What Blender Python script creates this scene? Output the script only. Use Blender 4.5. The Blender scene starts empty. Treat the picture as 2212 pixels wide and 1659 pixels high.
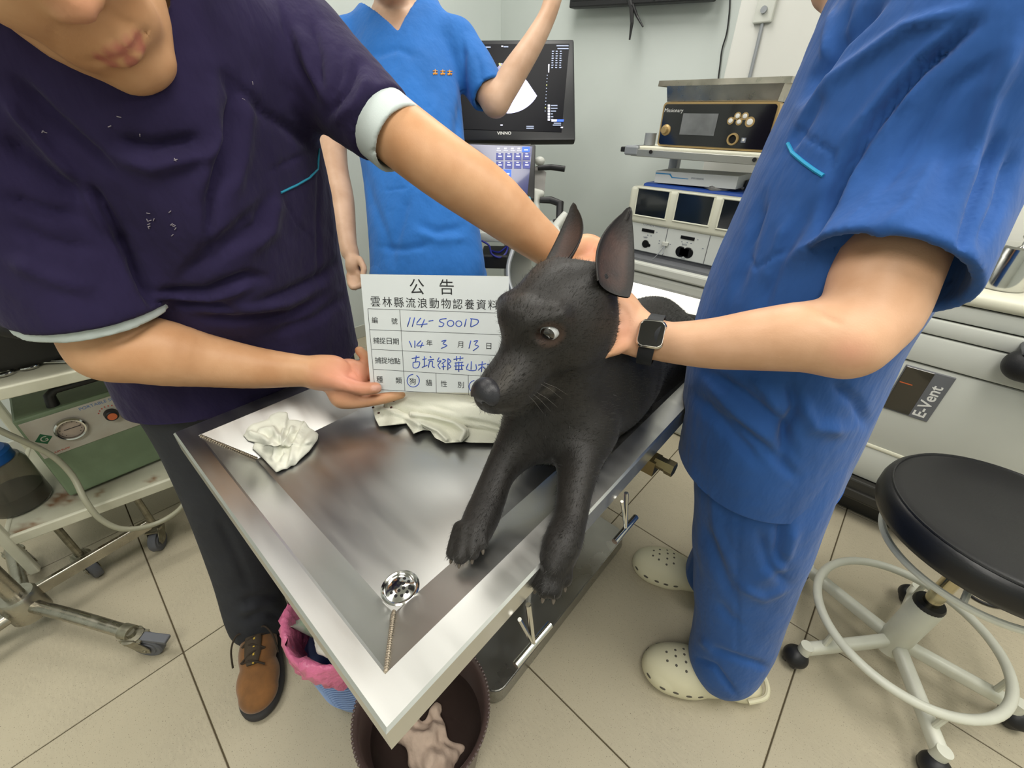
import bpy, bmesh, math, random
import numpy as np
from mathutils import Vector, Matrix
random.seed(5)
S = bpy.context.scene
COL = S.collection

# ------------------------------------------------------------------ camera, world, light, exposure
W, H, F = 2212, 1659, 911.122
YAW, PITCH, ROLL, CH = -0.739354, 0.568012, 0.01688, 1.21
A = np.array
def unit(v):
    v = A(v, float); return v / np.linalg.norm(v)
FW = A([math.sin(YAW) * math.cos(PITCH), math.cos(YAW) * math.cos(PITCH), -math.sin(PITCH)])
_r = A([math.cos(YAW), -math.sin(YAW), 0.0]); _u = np.cross(_r, FW)
RT = _r * math.cos(ROLL) + _u * math.sin(ROLL)
UP = -_r * math.sin(ROLL) + _u * math.cos(ROLL)
EYE = A([0, 0, CH])
cam_data = bpy.data.cameras.new('camera'); cam = bpy.data.objects.new('camera', cam_data); COL.objects.link(cam)
cam.matrix_world = Matrix(((RT[0], UP[0], -FW[0], 0), (RT[1], UP[1], -FW[1], 0), (RT[2], UP[2], -FW[2], CH), (0, 0, 0, 1)))
cam_data.sensor_width = 36.0; cam_data.lens = 36.0 * F / W; cam_data.clip_start = 0.02
S.camera = cam
wd = bpy.data.worlds.new('world'); S.world = wd; wd.use_nodes = True
wd.node_tree.nodes['Background'].inputs[0].default_value = (0.8, 0.85, 0.9, 1); wd.node_tree.nodes['Background'].inputs[1].default_value = 0.15
S.view_settings.view_transform = 'Standard'; S.view_settings.look = 'None'
S.view_settings.exposure = 0.12; S.view_settings.gamma = 1.0
S.cycles.adaptive_threshold = 0.025; S.cycles.max_bounces = 5; S.cycles.diffuse_bounces = 3; S.cycles.glossy_bounces = 3; S.cycles.transmission_bounces = 5; S.cycles.caustics_reflective = False; S.cycles.caustics_refractive = False
LAMPS = [(-1.3, 1.55), (-1.3, -0.35), (0.35, 0.55), (0.35, -1.0), (1.3, 1.2)]     # ceiling panels, x y of the centre
LAMP_POWER = 17.0
for lx, ly in LAMPS:
    ld = bpy.data.lights.new('panel_light', 'AREA'); ld.shape = 'RECTANGLE'; ld.size = 0.56; ld.size_y = 1.14
    ld.energy = LAMP_POWER; ld.color = (1.0, 0.975, 0.92)
    lo_ = bpy.data.objects.new('panel_light', ld); COL.objects.link(lo_); lo_.location = (lx, ly, 2.555)

def ray(x, y): return FW + RT * ((x - W / 2) / F) - UP * ((y - H / 2) / F)
def at(x, y, d): return EYE + ray(x, y) * d                  # point seen at a pixel, d metres in front of the camera plane
def atz(x, y, z):
    r = ray(x, y); return EYE + r * ((z - CH) / r[2])
def aty(x, y, Y):
    r = ray(x, y); return EYE + r * (Y / r[1])
def atx(x, y, X):
    r = ray(x, y); return EYE + r * (X / r[0])
def projv(P):
    v = np.asarray(P) - EYE; t = v @ FW
    return W / 2 + F * (v @ RT) / t, H / 2 - F * (v @ UP) / t, t

# ------------------------------------------------------------------ materials
def lin(c):
    c = A(c, float) / 255.0
    return tuple(np.where(c <= 0.04045, c / 12.92, ((c + 0.055) / 1.055) ** 2.4))
MATS = {}
def mat(name, col, rough=0.5, metal=0.0, var=0.0, vscale=6.0, col2=None, bump=0.0, bscale=120.0, stretch=None, spec=0.5, sheen=0.0,
        sss=0.0, coat=0.0, emis=0.0, trans=0.0, ior=1.45, rvar=0.0, mask=None, alpha=1.0, thin=False, bump2=0.0, b2scale=20.0):
    if name in MATS: return MATS[name]
    m = bpy.data.materials.new(name); m.use_nodes = True; MATS[name] = m
    nt = m.node_tree; N = nt.nodes; L = nt.links; b = N['Principled BSDF']
    c = lin(col); b.inputs['Base Color'].default_value = (*c, 1)
    b.inputs['Roughness'].default_value = rough; b.inputs['Metallic'].default_value = metal
    b.inputs['Specular IOR Level'].default_value = spec; b.inputs['IOR'].default_value = ior
    b.inputs['Transmission Weight'].default_value = trans; b.inputs['Alpha'].default_value = alpha
    if sheen: b.inputs['Sheen Weight'].default_value = sheen; b.inputs['Sheen Roughness'].default_value = 0.5
    if coat: b.inputs['Coat Weight'].default_value = coat; b.inputs['Coat Roughness'].default_value = 0.08
    if sss:
        b.inputs['Subsurface Weight'].default_value = sss; b.inputs['Subsurface Radius'].default_value = (0.012, 0.005, 0.003); b.inputs['Subsurface Scale'].default_value = 1.0
    if emis: m.cycles.emission_sampling = 'NONE'
    if emis: b.inputs['Emission Color'].default_value = (*c, 1); b.inputs['Emission Strength'].default_value = emis
    tc = N.new('ShaderNodeTexCoord'); vec = tc.outputs['Object']
    if stretch:
        mp = N.new('ShaderNodeMapping'); mp.inputs['Scale'].default_value = stretch; L.new(vec, mp.inputs[0]); vec = mp.outputs[0]
    csock = None
    if var or col2:
        nz = N.new('ShaderNodeTexNoise'); nz.inputs['Scale'].default_value = vscale; nz.inputs['Detail'].default_value = 6; L.new(vec, nz.inputs['Vector'])
        mx = N.new('ShaderNodeMix'); mx.data_type = 'RGBA'
        rmp = N.new('ShaderNodeMapRange'); rmp.inputs[1].default_value = 0.35; rmp.inputs[2].default_value = 0.65; L.new(nz.outputs[0], rmp.inputs[0]); L.new(rmp.outputs[0], mx.inputs[0])
        ca = A(c) * (1 - var); cb = A(lin(col2)) if col2 else A(c) * (1 + var)
        mx.inputs[6].default_value = (*ca, 1); mx.inputs[7].default_value = (*np.clip(cb, 0, 1), 1)
        csock = mx.outputs[2]
    for (an, acol, arough) in (mask or []):
        at_ = N.new('ShaderNodeAttribute'); at_.attribute_name = an
        mm = N.new('ShaderNodeMix'); mm.data_type = 'RGBA'; L.new(at_.outputs['Fac'], mm.inputs[0])
        if csock: L.new(csock, mm.inputs[6])
        else: mm.inputs[6].default_value = (*c, 1)
        mm.inputs[7].default_value = (*lin(acol), 1); csock = mm.outputs[2]
    if csock: L.new(csock, b.inputs['Base Color'])
    if csock and emis: L.new(csock, b.inputs['Emission Color'])
    if rvar:
        n2 = N.new('ShaderNodeTexNoise'); n2.inputs['Scale'].default_value = vscale * 1.7; n2.inputs['Detail'].default_value = 5; L.new(vec, n2.inputs['Vector'])
        mr = N.new('ShaderNodeMapRange'); mr.inputs[1].default_value = 0.3; mr.inputs[2].default_value = 0.7; mr.inputs[3].default_value = max(0.02, rough - rvar); mr.inputs[4].default_value = rough + rvar
        L.new(n2.outputs[0], mr.inputs[0]); L.new(mr.outputs[0], b.inputs['Roughness'])
    prev = None
    for st, sc in ((bump2, b2scale), (bump, bscale)):
        if st:
            n3 = N.new('ShaderNodeTexNoise'); n3.inputs['Scale'].default_value = sc; n3.inputs['Detail'].default_value = 4; L.new(vec, n3.inputs['Vector'])
            bp = N.new('ShaderNodeBump'); bp.inputs['Strength'].default_value = st; bp.inputs['Distance'].default_value = 1.0 / sc * 0.6; L.new(n3.outputs[0], bp.inputs['Height'])
            if prev: L.new(prev, bp.inputs['Normal'])
            prev = bp.outputs[0]
    if prev: L.new(prev, b.inputs['Normal'])
    return m

# ------------------------------------------------------------------ objects
ORG = {}
def origin_of(o): return ORG.get(o.name, A([0., 0., 0.]))
def thing(name, label, cat, loc, group=None):
    o = bpy.data.objects.new(name, None); COL.objects.link(o); o.empty_display_size = 0.05
    o.location = tuple(loc); ORG[o.name] = A(loc, float); tag(o, label, cat, group); return o
def tag(o, label=None, cat=None, group=None, kind=None):
    if label: o['label'] = label
    if cat: o['category'] = cat
    if group: o['group'] = group
    if kind: o['kind'] = kind
    return o
def obj(name, V, Fc, m, parent=None, smooth=False, loc=None, masks=None, angle=None):
    V = np.asarray(V, float)
    o0 = origin_of(parent) if parent is not None else A([0., 0., 0.])
    if loc is None:
        loc = o0 if parent is not None else A([(V[:, 0].min() + V[:, 0].max()) / 2, (V[:, 1].min() + V[:, 1].max()) / 2, V[:, 2].min()])
    loc = A(loc, float)
    me = bpy.data.meshes.new(name)
    if isinstance(Fc, np.ndarray):
        n = len(Fc); k = Fc.shape[1]
        me.vertices.add(len(V)); me.vertices.foreach_set('co', (V - loc).astype(np.float32).ravel())
        me.loops.add(n * k); me.loops.foreach_set('vertex_index', Fc.astype(np.int32).ravel())
        me.polygons.add(n); me.polygons.foreach_set('loop_start', np.arange(0, n * k, k, dtype=np.int32))
        me.update(calc_edges=True); me.validate()
    else:
        me.from_pydata((V - loc).tolist(), [], [list(map(int, f)) for f in Fc]); me.update()
    if smooth: me.polygons.foreach_set('use_smooth', np.ones(len(me.polygons), bool))
    for k_, arr in (masks or {}).items():
        a_ = me.attributes.new(k_, 'FLOAT', 'POINT'); a_.data.foreach_set('value', np.asarray(arr, np.float32))
    if m is not None: me.materials.append(m)
    if angle and smooth:
        bm = bmesh.new(); bm.from_mesh(me)
        for e in bm.edges:
            if len(e.link_faces) == 2 and e.calc_face_angle(0) > angle: e.smooth = False
        bm.to_mesh(me); bm.free()
    o = bpy.data.objects.new(name, me); COL.objects.link(o)
    o.location = tuple(loc - o0)
    if parent is not None: o.parent = parent
    ORG[o.name] = loc
    return o
def copy_tree(o, dloc, label=None, parent=None):
    c = o.copy(); COL.objects.link(c); c.parent = parent
    if parent is None: c.location = Vector(o.location) + Vector(dloc)
    if label: c['label'] = label
    for ch in list(o.children): copy_tree(ch, (0, 0, 0), None, c)
    return c

class MB:
    """collects shapes into one mesh"""
    def __init__(s): s.V = []; s.F = []
    def add(s, V, Fc):
        n = len(s.V); s.V += [tuple(v) for v in V]; s.F += [tuple(i + n for i in f) for f in Fc]; return s
    def box(s, c, size, R=None, b=0.0, seg=2):
        bm = bmesh.new(); bmesh.ops.create_cube(bm, size=1.0)
        for v in bm.verts: v.co = Vector((v.co.x * size[0], v.co.y * size[1], v.co.z * size[2]))
        if b: bmesh.ops.bevel(bm, geom=list(bm.edges), offset=b, segments=seg, affect='EDGES', profile=0.5)
        V = A([v.co[:] for v in bm.verts]); bm.verts.index_update()
        Fc = [[v.index for v in f.verts] for f in bm.faces]; bm.free()
        if R is not None: V = V @ np.asarray(R).T
        return s.add(V + A(c), Fc)
    def lohi(s, lo, hi, b=0.0, seg=2): return s.box((A(lo, float) + A(hi, float)) / 2, A(hi, float) - A(lo, float), None, b, seg)
    def cyl(s, p0, p1, r0, r1=None, n=20, cap=True):
        r1 = r0 if r1 is None else r1; return s.tube([p0, p1], [r0, r1], n, cap)
    def tube(s, pts, r, n=12, cap=True, closed=False, sub=0, ell=None):
        P = [A(p, float) for p in pts]; r = list(r) if np.ndim(r) else [r] * len(P)
        if sub: P, r = spline(P, r, sub, closed)
        m = len(P); V = []; prev = None
        for i in range(m):
            a = P[(i - 1) % m] if (closed or i > 0) else P[0]; b = P[(i + 1) % m] if (closed or i < m - 1) else P[-1]
            t = unit(b - a)
            if prev is None: x = np.cross(t, (0, 0, 1) if abs(t[2]) < 0.9 else (1, 0, 0))
            else: x = prev - t * (prev @ t)
            x = unit(x); y = np.cross(t, x); prev = x
            for k in range(n):
                q = 2 * math.pi * k / n; V.append(P[i] + r[i] * (x * math.cos(q) + y * math.sin(q) * (ell or 1)))
        Fc = []
        for i in range(m if closed else m - 1):
            j = (i + 1) % m
            for k in range(n): l = (k + 1) % n; Fc.append((i * n + k, i * n + l, j * n + l, j * n + k))
        if cap and not closed: Fc.append(tuple(range(n))[::-1]); Fc.append(tuple((m - 1) * n + k for k in range(n)))
        return s.add(V, Fc)
    def lathe(s, c, prof, n=40, R=None, sx=1, sy=1):
        V = []; m = len(prof)
        for (r, z) in prof:
            for k in range(n):
                q = 2 * math.pi * k / n; V.append((max(r, 1e-5) * math.cos(q) * sx, max(r, 1e-5) * math.sin(q) * sy, z))
        V = A(V)
        if R is not None: V = V @ np.asarray(R).T
        Fc = [(i * n + k, i * n + (k + 1) % n, (i + 1) * n + (k + 1) % n, (i + 1) * n + k) for i in range(m - 1) for k in range(n)]
        return s.add(V + A(c), Fc)
    def prism(s, poly, d):
        P = [A(p, float) for p in poly]; n = len(P); d = A(d, float)
        return s.add(P + [p + d for p in P], [tuple(range(n))[::-1], tuple(range(n, 2 * n))] + [(i, (i + 1) % n, n + (i + 1) % n, n + i) for i in range(n)])
    def quad(s, *p): return s.add(p, [tuple(range(len(p)))])
    def ball(s, c, r, n=16, R=None):
        r = A([r] * 3 if np.ndim(r) == 0 else r, float); V = []; k2 = n // 2
        for i in range(k2 + 1):
            th = math.pi * i / k2
            for k in range(n):
                ph = 2 * math.pi * k / n; V.append((math.sin(th) * math.cos(ph), math.sin(th) * math.sin(ph), math.cos(th)))
        V = A(V) * r
        if R is not None: V = V @ np.asarray(R).T
        return s.add(V + A(c), [(i * n + k, i * n + (k + 1) % n, (i + 1) * n + (k + 1) % n, (i + 1) * n + k) for i in range(k2) for k in range(n)])
    def build(s, name, m, parent=None, smooth=False, loc=None, angle=0.6):
        V = A(s.V); return obj(name, V, s.F, m, parent, smooth, loc, angle=angle)
def spline(P, r, sub, closed=False):
    P = A(P, float); r = A(r, float); m = len(P); o = []; q = []
    for i in range(m if closed else m - 1):
        g = (lambda k: k % m) if closed else (lambda k: min(max(k, 0), m - 1))
        p0, p1, p2, p3 = (P[g(i + k)] for k in (-1, 0, 1, 2)); a0, a1, a2, a3 = (r[g(i + k)] for k in (-1, 0, 1, 2))
        for t in np.arange(sub) / sub:
            w = (-.5 * t + t * t - .5 * t ** 3, 1 - 2.5 * t * t + 1.5 * t ** 3, .5 * t + 2 * t * t - 1.5 * t ** 3, -.5 * t * t + .5 * t ** 3)
            o.append(w[0] * p0 + w[1] * p1 + w[2] * p2 + w[3] * p3); q.append(w[0] * a0 + w[1] * a1 + w[2] * a2 + w[3] * a3)
    if not closed: o.append(P[-1]); q.append(r[-1])
    return o, q
def rotz(a): return A([[math.cos(a), -math.sin(a), 0], [math.sin(a), math.cos(a), 0], [0, 0, 1]])
def frame(x, y): x = unit(x); y = A(y, float); y = unit(y - x * (x @ y)); return np.stack([x, y, np.cross(x, y)], 1)
def rrect(w, h, r, n=5):
    o = []
    for cx, cy, a0 in ((w / 2 - r, h / 2 - r, 0), (-w / 2 + r, h / 2 - r, 90), (-w / 2 + r, -h / 2 + r, 180), (w / 2 - r, -h / 2 + r, 270)):
        for k in range(n + 1):
            a = math.radians(a0 + 90 * k / n); o.append((cx + r * math.cos(a), cy + r * math.sin(a)))
    return o
def text_mesh(body, size, o, ux, uy, thick=0.0004, align='LEFT', spacing=1.0, bold=0.0):
    """vertices and faces of flat lettering that starts at o and runs along ux with height along uy"""
    cu = bpy.data.curves.new('t', 'FONT'); cu.body = body; cu.size = size; cu.extrude = thick / 2; cu.align_x = align; cu.space_character = spacing; cu.offset = bold
    cu.resolution_u = 3
    ob = bpy.data.objects.new('t', cu); COL.objects.link(ob)
    dg = bpy.context.evaluated_depsgraph_get(); me = ob.evaluated_get(dg).to_mesh()
    n = len(me.vertices); V = np.zeros(n * 3); me.vertices.foreach_get('co', V); V = V.reshape(-1, 3)
    Fc = [tuple(p.vertices) for p in me.polygons]; ob.evaluated_get(dg).to_mesh_clear()
    bpy.data.objects.remove(ob); bpy.data.curves.remove(cu)
    ux = unit(ux); uy = A(uy, float); uy = unit(uy - ux * (ux @ uy)); uz = np.cross(ux, uy)
    return A(o) + V[:, :1] * ux + V[:, 1:2] * uy + (V[:, 2:] + thick / 2) * uz, Fc

# ------------------------------------------------------------------ soft bodies: distance fields meshed by surface nets
class Nd:
    parts = None
    def __init__(s, f, lo, hi): s.f = f; s.lo = A(lo, float); s.hi = A(hi, float)
def smin(a, b, k):
    if k <= 0: return np.minimum(a, b)
    h = np.maximum(k - np.abs(a - b), 0) / k; return np.minimum(a, b) - h * h * k * 0.25
def smax(a, b, k): return -smin(-a, -b, k)
def seg(a, b, ra, rb, n=None, s=1.0):
    a = A(a, np.float32); b = A(b, np.float32); ba = b - a; l2 = float(ba @ ba) + 1e-12; c = (1 / s ** 2 - 1) if n is not None else 0
    nn = unit(n).astype(np.float32) if n is not None else None
    def f(x, y, z):
        px, py, pz = x - a[0], y - a[1], z - a[2]
        t = np.clip((px * ba[0] + py * ba[1] + pz * ba[2]) / l2, 0, 1)
        px = px - t * ba[0]; py = py - t * ba[1]; pz = pz - t * ba[2]
        q = px * px + py * py + pz * pz
        if n is not None: q = q + c * (px * nn[0] + py * nn[1] + pz * nn[2]) ** 2
        return np.sqrt(q) - (ra + t * (rb - ra))
    m = max(ra, rb) * max(1, s); return Nd(f, np.minimum(a, b) - m, np.maximum(a, b) + m)
def chain(pts, r, n=None, s=1.0, sub=4):
    P, R_ = spline(pts, r, sub) if sub else (pts, r)
    def perp(i):
        if n is None: return None
        a = unit(A(P[min(i + 2, len(P) - 1)]) - A(P[max(i - 1, 0)])); q = A(n, float); return q - a * (q @ a)
    return [seg(P[i], P[i + 1], R_[i], R_[i + 1], perp(i), s) for i in range(len(P) - 1)]
def group(nodes, k=0.0):
    def f(x, y, z):
        d = None
        for nd in nodes:
            e = nd.f(x, y, z); d = e if d is None else smin(d, e, k)
        return d
    g_ = Nd(f, np.min([n.lo for n in nodes], 0), np.max([n.hi for n in nodes], 0))
    if k == 0 and len(nodes) > 1: g_.parts = nodes
    return g_
def ell(c, r, R=None):
    c = A(c, np.float32); r = A(r, np.float32); M_ = (np.eye(3) if R is None else np.asarray(R)).astype(np.float32)
    def f(x, y, z):
        px, py, pz = x - c[0], y - c[1], z - c[2]
        q0 = px * M_[0, 0] + py * M_[1, 0] + pz * M_[2, 0]; q1 = px * M_[0, 1] + py * M_[1, 1] + pz * M_[2, 1]; q2 = px * M_[0, 2] + py * M_[1, 2] + pz * M_[2, 2]
        k0 = np.sqrt((q0 / r[0]) ** 2 + (q1 / r[1]) ** 2 + (q2 / r[2]) ** 2); k1 = np.sqrt((q0 / r[0] ** 2) ** 2 + (q1 / r[1] ** 2) ** 2 + (q2 / r[2] ** 2) ** 2) + 1e-9
        return k0 * (k0 - 1) / k1
    m = r.max(); return Nd(f, c - m, c + m)
def cutp(nd, p, n, k=0.004):
    """keep the side of the plane the normal n points away from"""
    p = A(p, float); n = unit(n)
    return Nd(lambda x, y, z: smax(nd.f(x, y, z), (x - p[0]) * n[0] + (y - p[1]) * n[1] + (z - p[2]) * n[2], k), nd.lo, nd.hi)
def minus(nd, other, k=0.004): return Nd(lambda x, y, z: smax(nd.f(x, y, z), -other.f(x, y, z), k), nd.lo, nd.hi)
def field_mesh(ops, h, smooth=1):
    us = [o for o in ops if o[0] == 'u']
    lo = np.min([o[1].lo for o in us], 0) - 4 * h; hi = np.max([o[1].hi for o in us], 0) + 4 * h
    n = np.ceil((hi - lo) / h).astype(int) + 1
    ax = [(lo[i] + h * np.arange(n[i])).astype(np.float32) for i in range(3)]
    fld = np.full(n, 0.05, np.float32)
    for op, nd, k in ops:
        pad = k + 3 * h
        i0 = np.clip(np.floor((nd.lo - pad - lo) / h).astype(int), 0, n - 1); i1 = np.clip(np.ceil((nd.hi + pad - lo) / h).astype(int) + 1, 1, n)
        if np.any(i1 <= i0): continue
        sl = tuple(slice(a_, b_) for a_, b_ in zip(i0, i1))
        ev = lambda nn, q: nn.f(ax[0][q[0]][:, None, None], ax[1][q[1]][None, :, None], ax[2][q[2]][None, None, :]).astype(np.float32)
        if nd.parts:
            d = np.full(i1 - i0, 0.5, np.float32)
            for nn in nd.parts:
                j0 = np.clip(np.floor((nn.lo - pad - 0.01 - lo) / h).astype(int), i0, i1); j1 = np.clip(np.ceil((nn.hi + pad + 0.01 - lo) / h).astype(int) + 1, i0, i1)
                if np.any(j1 <= j0): continue
                q = tuple(slice(a_, b_) for a_, b_ in zip(j0, j1)); r = tuple(slice(a_ - c_, b_ - c_) for a_, b_, c_ in zip(j0, j1, i0)); d[r] = np.minimum(d[r], ev(nn, q))
        else: d = ev(nd, sl)
        fld[sl] = smin(fld[sl], d, k) if op == 'u' else smax(fld[sl], -d, k)
    s = fld < 0
    cnt = np.zeros(n - 1, np.int8)
    cr = [(i, j, k) for i in (0, 1) for j in (0, 1) for k in (0, 1)]
    for i, j, k in cr: cnt += s[i:n[0] - 1 + i, j:n[1] - 1 + j, k:n[2] - 1 + k]
    act = (cnt > 0) & (cnt < 8); I = np.argwhere(act); idx = np.full(n - 1, -1, np.int64); idx[act] = np.arange(len(I))
    fv = np.stack([fld[I[:, 0] + i, I[:, 1] + j, I[:, 2] + k] for i, j, k in cr], 1)
    acc = np.zeros((len(I), 3)); c = np.zeros(len(I))
    for a_ in range(8):
        for b_ in range(a_ + 1, 8):
            da = A(cr[b_]) - A(cr[a_])
            if np.abs(da).sum() != 1: continue
            fa, fb = fv[:, a_], fv[:, b_]; mk = (fa < 0) != (fb < 0); t = np.where(mk, fa / np.where(mk, fa - fb, 1), 0)
            acc += mk[:, None] * (A(cr[a_]) + t[:, None] * da); c += mk
    V = lo + h * (I + acc / c[:, None])
    Q = []
    for axn in range(3):
        o1, o2 = (axn + 1) % 3, (axn + 2) % 3
        sl0 = [slice(1, -1)] * 3; sl1 = [slice(1, -1)] * 3; sl0[axn] = slice(0, -1); sl1[axn] = slice(1, None)
        s0 = s[tuple(sl0)]; s1 = s[tuple(sl1)]; e = np.argwhere(s0 != s1); flip = s0[s0 != s1]
        off = A([1, 1, 1]); off[axn] = 0; e = e + off
        d1 = np.zeros(3, int); d1[o1] = 1; d2 = np.zeros(3, int); d2[o2] = 1
        g = lambda q: idx[q[:, 0], q[:, 1], q[:, 2]]
        q = np.stack([g(e - d1 - d2), g(e - d2), g(e), g(e - d1)], 1)
        q[~flip] = q[~flip][:, ::-1]; Q.append(q)
    Q = np.concatenate(Q); Q = Q[(Q >= 0).all(1)]
    E_ = np.concatenate([Q[:, [0, 1]], Q[:, [1, 2]], Q[:, [2, 3]], Q[:, [3, 0]]])
    for _ in range(smooth):
        a2 = np.zeros_like(V); c2 = np.zeros(len(V)); np.add.at(a2, E_[:, 0], V[E_[:, 1]]); np.add.at(a2, E_[:, 1], V[E_[:, 0]]); np.add.at(c2, E_[:, 0], 1); np.add.at(c2, E_[:, 1], 1)
        V = 0.45 * V + 0.55 * a2 / np.maximum(c2, 1)[:, None]
    return V, Q
def normals(V, Q):
    fn = np.cross(V[Q[:, 2]] - V[Q[:, 0]], V[Q[:, 3]] - V[Q[:, 1]]); N_ = np.zeros_like(V)
    for k in range(4): np.add.at(N_, Q[:, k], fn)
    return N_ / (np.linalg.norm(N_, axis=1)[:, None] + 1e-12)
def pl_dist(px, py, pts):
    pts = A(pts, float); L_ = np.r_[0, np.cumsum(np.hypot(*np.diff(pts, axis=0).T))]; best = np.full(px.shape, 1e9); tt = np.zeros(px.shape)
    for i in range(len(pts) - 1):
        a, b = pts[i], pts[i + 1]; d = b - a; l2 = d @ d + 1e-9
        t = np.clip(((px - a[0]) * d[0] + (py - a[1]) * d[1]) / l2, 0, 1); q = np.hypot(px - a[0] - t * d[0], py - a[1] - t * d[1])
        m_ = q < best; best = np.where(m_, q, best); tt = np.where(m_, (L_[i] + t * math.sqrt(l2)) / L_[-1], tt)
    return best, tt
def folds(V, Q, strokes, fade=0.18):
    """press creases (negative) and ridges (positive) into cloth or skin; each stroke is traced as seen from the camera spot and laid on the near side"""
    N_ = normals(V, Q); x, y, _ = projv(V); face = np.clip(np.sum(N_ * (EYE - V), 1) / np.linalg.norm(V - EYE, axis=1) * 3, 0, 1)
    D = np.zeros(len(V))
    for pts, w, a in strokes:
        p = A(pts, float); m_ = (x > p[:, 0].min() - 3 * w) & (x < p[:, 0].max() + 3 * w) & (y > p[:, 1].min() - 3 * w) & (y < p[:, 1].max() + 3 * w) & (face > 0)
        if not m_.any(): continue
        d, t = pl_dist(x[m_], y[m_], [tuple(q) for q in p]); tp = np.clip(np.minimum(t, 1 - t) / fade, 0, 1); tp = 0.25 + 0.75 * tp
        D[m_] += a * np.exp(-(d / w) ** 2) * tp
    return V + N_ * (D * face)[:, None]
def wobble(V, Q, amp, sc, seed=0):
    rng = np.random.default_rng(seed); N_ = normals(V, Q); d = np.zeros(len(V))
    for o in range(3):
        for _ in range(4):
            k = rng.normal(size=3) * sc * 2 ** o; d += np.sin(V @ k + rng.uniform(0, 6.28)) / 2 ** o / 4
    return V + N_ * (amp * d)[:, None]
def near_px(V, pts, w, soft=0.5):
    x, y, _ = projv(V); d, _t = pl_dist(x, y, pts); return np.clip((w - d) / (w * soft), 0, 1)
def in_px(V, poly):
    x, y, _ = projv(V); P = A(poly, float); c = np.zeros(len(V), bool); j = len(P) - 1
    for i in range(len(P)):
        xi, yi, xj, yj = *P[i], *P[j]
        c ^= ((yi > y) != (yj > y)) & (x < (xj - xi) * (y - yi) / (yj - yi + 1e-12) + xi); j = i
    return c
def u(nodes, k=0.0): return [('u', group(nodes) if isinstance(nodes, list) else nodes, k)]
def cut(nodes, k=0.0): return [('s', group(nodes) if isinstance(nodes, list) else nodes, k)]
# ------------------------------------------------------------------ the room
X0, X1, Y0, Y1, ZC = -2.35, 2.0, -1.9, 2.42, 2.6
def struct(name, mb, m, **k): return tag(mb.build(name, m, **k), kind='structure')
m_wall = mat('wall_paint', (203, 210, 206), 0.55, var=0.03, vscale=2.0, bump=0.05, bscale=60)
m_pil = mat('pilaster_paint', (214, 214, 208), 0.5, var=0.02, vscale=2.0)
m_ceil = mat('ceiling_paint', (225, 226, 222), 0.8)
m_grout = mat('grout', (92, 82, 62), 0.9)
m_tile = bpy.data.materials.new('floor_tile'); m_tile.use_nodes = True
nt = m_tile.node_tree; N = nt.nodes; L = nt.links; b = N['Principled BSDF']
ge = N.new('ShaderNodeNewGeometry')
def noise(sc, det=5, vec=None):
    n = N.new('ShaderNodeTexNoise'); n.inputs['Scale'].default_value = sc; n.inputs['Detail'].default_value = det; L.new(vec or ge.outputs['Position'], n.inputs['Vector']); return n.outputs[0]
def rng_(s, a, c):
    r = N.new('ShaderNodeMapRange'); r.inputs[1].default_value = a; r.inputs[2].default_value = c; L.new(s, r.inputs[0]); return r.outputs[0]
def mixc(f, ca, cb):
    m = N.new('ShaderNodeMix'); m.data_type = 'RGBA'; L.new(f, m.inputs[0])
    for k, q in ((6, ca), (7, cb)):
        if isinstance(q, tuple): m.inputs[k].default_value = (*q, 1)
        else: L.new(q, m.inputs[k])
    return m.outputs[2]
mp = N.new('ShaderNodeMapping'); mp.inputs['Rotation'].default_value = (0, 0, 0.5); mp.inputs['Scale'].default_value = (1, 3.2, 1); L.new(ge.outputs['Position'], mp.inputs[0])
c1 = mixc(rng_(noise(3.0), 0.35, 0.65), lin((186, 176, 152)), lin((172, 163, 142)))
c2 = mixc(rng_(noise(55, 6, mp.outputs[0]), 0.40, 0.66), c1, lin((182, 173, 150)))
c3 = mixc(rng_(noise(230, 2, mp.outputs[0]), 0.66, 0.72), c2, lin((132, 122, 104)))
c4 = mixc(rng_(noise(420, 1), 0.70, 0.74), c3, lin((88, 80, 70)))
L.new(c4, b.inputs['Base Color']); b.inputs['Roughness'].default_value = 0.42; b.inputs['Specular IOR Level'].default_value = 0.35
flo = struct('floor', MB().lohi((X0, Y0, -0.10), (X1, Y1, -0.004)), m_grout)
tx0, ty0, tp = 0.1953, 0.4292, 0.5998
proto = None
for i in range(-6, 5):
    for j in range(-5, 5):
        xa, xb, ya, yb = tx0 + i * tp, tx0 + (i + 1) * tp, ty0 + j * tp, ty0 + (j + 1) * tp
        if xb < X0 + 0.02 or xa > X1 - 0.02 or yb < Y0 + 0.02 or ya > Y1 - 0.02: continue
        full = xa > X0 and xb < X1 and ya > Y0 and yb < Y1
        if full and proto is not None:
            o = proto.copy(); COL.objects.link(o); o.location = (xa + tp / 2, ya + tp / 2, -0.006 - flo.location.z); o.location.x -= flo.location.x; o.location.y -= flo.location.y
            continue
        cx, cy = (xa + xb) / 2, (ya + yb) / 2
        lo = (max(xa, X0) + 0.0016, max(ya, Y0) + 0.0016, -0.006); hi = (min(xb, X1) - 0.0016, min(yb, Y1) - 0.0016, 0.0)
        o = MB().lohi(lo, hi, 0.0012, 1).build('tile', m_tile, flo, loc=(cx, cy, -0.006))
        if full: proto = o
for nm, lo, hi in (('wall_back', (X0, Y1, 0), (X1, Y1 + 0.1, ZC)), ('wall_left', (X0 - 0.1, Y0, 0), (X0, Y1, ZC)),
                   ('wall_right', (X1, Y0, 0), (X1 + 0.1, Y1, ZC)), ('wall_front', (X0, Y0 - 0.1, 0), (X1, Y0, ZC))):
    struct(nm, MB().lohi(lo, hi), m_wall)
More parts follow.
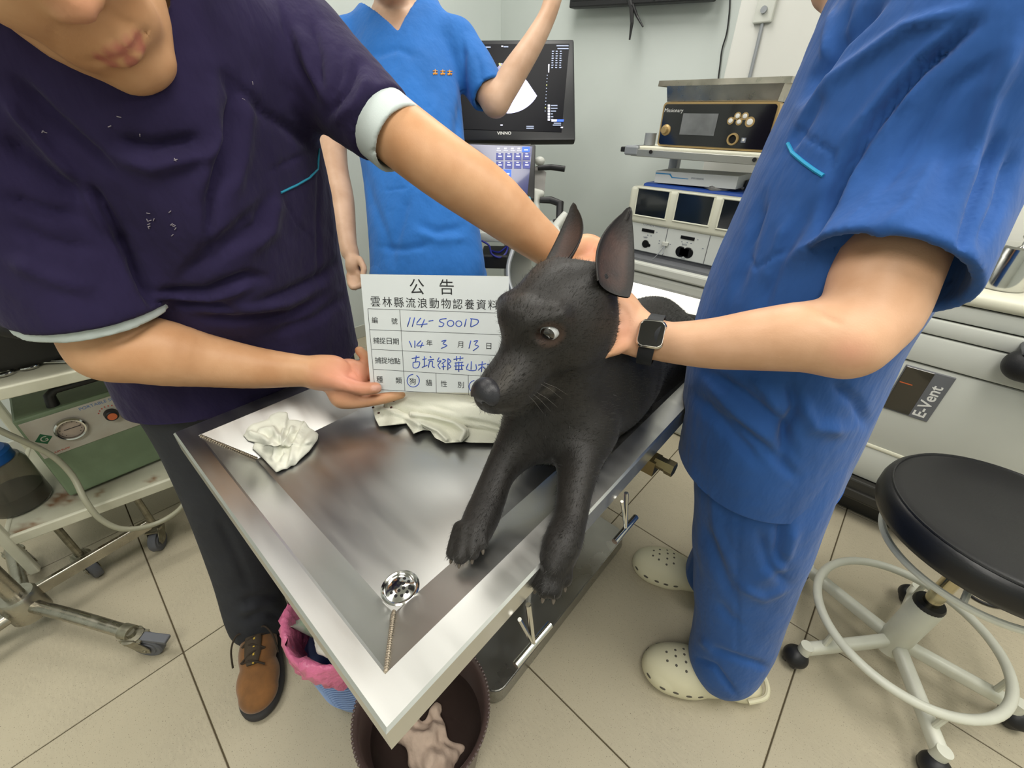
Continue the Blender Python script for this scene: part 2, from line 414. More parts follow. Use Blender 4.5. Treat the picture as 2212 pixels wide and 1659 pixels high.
struct('ceiling', MB().lohi((X0, Y0, ZC), (X1, Y1, ZC + 0.1)), m_ceil)
struct('trim_1', MB().lohi((-0.875, Y1 - 0.12, 0), (X1, Y1, ZC), 0.006), m_pil)
m_base = mat('baseboard_paint', (188, 190, 180), 0.5)
struct('baseboard_back', MB().lohi((X0, Y1 - 0.012, 0), (-0.875, Y1, 0.08), 0.002), m_base)
struct('baseboard_left', MB().lohi((X0, Y0, 0), (X0 + 0.012, Y1 - 0.012, 0.08), 0.002), m_base)
m_lframe = mat('lamp_frame', (235, 236, 234), 0.4); m_diff = mat('lamp_diffuser', (255, 250, 240), 0.6, emis=2.0)
where = ['over the exam table', 'over the steel trolley side', 'over the standing helper', 'near the front wall', 'over the stool side']
for (lx, ly), w_ in zip(LAMPS, where):
    t = thing('ceiling_light', 'white recessed rectangular ceiling light panel ' + w_, 'ceiling light', (lx, ly, 2.57), 'ceiling light panels')
    mb = MB()
    for dx, dy, sx, sy in ((0.295, 0, 0.03, 1.22), (-0.295, 0, 0.03, 1.22), (0, 0.595, 0.56, 0.03), (0, -0.595, 0.56, 0.03)): mb.box((lx + dx, ly + dy, 2.585), (sx, sy, 0.03))
    mb.build('frame', m_lframe, t); MB().box((lx, ly, 2.59), (0.56, 1.16, 0.014)).build('diffuser', m_diff, t)
# ------------------------------------------------------------------ exam table
m_steel = mat('brushed_steel', (214, 214, 211), 0.36, 1.0, var=0.02, vscale=4, bump=0.01, bscale=160, stretch=(1, 6, 1), rvar=0.05)
m_steel2 = mat('worn_steel', (176, 175, 172), 0.3, 1.0, var=0.1, vscale=7, bump=0.01, bscale=90, rvar=0.1)
m_chrome = mat('chrome', (205, 205, 202), 0.12, 1.0, var=0.05, vscale=30)
m_dark = mat('dark_hole', (18, 17, 16), 0.7)
TZ, TB = 0.76, 0.715
TR = rotz(math.radians(1.4)); TO = A([-0.173, 0.036, 0.0])
def tl(a, b_, z): return TO + TR @ A([-a, b_, 0.0]) + A([0, 0, z])      # a across the table from the near long side, b along it
TWd, TLn = 0.603, 1.24
RA, RB, SA, SB = 0.042, 0.029, 0.107, 0.077      # rim and foot of the slope, across and along
tab = thing('exam_table', 'stainless steel veterinary exam table with raised rim and drain hole', 'exam table', tl(TWd / 2, TLn / 2, 0))
def ring(i, z, j=None):
    j = i if j is None else j; return [tl(i, j, z), tl(TWd - i, j, z), tl(TWd - i, TLn - j, z), tl(i, TLn - j, z)]
V = []
lay = [ring(0.004, TZ - 0.04), ring(0.0, TZ - 0.037), ring(0.0, TZ - 0.003), ring(0.003, TZ), ring(RA - 0.003, TZ, RB - 0.003), ring(RA, TZ - 0.002, RB)]
for r_ in lay: V += r_
Fc = []
for k in range(len(lay) - 1):
    for i in range(4): j = (i + 1) % 4; Fc.append((k * 4 + i, k * 4 + j, k * 4 + 4 + j, k * 4 + 4 + i)[::-1])
obj('rim', V, Fc, m_steel, tab)
sl = [ring(RA, TZ - 0.002, RB), ring(SA, TB, SB)]
V = sl[0] + sl[1]
for i in range(4):
    j = (i + 1) % 4; obj('side_panel', [V[i], V[j], V[4 + j], V[4 + i]], [(3, 2, 1, 0)], m_steel, tab)
# bottom with the drain bowl
dc = tl(0.128, 0.101, TB); inn = ring(SA, TB, SB)
n = 32; V = inn[:]; c0 = [dc + A([0.021 * math.cos(2 * math.pi * k / n), 0.021 * math.sin(2 * math.pi * k / n), 0]) for k in range(n)]
bm = bmesh.new(); ov = [bm.verts.new(p) for p in inn]; cv = [bm.verts.new(p) for p in c0]
ed = [bm.edges.new((ov[i], ov[(i + 1) % 4])) for i in range(4)] + [bm.edges.new((cv[i], cv[(i + 1) % n])) for i in range(n)]
bmesh.ops.triangle_fill(bm, use_beauty=True, edges=ed, normal=(0, 0, 1)); bm.normal_update()
for f in bm.faces:
    if f.normal.z < 0: f.normal_flip()
bm.verts.index_update(); V = [v.co[:] for v in bm.verts]; Fc = [[v.index for v in f.verts] for f in bm.faces]; bm.free()
obj('tray_bottom', V, Fc, m_steel, tab)
MB().box(tl(TWd / 2, TLn / 2, TZ - 0.06), (0.5, 1.12, 0.02), TR).build('underframe', m_steel2, tab)
dr = MB().lathe(dc, [(0.0235, 0.0003), (0.0215, 0.0014), (0.0195, 0.0004), (0.0185, -0.0022), (0.0165, -0.0018), (0.012, 0.0008), (0.006, 0.002), (0.0, 0.0022)]).build('drain', m_chrome, tab, True)
mb = MB()
for rr, k_, hz_ in ((0.0052, 5, 0.0008), (0.0115, 10, -0.0004)):
    for k in range(k_):
        a = 2 * math.pi * (k + 0.3) / k_; q = dc + A([rr * math.cos(a), rr * math.sin(a), hz_])
        MB().lathe(q, [(0.0, 0.0016), (0.0021, 0.0016), (0.0021, -0.001)], 10).build('drain_hole', m_dark, dr)
# weld seam in the near corner and at the left corner
m_weld = mat('weld', (150, 140, 124), 0.45, 1.0, var=0.25, vscale=300, bump=0.6, bscale=500)
for (pa, pb) in (((RA, RB), (SA, SB)), ((TWd - RA, RB), (TWd - SA, SB))):
    mb = MB(); p0 = tl(*pa, TZ - 0.001); p1 = tl(*pb, TB + 0.003)
    for k in range(26): mb.ball(p0 + (p1 - p0) * k / 25, (0.0026, 0.0026, 0.0022), 8)
    mb.build('weld_seam', m_weld, tab, True)
# folded hooks under the long side, bolt, lift column and base
m_bolt = mat('brass_bolt', (140, 128, 96), 0.35, 1.0)
for bb in (0.19, 0.43, 0.80):
    p = tl(-0.004, bb, TZ - 0.045); hk = MB()
    hk.cyl(p, p + A([0.012, 0, -0.075]), 0.0035, n=10); hk.cyl(p + A([0.004, -0.02, -0.0]), p + A([0.012, 0.0, -0.075]), 0.0025, n=8)
    q = p + A([0.012, 0, -0.075]); hk.cyl(q + A([0, -0.034, 0]), q + A([0, 0.034, 0]), 0.005, n=12)
    hk.build('tie_hook', m_chrome, tab, True)
p = tl(0.0, 0.55, TZ - 0.062); mb = MB().cyl(p, p + A([0.026, 0, 0]), 0.012, n=6); mb.cyl(p + A([0.02, 0, 0]), p + A([0.034, 0, 0]), 0.014, n=6); mb.box(p + A([-0.01, 0, -0.01]), (0.03, 0.03, 0.03)); mb.build('side_bolt', m_bolt, tab)
cc = tl(TWd / 2, TLn / 2 - 0.02, 0)
MB().box(cc + A([0, 0, 0.19]), (0.16, 0.2, 0.29), TR, 0.01).build('lift_column_sleeve', m_steel2, tab)
MB().box(cc + A([0, 0, 0.48]), (0.13, 0.17, 0.42), TR, 0.008).build('lift_column', m_steel, tab)
bc = (tl(0.135, 0.585, 0) + tl(0.47, 0.585, 0)) / 2; outl = rrect(0.345, 0.635, 0.035, 6)
m_plate = mat('base_steel', (168, 168, 164), 0.3, 1.0, var=0.1, vscale=6, rvar=0.1)
pts = [bc + TR @ A([x, y, 0.012]) for x, y in outl]; mb = MB().prism(pts, (0, 0, 0.043))
V = A(mb.V); V[len(outl):] = (V[len(outl):] - (bc + A([0, 0, 0.055]))) * 0.985 + bc + A([0, 0, 0.055]); mb.V = [tuple(v) for v in V]
mb.prism([bc + TR @ A([x * 0.97, y * 0.98, 0.048]) for x, y in outl], (0, 0, 0.0105)); mb.build('base_plate', m_plate, tab)
for sx in (-0.14, 0.14):
    for sy in (-0.27, 0.27):
        q = bc + TR @ A([sx, sy, 0]); MB().lathe(q, [(0.0, 0), (0.024, 0), (0.024, 0.01), (0.018, 0.014), (0, 0.014)], 16).build('rubber_foot', m_dark, tab)
# ------------------------------------------------------------------ dog
HR = A([[0.0182, 0.9966, -0.0802], [-0.9834, 0.0034, -0.1812], [-0.1803, 0.0821, 0.9802]]); HT = A([-0.3008, 0.3957, 0.9902])
def hd(f, l, u_): return HT + HR @ A([f, l, u_])
m_fur = mat('black_fur', (20, 18, 17), 0.5, var=0.2, vscale=9, col2=(32, 29, 26), bump=0.35, bscale=420, stretch=(1, 1, 0.35), spec=0.4, sheen=0.06,
            mask=[('pink', (92, 70, 60), 0.6), ('pale', (112, 106, 98), 0.6), ('dust', (92, 86, 76), 0.6)])
dog = thing('dog', 'black short-haired dog with pricked ears lying on the steel table', 'dog', (-0.33, 0.62, TB))
ops = []
ops += u([ell(hd(-0.018, 0, 0.010), (0.068, 0.055, 0.052), HR), ell(hd(0.024, 0, 0.010), (0.042, 0.036, 0.040), HR)], 0.03)
ops += u(chain([hd(0.02, 0, -0.016), hd(0.06, 0, -0.029), hd(0.095, 0, -0.038), hd(0.112, 0, -0.040)], [0.043, 0.034, 0.028, 0.024], HR[:, 2], 0.9, 4), 0.02)
for s_ in (-1, 1):
    ops += u([ell(hd(-0.012, 0.036 * s_, -0.022), (0.045, 0.028, 0.038), HR), ell(hd(0.085, 0.014 * s_, -0.048), (0.030, 0.017, 0.019), HR)], 0.02)
    ops += u(seg(hd(0.046, 0.016 * s_, 0.029), hd(0.030, 0.040 * s_, 0.030), 0.009, 0.008), 0.03)
ops += u(chain([hd(-0.01, 0, -0.052), hd(0.05, 0, -0.064), hd(0.094, 0, -0.070)], [0.028, 0.021, 0.015], None, 1, 3), 0.012)
NK = hd(-0.05, 0, -0.015)
ops += u(chain([NK, A([-0.303, 0.48, 0.925]), A([-0.318, 0.535, 0.868]), A([-0.33, 0.58, 0.832])], [0.056, 0.058, 0.076, 0.098], None, 1, 4), 0.04)
ops += u(chain([hd(0.0, 0, -0.055), A([-0.30, 0.42, 0.885]), A([-0.305, 0.43, 0.82])], [0.035, 0.052, 0.062], None, 1, 3), 0.04)
ops += u(chain([A([-0.31, 0.46, 0.812]), A([-0.32, 0.57, 0.815]), A([-0.335, 0.70, 0.805]), A([-0.35, 0.80, 0.80]), A([-0.355, 0.87, 0.80])], [0.084, 0.100, 0.090, 0.080, 0.066], None, 1, 4), 0.04)
ops += u([ell(A([-0.297, 0.845, 0.775]), (0.055, 0.10, 0.072)), ell(A([-0.41, 0.845, 0.775]), (0.055, 0.10, 0.072))], 0.04)     # haunches
ops += u(chain([A([-0.335, 0.66, 0.855]), A([-0.352, 0.82, 0.845]), A([-0.362, 0.90, 0.82])], [0.03, 0.035, 0.03], None, 1, 3), 0.04)
ops += u(chain([A([-0.265, 0.80, 0.738]), A([-0.255, 0.69, 0.734])], [0.028, 0.020], None, 1, 2), 0.03)                     # hind feet
ops += u(chain([A([-0.44, 0.80, 0.738]), A([-0.45, 0.69, 0.734])], [0.028, 0.020], None, 1, 2), 0.03)
# fore legs: shoulder, elbow, wrist, paw; the second one hangs over the rim
LEG1 = [at(1160, 905, 0.640), at(1118, 965, 0.628), at(1080, 1020, 0.612), at(1055, 1080, 0.588), at(1030, 1140, 0.556), at(1014, 1172, 0.540)]
LEG2 = [at(1262, 935, 0.630), at(1250, 1000, 0.595), at(1240, 1065, 0.566), at(1232, 1120, 0.545), at(1212, 1180, 0.520), at(1198, 1222, 0.506)]
ops += u(chain(LEG1, [0.046, 0.034, 0.026, 0.0235, 0.0235, 0.0170], None, 1, 4), 0.025)
ops += u(chain(LEG2, [0.046, 0.031, 0.024, 0.0225, 0.0245, 0.0180], None, 1, 4), 0.025)
TOES = {0: [((994, 1140, .548), (979, 1194, .534)), ((1006, 1142, .541), (995, 1203, .525)), ((1024, 1142, .540), (1021, 1194, .524)), ((1040, 1136, .546), (1042, 1174, .534))],
        1: [((1180, 1205, .514), (1162, 1258, .504)), ((1188, 1212, .506), (1176, 1276, .494)), ((1206, 1212, .505), (1198, 1278, .493)), ((1222, 1200, .512), (1221, 1252, .501))]}
for k in (0, 1):
    for a, b_ in TOES[k]: ops += u(seg(at(*a), at(*b_), 0.0100, 0.0088), 0.0025)
# ear roots
for s_ in (-1, 1): ops += u(ell(hd(-0.055, 0.032 * s_, 0.030), (0.020, 0.014, 0.014), HR), 0.035)
# eye sockets, mouth line
for s_ in (-1, 1): ops += cut(ell(hd(0.0490, 0.0375 * s_, 0.016), (0.0155, 0.0130, 0.0098), HR), 0.003)
for s_ in (-1, 1): ops += cut(chain([hd(0.106, 0.0 * s_, -0.0635), hd(0.085, 0.024 * s_, -0.064), hd(0.045, 0.038 * s_, -0.058), hd(0.02, 0.047 * s_, -0.046)], [0.0022, 0.0022, 0.002, 0.0015], None, 1, 3), 0.003)
V, Q = field_mesh(ops, 0.0032, 1)
V[:, 2] = np.maximum(V[:, 2], TB + 0.0005)
V = wobble(V, Q, 0.0016, 22, 3)
eyes = [hd(0.040, 0.0365 * s_, 0.014) for s_ in (1, -1)]
de = np.minimum(np.linalg.norm(V - eyes[0], axis=1), np.linalg.norm(V - eyes[1], axis=1))
pink = np.clip((0.020 - de) / 0.006, 0, 1) * 0.5
lip = near_px(V, [(1085, 893), (1120, 890), (1160, 866), (1190, 842)], 12) * (V[:, 1] < 0.40) * 0.2
body = obj('body', V, Q, m_fur, dog, True, masks={'pink': pink, 'pale': lip, 'dust': near_px(V, [(1100, 800), (1085, 835)], 16) * 0.2})
m_nose = mat('dog_nose', (38, 38, 42), 0.38, bump=0.3, bscale=700, spec=0.5)
nops = u([ell(hd(0.121, 0, -0.030), (0.016, 0.020, 0.0165), HR)], 0.0) + u([ell(hd(0.124, 0.010 * s_, -0.035), (0.0115, 0.010, 0.0095), HR) for s_ in (1, -1)], 0.006)
for s_ in (1, -1): nops += cut(chain([hd(0.138, 0.0085 * s_, -0.035), hd(0.130, 0.013 * s_, -0.039), hd(0.122, 0.021 * s_, -0.040)], [0.0040, 0.0036, 0.0018], None, 1, 3), 0.002)
nops += cut(seg(hd(0.140, 0, -0.034), hd(0.134, 0, -0.052), 0.0008, 0.0014), 0.002)
V, Q = field_mesh(nops, 0.0011, 1); obj('nose', V, Q, m_nose, dog, True)
m_scl = mat('dog_sclera', (205, 206, 208), 0.12, coat=1.0); m_iris = mat('dog_iris', (42, 34, 30), 0.08, coat=1.0, spec=0.8); m_pup = mat('dog_pupil', (8, 8, 9), 0.05, coat=1.0)
look = unit(at(900, 900, 0.45) - HT)
for s_ in (1, -1):
    c = hd(0.0362, 0.0335 * s_, 0.015); r_ = 0.0120
    e = MB().ball(c, r_, 28).build('eyeball', m_scl, dog, True)
    lk = unit(look + 0.42 * s_ * HR[:, 1]); Rm = frame(np.cross(lk, (0.3, 0.2, 1)), np.cross(lk, np.cross(lk, (0.3, 0.2, 1))))
    R3 = np.stack([Rm[:, 0], np.cross(lk, Rm[:, 0]), lk], 1)
    cap = lambda ang, rr: [(rr * math.sin(ang * k / 8), rr * math.cos(ang * k / 8)) for k in range(8, -1, -1)]
    ir = MB().lathe(c, cap(0.78, r_ * 1.012), 28, R3).build('iris', m_iris, e, True); MB().lathe(c, cap(0.40, r_ * 1.022), 20, R3).build('pupil', m_pup, e, True)
# ears: cupped leaf shells
m_ear = mat('ear_skin', (78, 58, 51), 0.6, var=0.25, vscale=30, col2=(48, 39, 36), bump=0.3, bscale=300, mask=[('fur', (32, 29, 27), 0.6)])
def ear(base, tip, side, facing, wid, cup, notch=None, name='ear'):
    ax = tip - base; Ln = np.linalg.norm(ax); ax = ax / Ln; sd = unit(side - ax * (side @ ax)); nm = np.cross(ax, sd)
    if nm @ facing < 0: nm = -nm
    nu, nv = 17, 30; V = []; msk = []
    for lay_ in (0, 1):
        for j in range(nv + 1):
            v = j / nv; w = wid * (0.62 + 0.9 * v - 1.52 * v ** 2.1) if v < 0.9 else wid * (0.62 + 0.81 - 1.52 * 0.9 ** 2.1) * math.sqrt(max(0, (1 - v) / 0.1))
            w = max(w, 0.0008)
            for i in range(nu + 1):
                q = (i / nu) * 2 - 1; cu_ = cup * (1 - 0.6 * v)
                p = base + ax * (Ln * v) + sd * (w * math.sin(q * cu_) / max(math.sin(cu_), 1e-3) * (1 if cu_ < 1.5 else 1)) + nm * (w * (1 - math.cos(q * cu_)) / max(math.sin(min(cu_, 1.5)), 1e-3) * 0.9) - nm * (0.012 * math.sin(math.pi * v))
                if notch and v > 0.86: p = p - ax * (0.010 * math.exp(-((q - 0.25) / 0.22) ** 2) * min(1, (v - 0.86) / 0.1))
                p = p - nm * (0.0036 * lay_ * (1 - 0.6 * v)); V.append(p)
                msk.append(1.0 if lay_ else min(1.0, max(0, abs(q) - 0.55) / 0.25 + max(0, v - 0.62) / 0.25 + max(0, 0.12 - v) / 0.1))
    Fc = []; n1 = (nu + 1) * (nv + 1); g = lambda l_, j, i: l_ * n1 + j * (nu + 1) + i
    for j in range(nv):
        for i in range(nu):
            Fc.append((g(0, j, i), g(0, j, i + 1), g(0, j + 1, i + 1), g(0, j + 1, i))); Fc.append((g(1, j, i), g(1, j + 1, i), g(1, j + 1, i + 1), g(1, j, i + 1)))
    for j in range(nv):
        for i in (0, nu): Fc.append((g(0, j, i), g(0, j + 1, i), g(1, j + 1, i), g(1, j, i)))
    for i in range(nu): Fc.append((g(0, nv, i), g(0, nv, i + 1), g(1, nv, i + 1), g(1, nv, i)))
    return obj(name, V, Fc, m_ear, dog, True, masks={'fur': msk})
ear(at(1315, 630, 0.500), at(1362, 447, 0.530), RT * 0.90 + FW * 0.42 + UP * 0.1, RT * 0.45 - FW * 0.9, 0.037, 0.95, True)
ear(at(1206, 585, 0.560), at(1238, 438, 0.590), RT * 0.62 - FW * 0.78, -FW * 0.62 - RT * 0.6, 0.036, 1.0)
# claws
m_claw = mat('claw', (86, 78, 68), 0.45)
for k in (0, 1):
    for a, b_ in TOES[k]:
        p = at(*b_); d = unit(p - at(*a)); d2 = unit(d - UP * 0.35)
        MB().tube([p + d * 0.005, p + d * 0.0095 + d2 * 0.001, p + d * 0.0105 + d2 * 0.003], [0.0028, 0.0022, 0.0009], 8).build('claw', m_claw, dog, True)
# tail and whiskers
V, Q = field_mesh(u(chain([A([-0.35, 0.92, 0.80]), A([-0.325, 0.985, 0.788]), A([-0.28, 1.03, 0.775]), A([-0.24, 1.05, 0.768])], [0.026, 0.024, 0.020, 0.012], None, 1, 4), 0.0), 0.004, 1)
obj('tail', wobble(V, Q, 0.002, 40, 1), Q, m_fur, dog, True, masks={'pink': np.zeros(len(V)), 'pale': np.zeros(len(V)), 'dust': np.zeros(len(V))})
m_wh = mat('whisker', (84, 80, 74), 0.4)
rg = np.random.default_rng(2)
for s_ in (1, -1):
    for k in range(5):
        p = hd(0.088 - 0.008 * k, (0.031 + 0.001 * k) * s_, -0.046 - 0.004 * (k % 3)); d = unit(HR @ A([0.1 - 0.12 * k, 1.0 * s_, -0.55 + 0.2 * rg.random()]))
        MB().tube([p - d * 0.004, p + d * 0.012, p + d * 0.028 + A([0, 0, -0.004])], [0.00016, 0.00014, 0.00006], 4).build('whisker', m_wh, dog, True)

# short coat: fine hairs over the whole body
def coat(V, Q, n, ln, seed, parent, flow, skip=None):
    rg = np.random.default_rng(seed); N_ = normals(V, Q); i = rg.integers(0, len(Q), n); w = rg.dirichlet((1, 1, 1, 1), n)
    P = np.einsum('nk,nkc->nc', w, V[Q[i]]); Nn = np.einsum('nk,nkc->nc', w, N_[Q[i]])
    if skip is not None: k = ~skip(P); P, Nn = P[k], Nn[k]
    Fl = flow(P); Fl = Fl - Nn * np.sum(Fl * Nn, 1)[:, None] + rg.normal(size=P.shape) * 0.25; D = Fl / (np.linalg.norm(Fl, axis=1)[:, None] + 1e-9)
    D = D + Nn * (0.30 + 0.15 * rg.random(len(P)))[:, None]; D /= np.linalg.norm(D, axis=1)[:, None]
    Sd = np.cross(D, Nn); Sd /= np.linalg.norm(Sd, axis=1)[:, None] + 1e-9; L_ = ln * (0.6 + 0.8 * rg.random(len(P)))[:, None]; P = P - Nn * 0.0006
    T = np.stack([P - Sd * 0.00030, P + Sd * 0.00030, P + D * L_], 1).reshape(-1, 3)
    o = obj('fur', T, np.arange(len(T)).reshape(-1, 3), m_hairs, parent); o['kind'] = 'stuff'; return o
m_hairs = mat('coat_hair', (26, 24, 22), 0.42, var=0.3, vscale=40, col2=(42, 39, 35), spec=0.4)
bV = np.zeros(len(body.data.vertices) * 3); body.data.vertices.foreach_get('co', bV); bV = bV.reshape(-1, 3) + origin_of(body)
bQ = np.zeros(len(body.data.loops), int); body.data.loops.foreach_get('vertex_index', bQ); bQ = bQ.reshape(-1, 4)
def dog_flow(P):
    head = np.clip((0.13 - np.linalg.norm(P - hd(0.03, 0, -0.01), axis=1)) / 0.05, 0, 1)[:, None]
    legs = ((P[:, 2] < 0.80) & (P[:, 1] < 0.42))[:, None]
    base = np.tile(A([-0.05, 0.9, -0.35]), (len(P), 1)); base = np.where(legs, A([0.1, -1.0, -0.3]), base)
    return head * (-HR[:, 0] + HR[:, 2] * 0.1) + (1 - head) * base
coat(bV, bQ, 60000, 0.0065, 3, dog, dog_flow, lambda P: np.minimum(np.linalg.norm(P - eyes[0], axis=1), np.linalg.norm(P - eyes[1], axis=1)) < 0.014)
# ------------------------------------------------------------------ people: shared helpers
def skin_mat(name, col, col2):
    return mat(name, col, 0.45, var=0.05, vscale=14, col2=col2, bump=0.12, bscale=500, spec=0.35,
               mask=[('lip', (176, 96, 88), 0.4), ('red', (226, 150, 128), 0.5), ('nail', (226, 176, 160), 0.3), ('dark', (150, 104, 82), 0.5)])
SKINM = ('lip', 'red', 'nail', 'dark')
def skin_obj(name, V, Q, m, parent, **masks):
    mk = {k: masks.get(k, np.zeros(len(V))) for k in SKINM}; return obj(name, V, Q, m, parent, True, masks=mk)
def head_ops(R, T, sc=1.0):
    P = lambda f, l, u_: T + R @ (A([f, l, u_]) * sc)
    E3 = lambda c, r: ell(P(*c), A(r) * sc, R)
    o = u([E3((-0.015, 0, 0.055), (0.097, 0.076, 0.088)), E3((0.03, 0, 0.01), (0.066, 0.066, 0.075))], 0.03)
    o += u(E3((0.028, 0, -0.045), (0.060, 0.058, 0.068)), 0.03)
    for s_ in (1, -1):
        o += u(chain([P(-0.005, 0.054 * s_, -0.05), P(0.03, 0.044 * s_, -0.092), P(0.066, 0.016 * s_, -0.116)], [0.022 * sc, 0.022 * sc, 0.019 * sc], None, 1, 3), 0.025)
        o += u(E3((0.058, 0.036 * s_, -0.022), (0.026, 0.026, 0.028)), 0.025)
        o += u(E3((0.070, 0.027 * s_, -0.070), (0.016, 0.020, 0.024)), 0.02)
        o += u(seg(P(0.086, 0.012 * s_, 0.045), P(0.070, 0.045 * s_, 0.042), 0.009 * sc, 0.008 * sc), 0.02)
        o += u(E3((-0.012, 0.078 * s_, 0.0), (0.022, 0.009, 0.032)), 0.008)
        o += cut(E3((0.094, 0.031 * s_, 0.022), (0.018, 0.018, 0.011)), 0.010)
        o += u(E3((0.074, 0.031 * s_, 0.022), (0.012, 0.014, 0.012)), 0.003)
    o += u(E3((0.078, 0, -0.070), (0.014, 0.026, 0.020)), 0.02)
    o += u(E3((0.074, 0, -0.113), (0.018, 0.024, 0.018)), 0.02)
    o += u(chain([P(0.082, 0, 0.038), P(0.096, 0, 0.005), P(0.103, 0, -0.016)], [0.009 * sc, 0.010 * sc, 0.0135 * sc], None, 1, 3), 0.014)
    for s_ in (1, -1): o += u(E3((0.0945, 0.0135 * s_, -0.0215), (0.0115, 0.0085, 0.0085)), 0.007)
    for s_ in (1, -1): o += cut(E3((0.099, 0.0075 * s_, -0.0315), (0.0065, 0.0042, 0.0045)), 0.003)
    o += u(chain([P(0.085, -0.027, -0.0695), P(0.0945, -0.010, -0.0645), P(0.0955, 0, -0.0657), P(0.0945, 0.010, -0.0645), P(0.085, 0.027, -0.0695)], [0.0030 * sc, 0.0054 * sc, 0.0058 * sc, 0.0054 * sc, 0.0030 * sc], None, 1, 4), 0.005)
    o += u(chain([P(0.085, -0.023, -0.0735), P(0.0940, -0.008, -0.0775), P(0.0940, 0.008, -0.0775), P(0.085, 0.023, -0.0735)], [0.0032 * sc, 0.0070 * sc, 0.0070 * sc, 0.0032 * sc], None, 1, 4), 0.005)
    o += cut(chain([P(0.089, -0.028, -0.0705), P(0.1005, -0.010, -0.0702), P(0.1015, 0, -0.0712), P(0.1005, 0.010, -0.0702), P(0.089, 0.028, -0.0705)], [0.0026 * sc] * 5, None, 1, 4), 0.003)
    o += cut(seg(P(0.105, 0, -0.040), P(0.100, 0, -0.056), 0.0032 * sc, 0.0036 * sc), 0.006)
    return o, P
def face_masks(V, P, sc=1.0):
    d = np.full(len(V), 9.0)
    for a in ((-0.018, -0.0675), (-0.009, -0.0655), (0, -0.066), (0.009, -0.0655), (0.018, -0.0675), (-0.014, -0.0755), (0, -0.078), (0.014, -0.0755)):
        d = np.minimum(d, np.linalg.norm(V - P(0.098 - 0.4 * abs(a[0]), a[0], a[1]), axis=1))
    lip = np.clip((0.0082 * sc - d) / (0.003 * sc), 0, 1) * 0.75
    red = np.clip((0.024 - np.linalg.norm(V - P(0.104, 0, -0.016), axis=1)) / 0.018, 0, 1) * 0.5
    return lip, red
def on(V, Q, x, y, w=9.0, _c={}):
    """the point of a surface, and its normal, that is seen at a pixel"""
    k = id(V)
    if k not in _c:
        N_ = normals(V, Q); px, py, d = projv(V); fc = np.sum(N_ * (EYE - V), 1) > 0; _c[k] = (N_, px, py, d, fc, V)
    N_, px, py, d, fc, _ = _c[k]; q = np.hypot(px - x, py - y); m_ = (q < w) & fc
    if not m_.any(): i = np.argmin(np.where(fc, q, 1e9)); return V[i], N_[i]
    dm = d[m_].min(); m_ &= d < dm + 0.02; wt = np.exp(-(q[m_] / (w * 0.5)) ** 2) + 1e-6
    nn = unit((N_[m_] * wt[:, None]).sum(0)); dd = (d[m_] * wt).sum() / wt.sum(); return at(x, y, dd), nn
def piping(name, V, Q, pts, r, m, parent, lift=0.0):
    P = []
    for i in range(len(pts) - 1):
        for t in np.arange(4) / 4: P.append(A(pts[i]) * (1 - t) + A(pts[i + 1]) * t)
    P.append(A(pts[-1])); Q3 = []
    for x, y in P: p, n_ = on(V, Q, x, y); Q3.append(p + n_ * (r * 0.4 + lift))
    return MB().tube(Q3, r, 6).build(name, m, parent, True)
def finger(pts, r, k=0.005): return u(chain([at(*p) for p in pts], r, None, 1, 3), k)
def sleeve(pts, r, end_dir, wall=0.012, cav=0.06, k=0.012):
    """a short sleeve: flared tube cut square at its end and hollow inside"""
    body = group(chain(pts, r, None, 1, 4)); e = A(pts[-1], float); d = unit(end_dir)
    ax_ = unit(A(pts[-1], float) - A(pts[-2], float)); wall = max(wall, 0.012); q0 = e - ax_ * cav
    hol = group([seg(q0, e, r[-1] * 0.55, r[-1] - wall), seg(e, e + ax_ * 0.12, r[-1] - wall, r[-1] - wall)])
    return minus(cutp(body, e, d, 0.003), hol, 0.003)
def band(p0, p1, r0, r1, wall=0.0035):
    p0 = A(p0, float); p1 = A(p1, float); d = unit(p1 - p0)
    b = cutp(cutp(seg(p0 - d * 0.03, p1 + d * 0.03, r0, r1), p1, d, 0.0015), p0, -d, 0.0015)
    return minus(b, seg(p0 - d * 0.1, p1 + d * 0.1, r0 - wall, r1 - wall), 0.001)
def shoe(name, heel, toe, wid, m_up, m_sole, parent, laces=None, m_lace=None):
    heel = A(heel, float); toe = A(toe, float); Ln = np.linalg.norm(toe - heel); f = unit(toe - heel); l_ = np.cross((0, 0, 1), f); R = np.stack([f, l_, A([0, 0, 1.])], 1)
    P = lambda a, b_, c: heel + R @ A([a * Ln, b_, c])
    return Ln, P, R
# ------------------------------------------------------------------ person in the dark purple scrub top, at the left
m_skinL = skin_mat('skin_warm', (202, 150, 108), (214, 166, 126))
m_navy = mat('purple_navy_cotton', (43, 36, 67), 0.85, var=0.10, vscale=18, bump=0.15, bscale=900, bump2=0.30, b2scale=16, stretch=(1, 1, 0.6), sheen=0.06, spec=0.15)
m_under = mat('grey_knit', (196, 206, 204), 0.85, var=0.03, bump=0.25, bscale=700)
m_trou = mat('charcoal_trousers', (44, 46, 52), 0.85, var=0.1, vscale=12, bump=0.15, bscale=700, bump2=0.2, b2scale=24)
m_teal = mat('teal_piping', (40, 140, 170), 0.6)
pl = thing('person', 'person in dark purple scrub top leaning over the table with a white board', 'person', (-0.93, 0.2, 0.0))
LR = A([[0.724, 0.2918, 0.625], [0.108, 0.847, -0.5205], [-0.6813, 0.4443, 0.5817]]); LT = EYE + 0.91 * (A([-0.705, 0.0835, 1.3629]) - EYE) - RT * 0.010 + UP * 0.016
ops, LP = head_ops(LR, LT)
NB = A([-0.80, 0.17, 1.315])
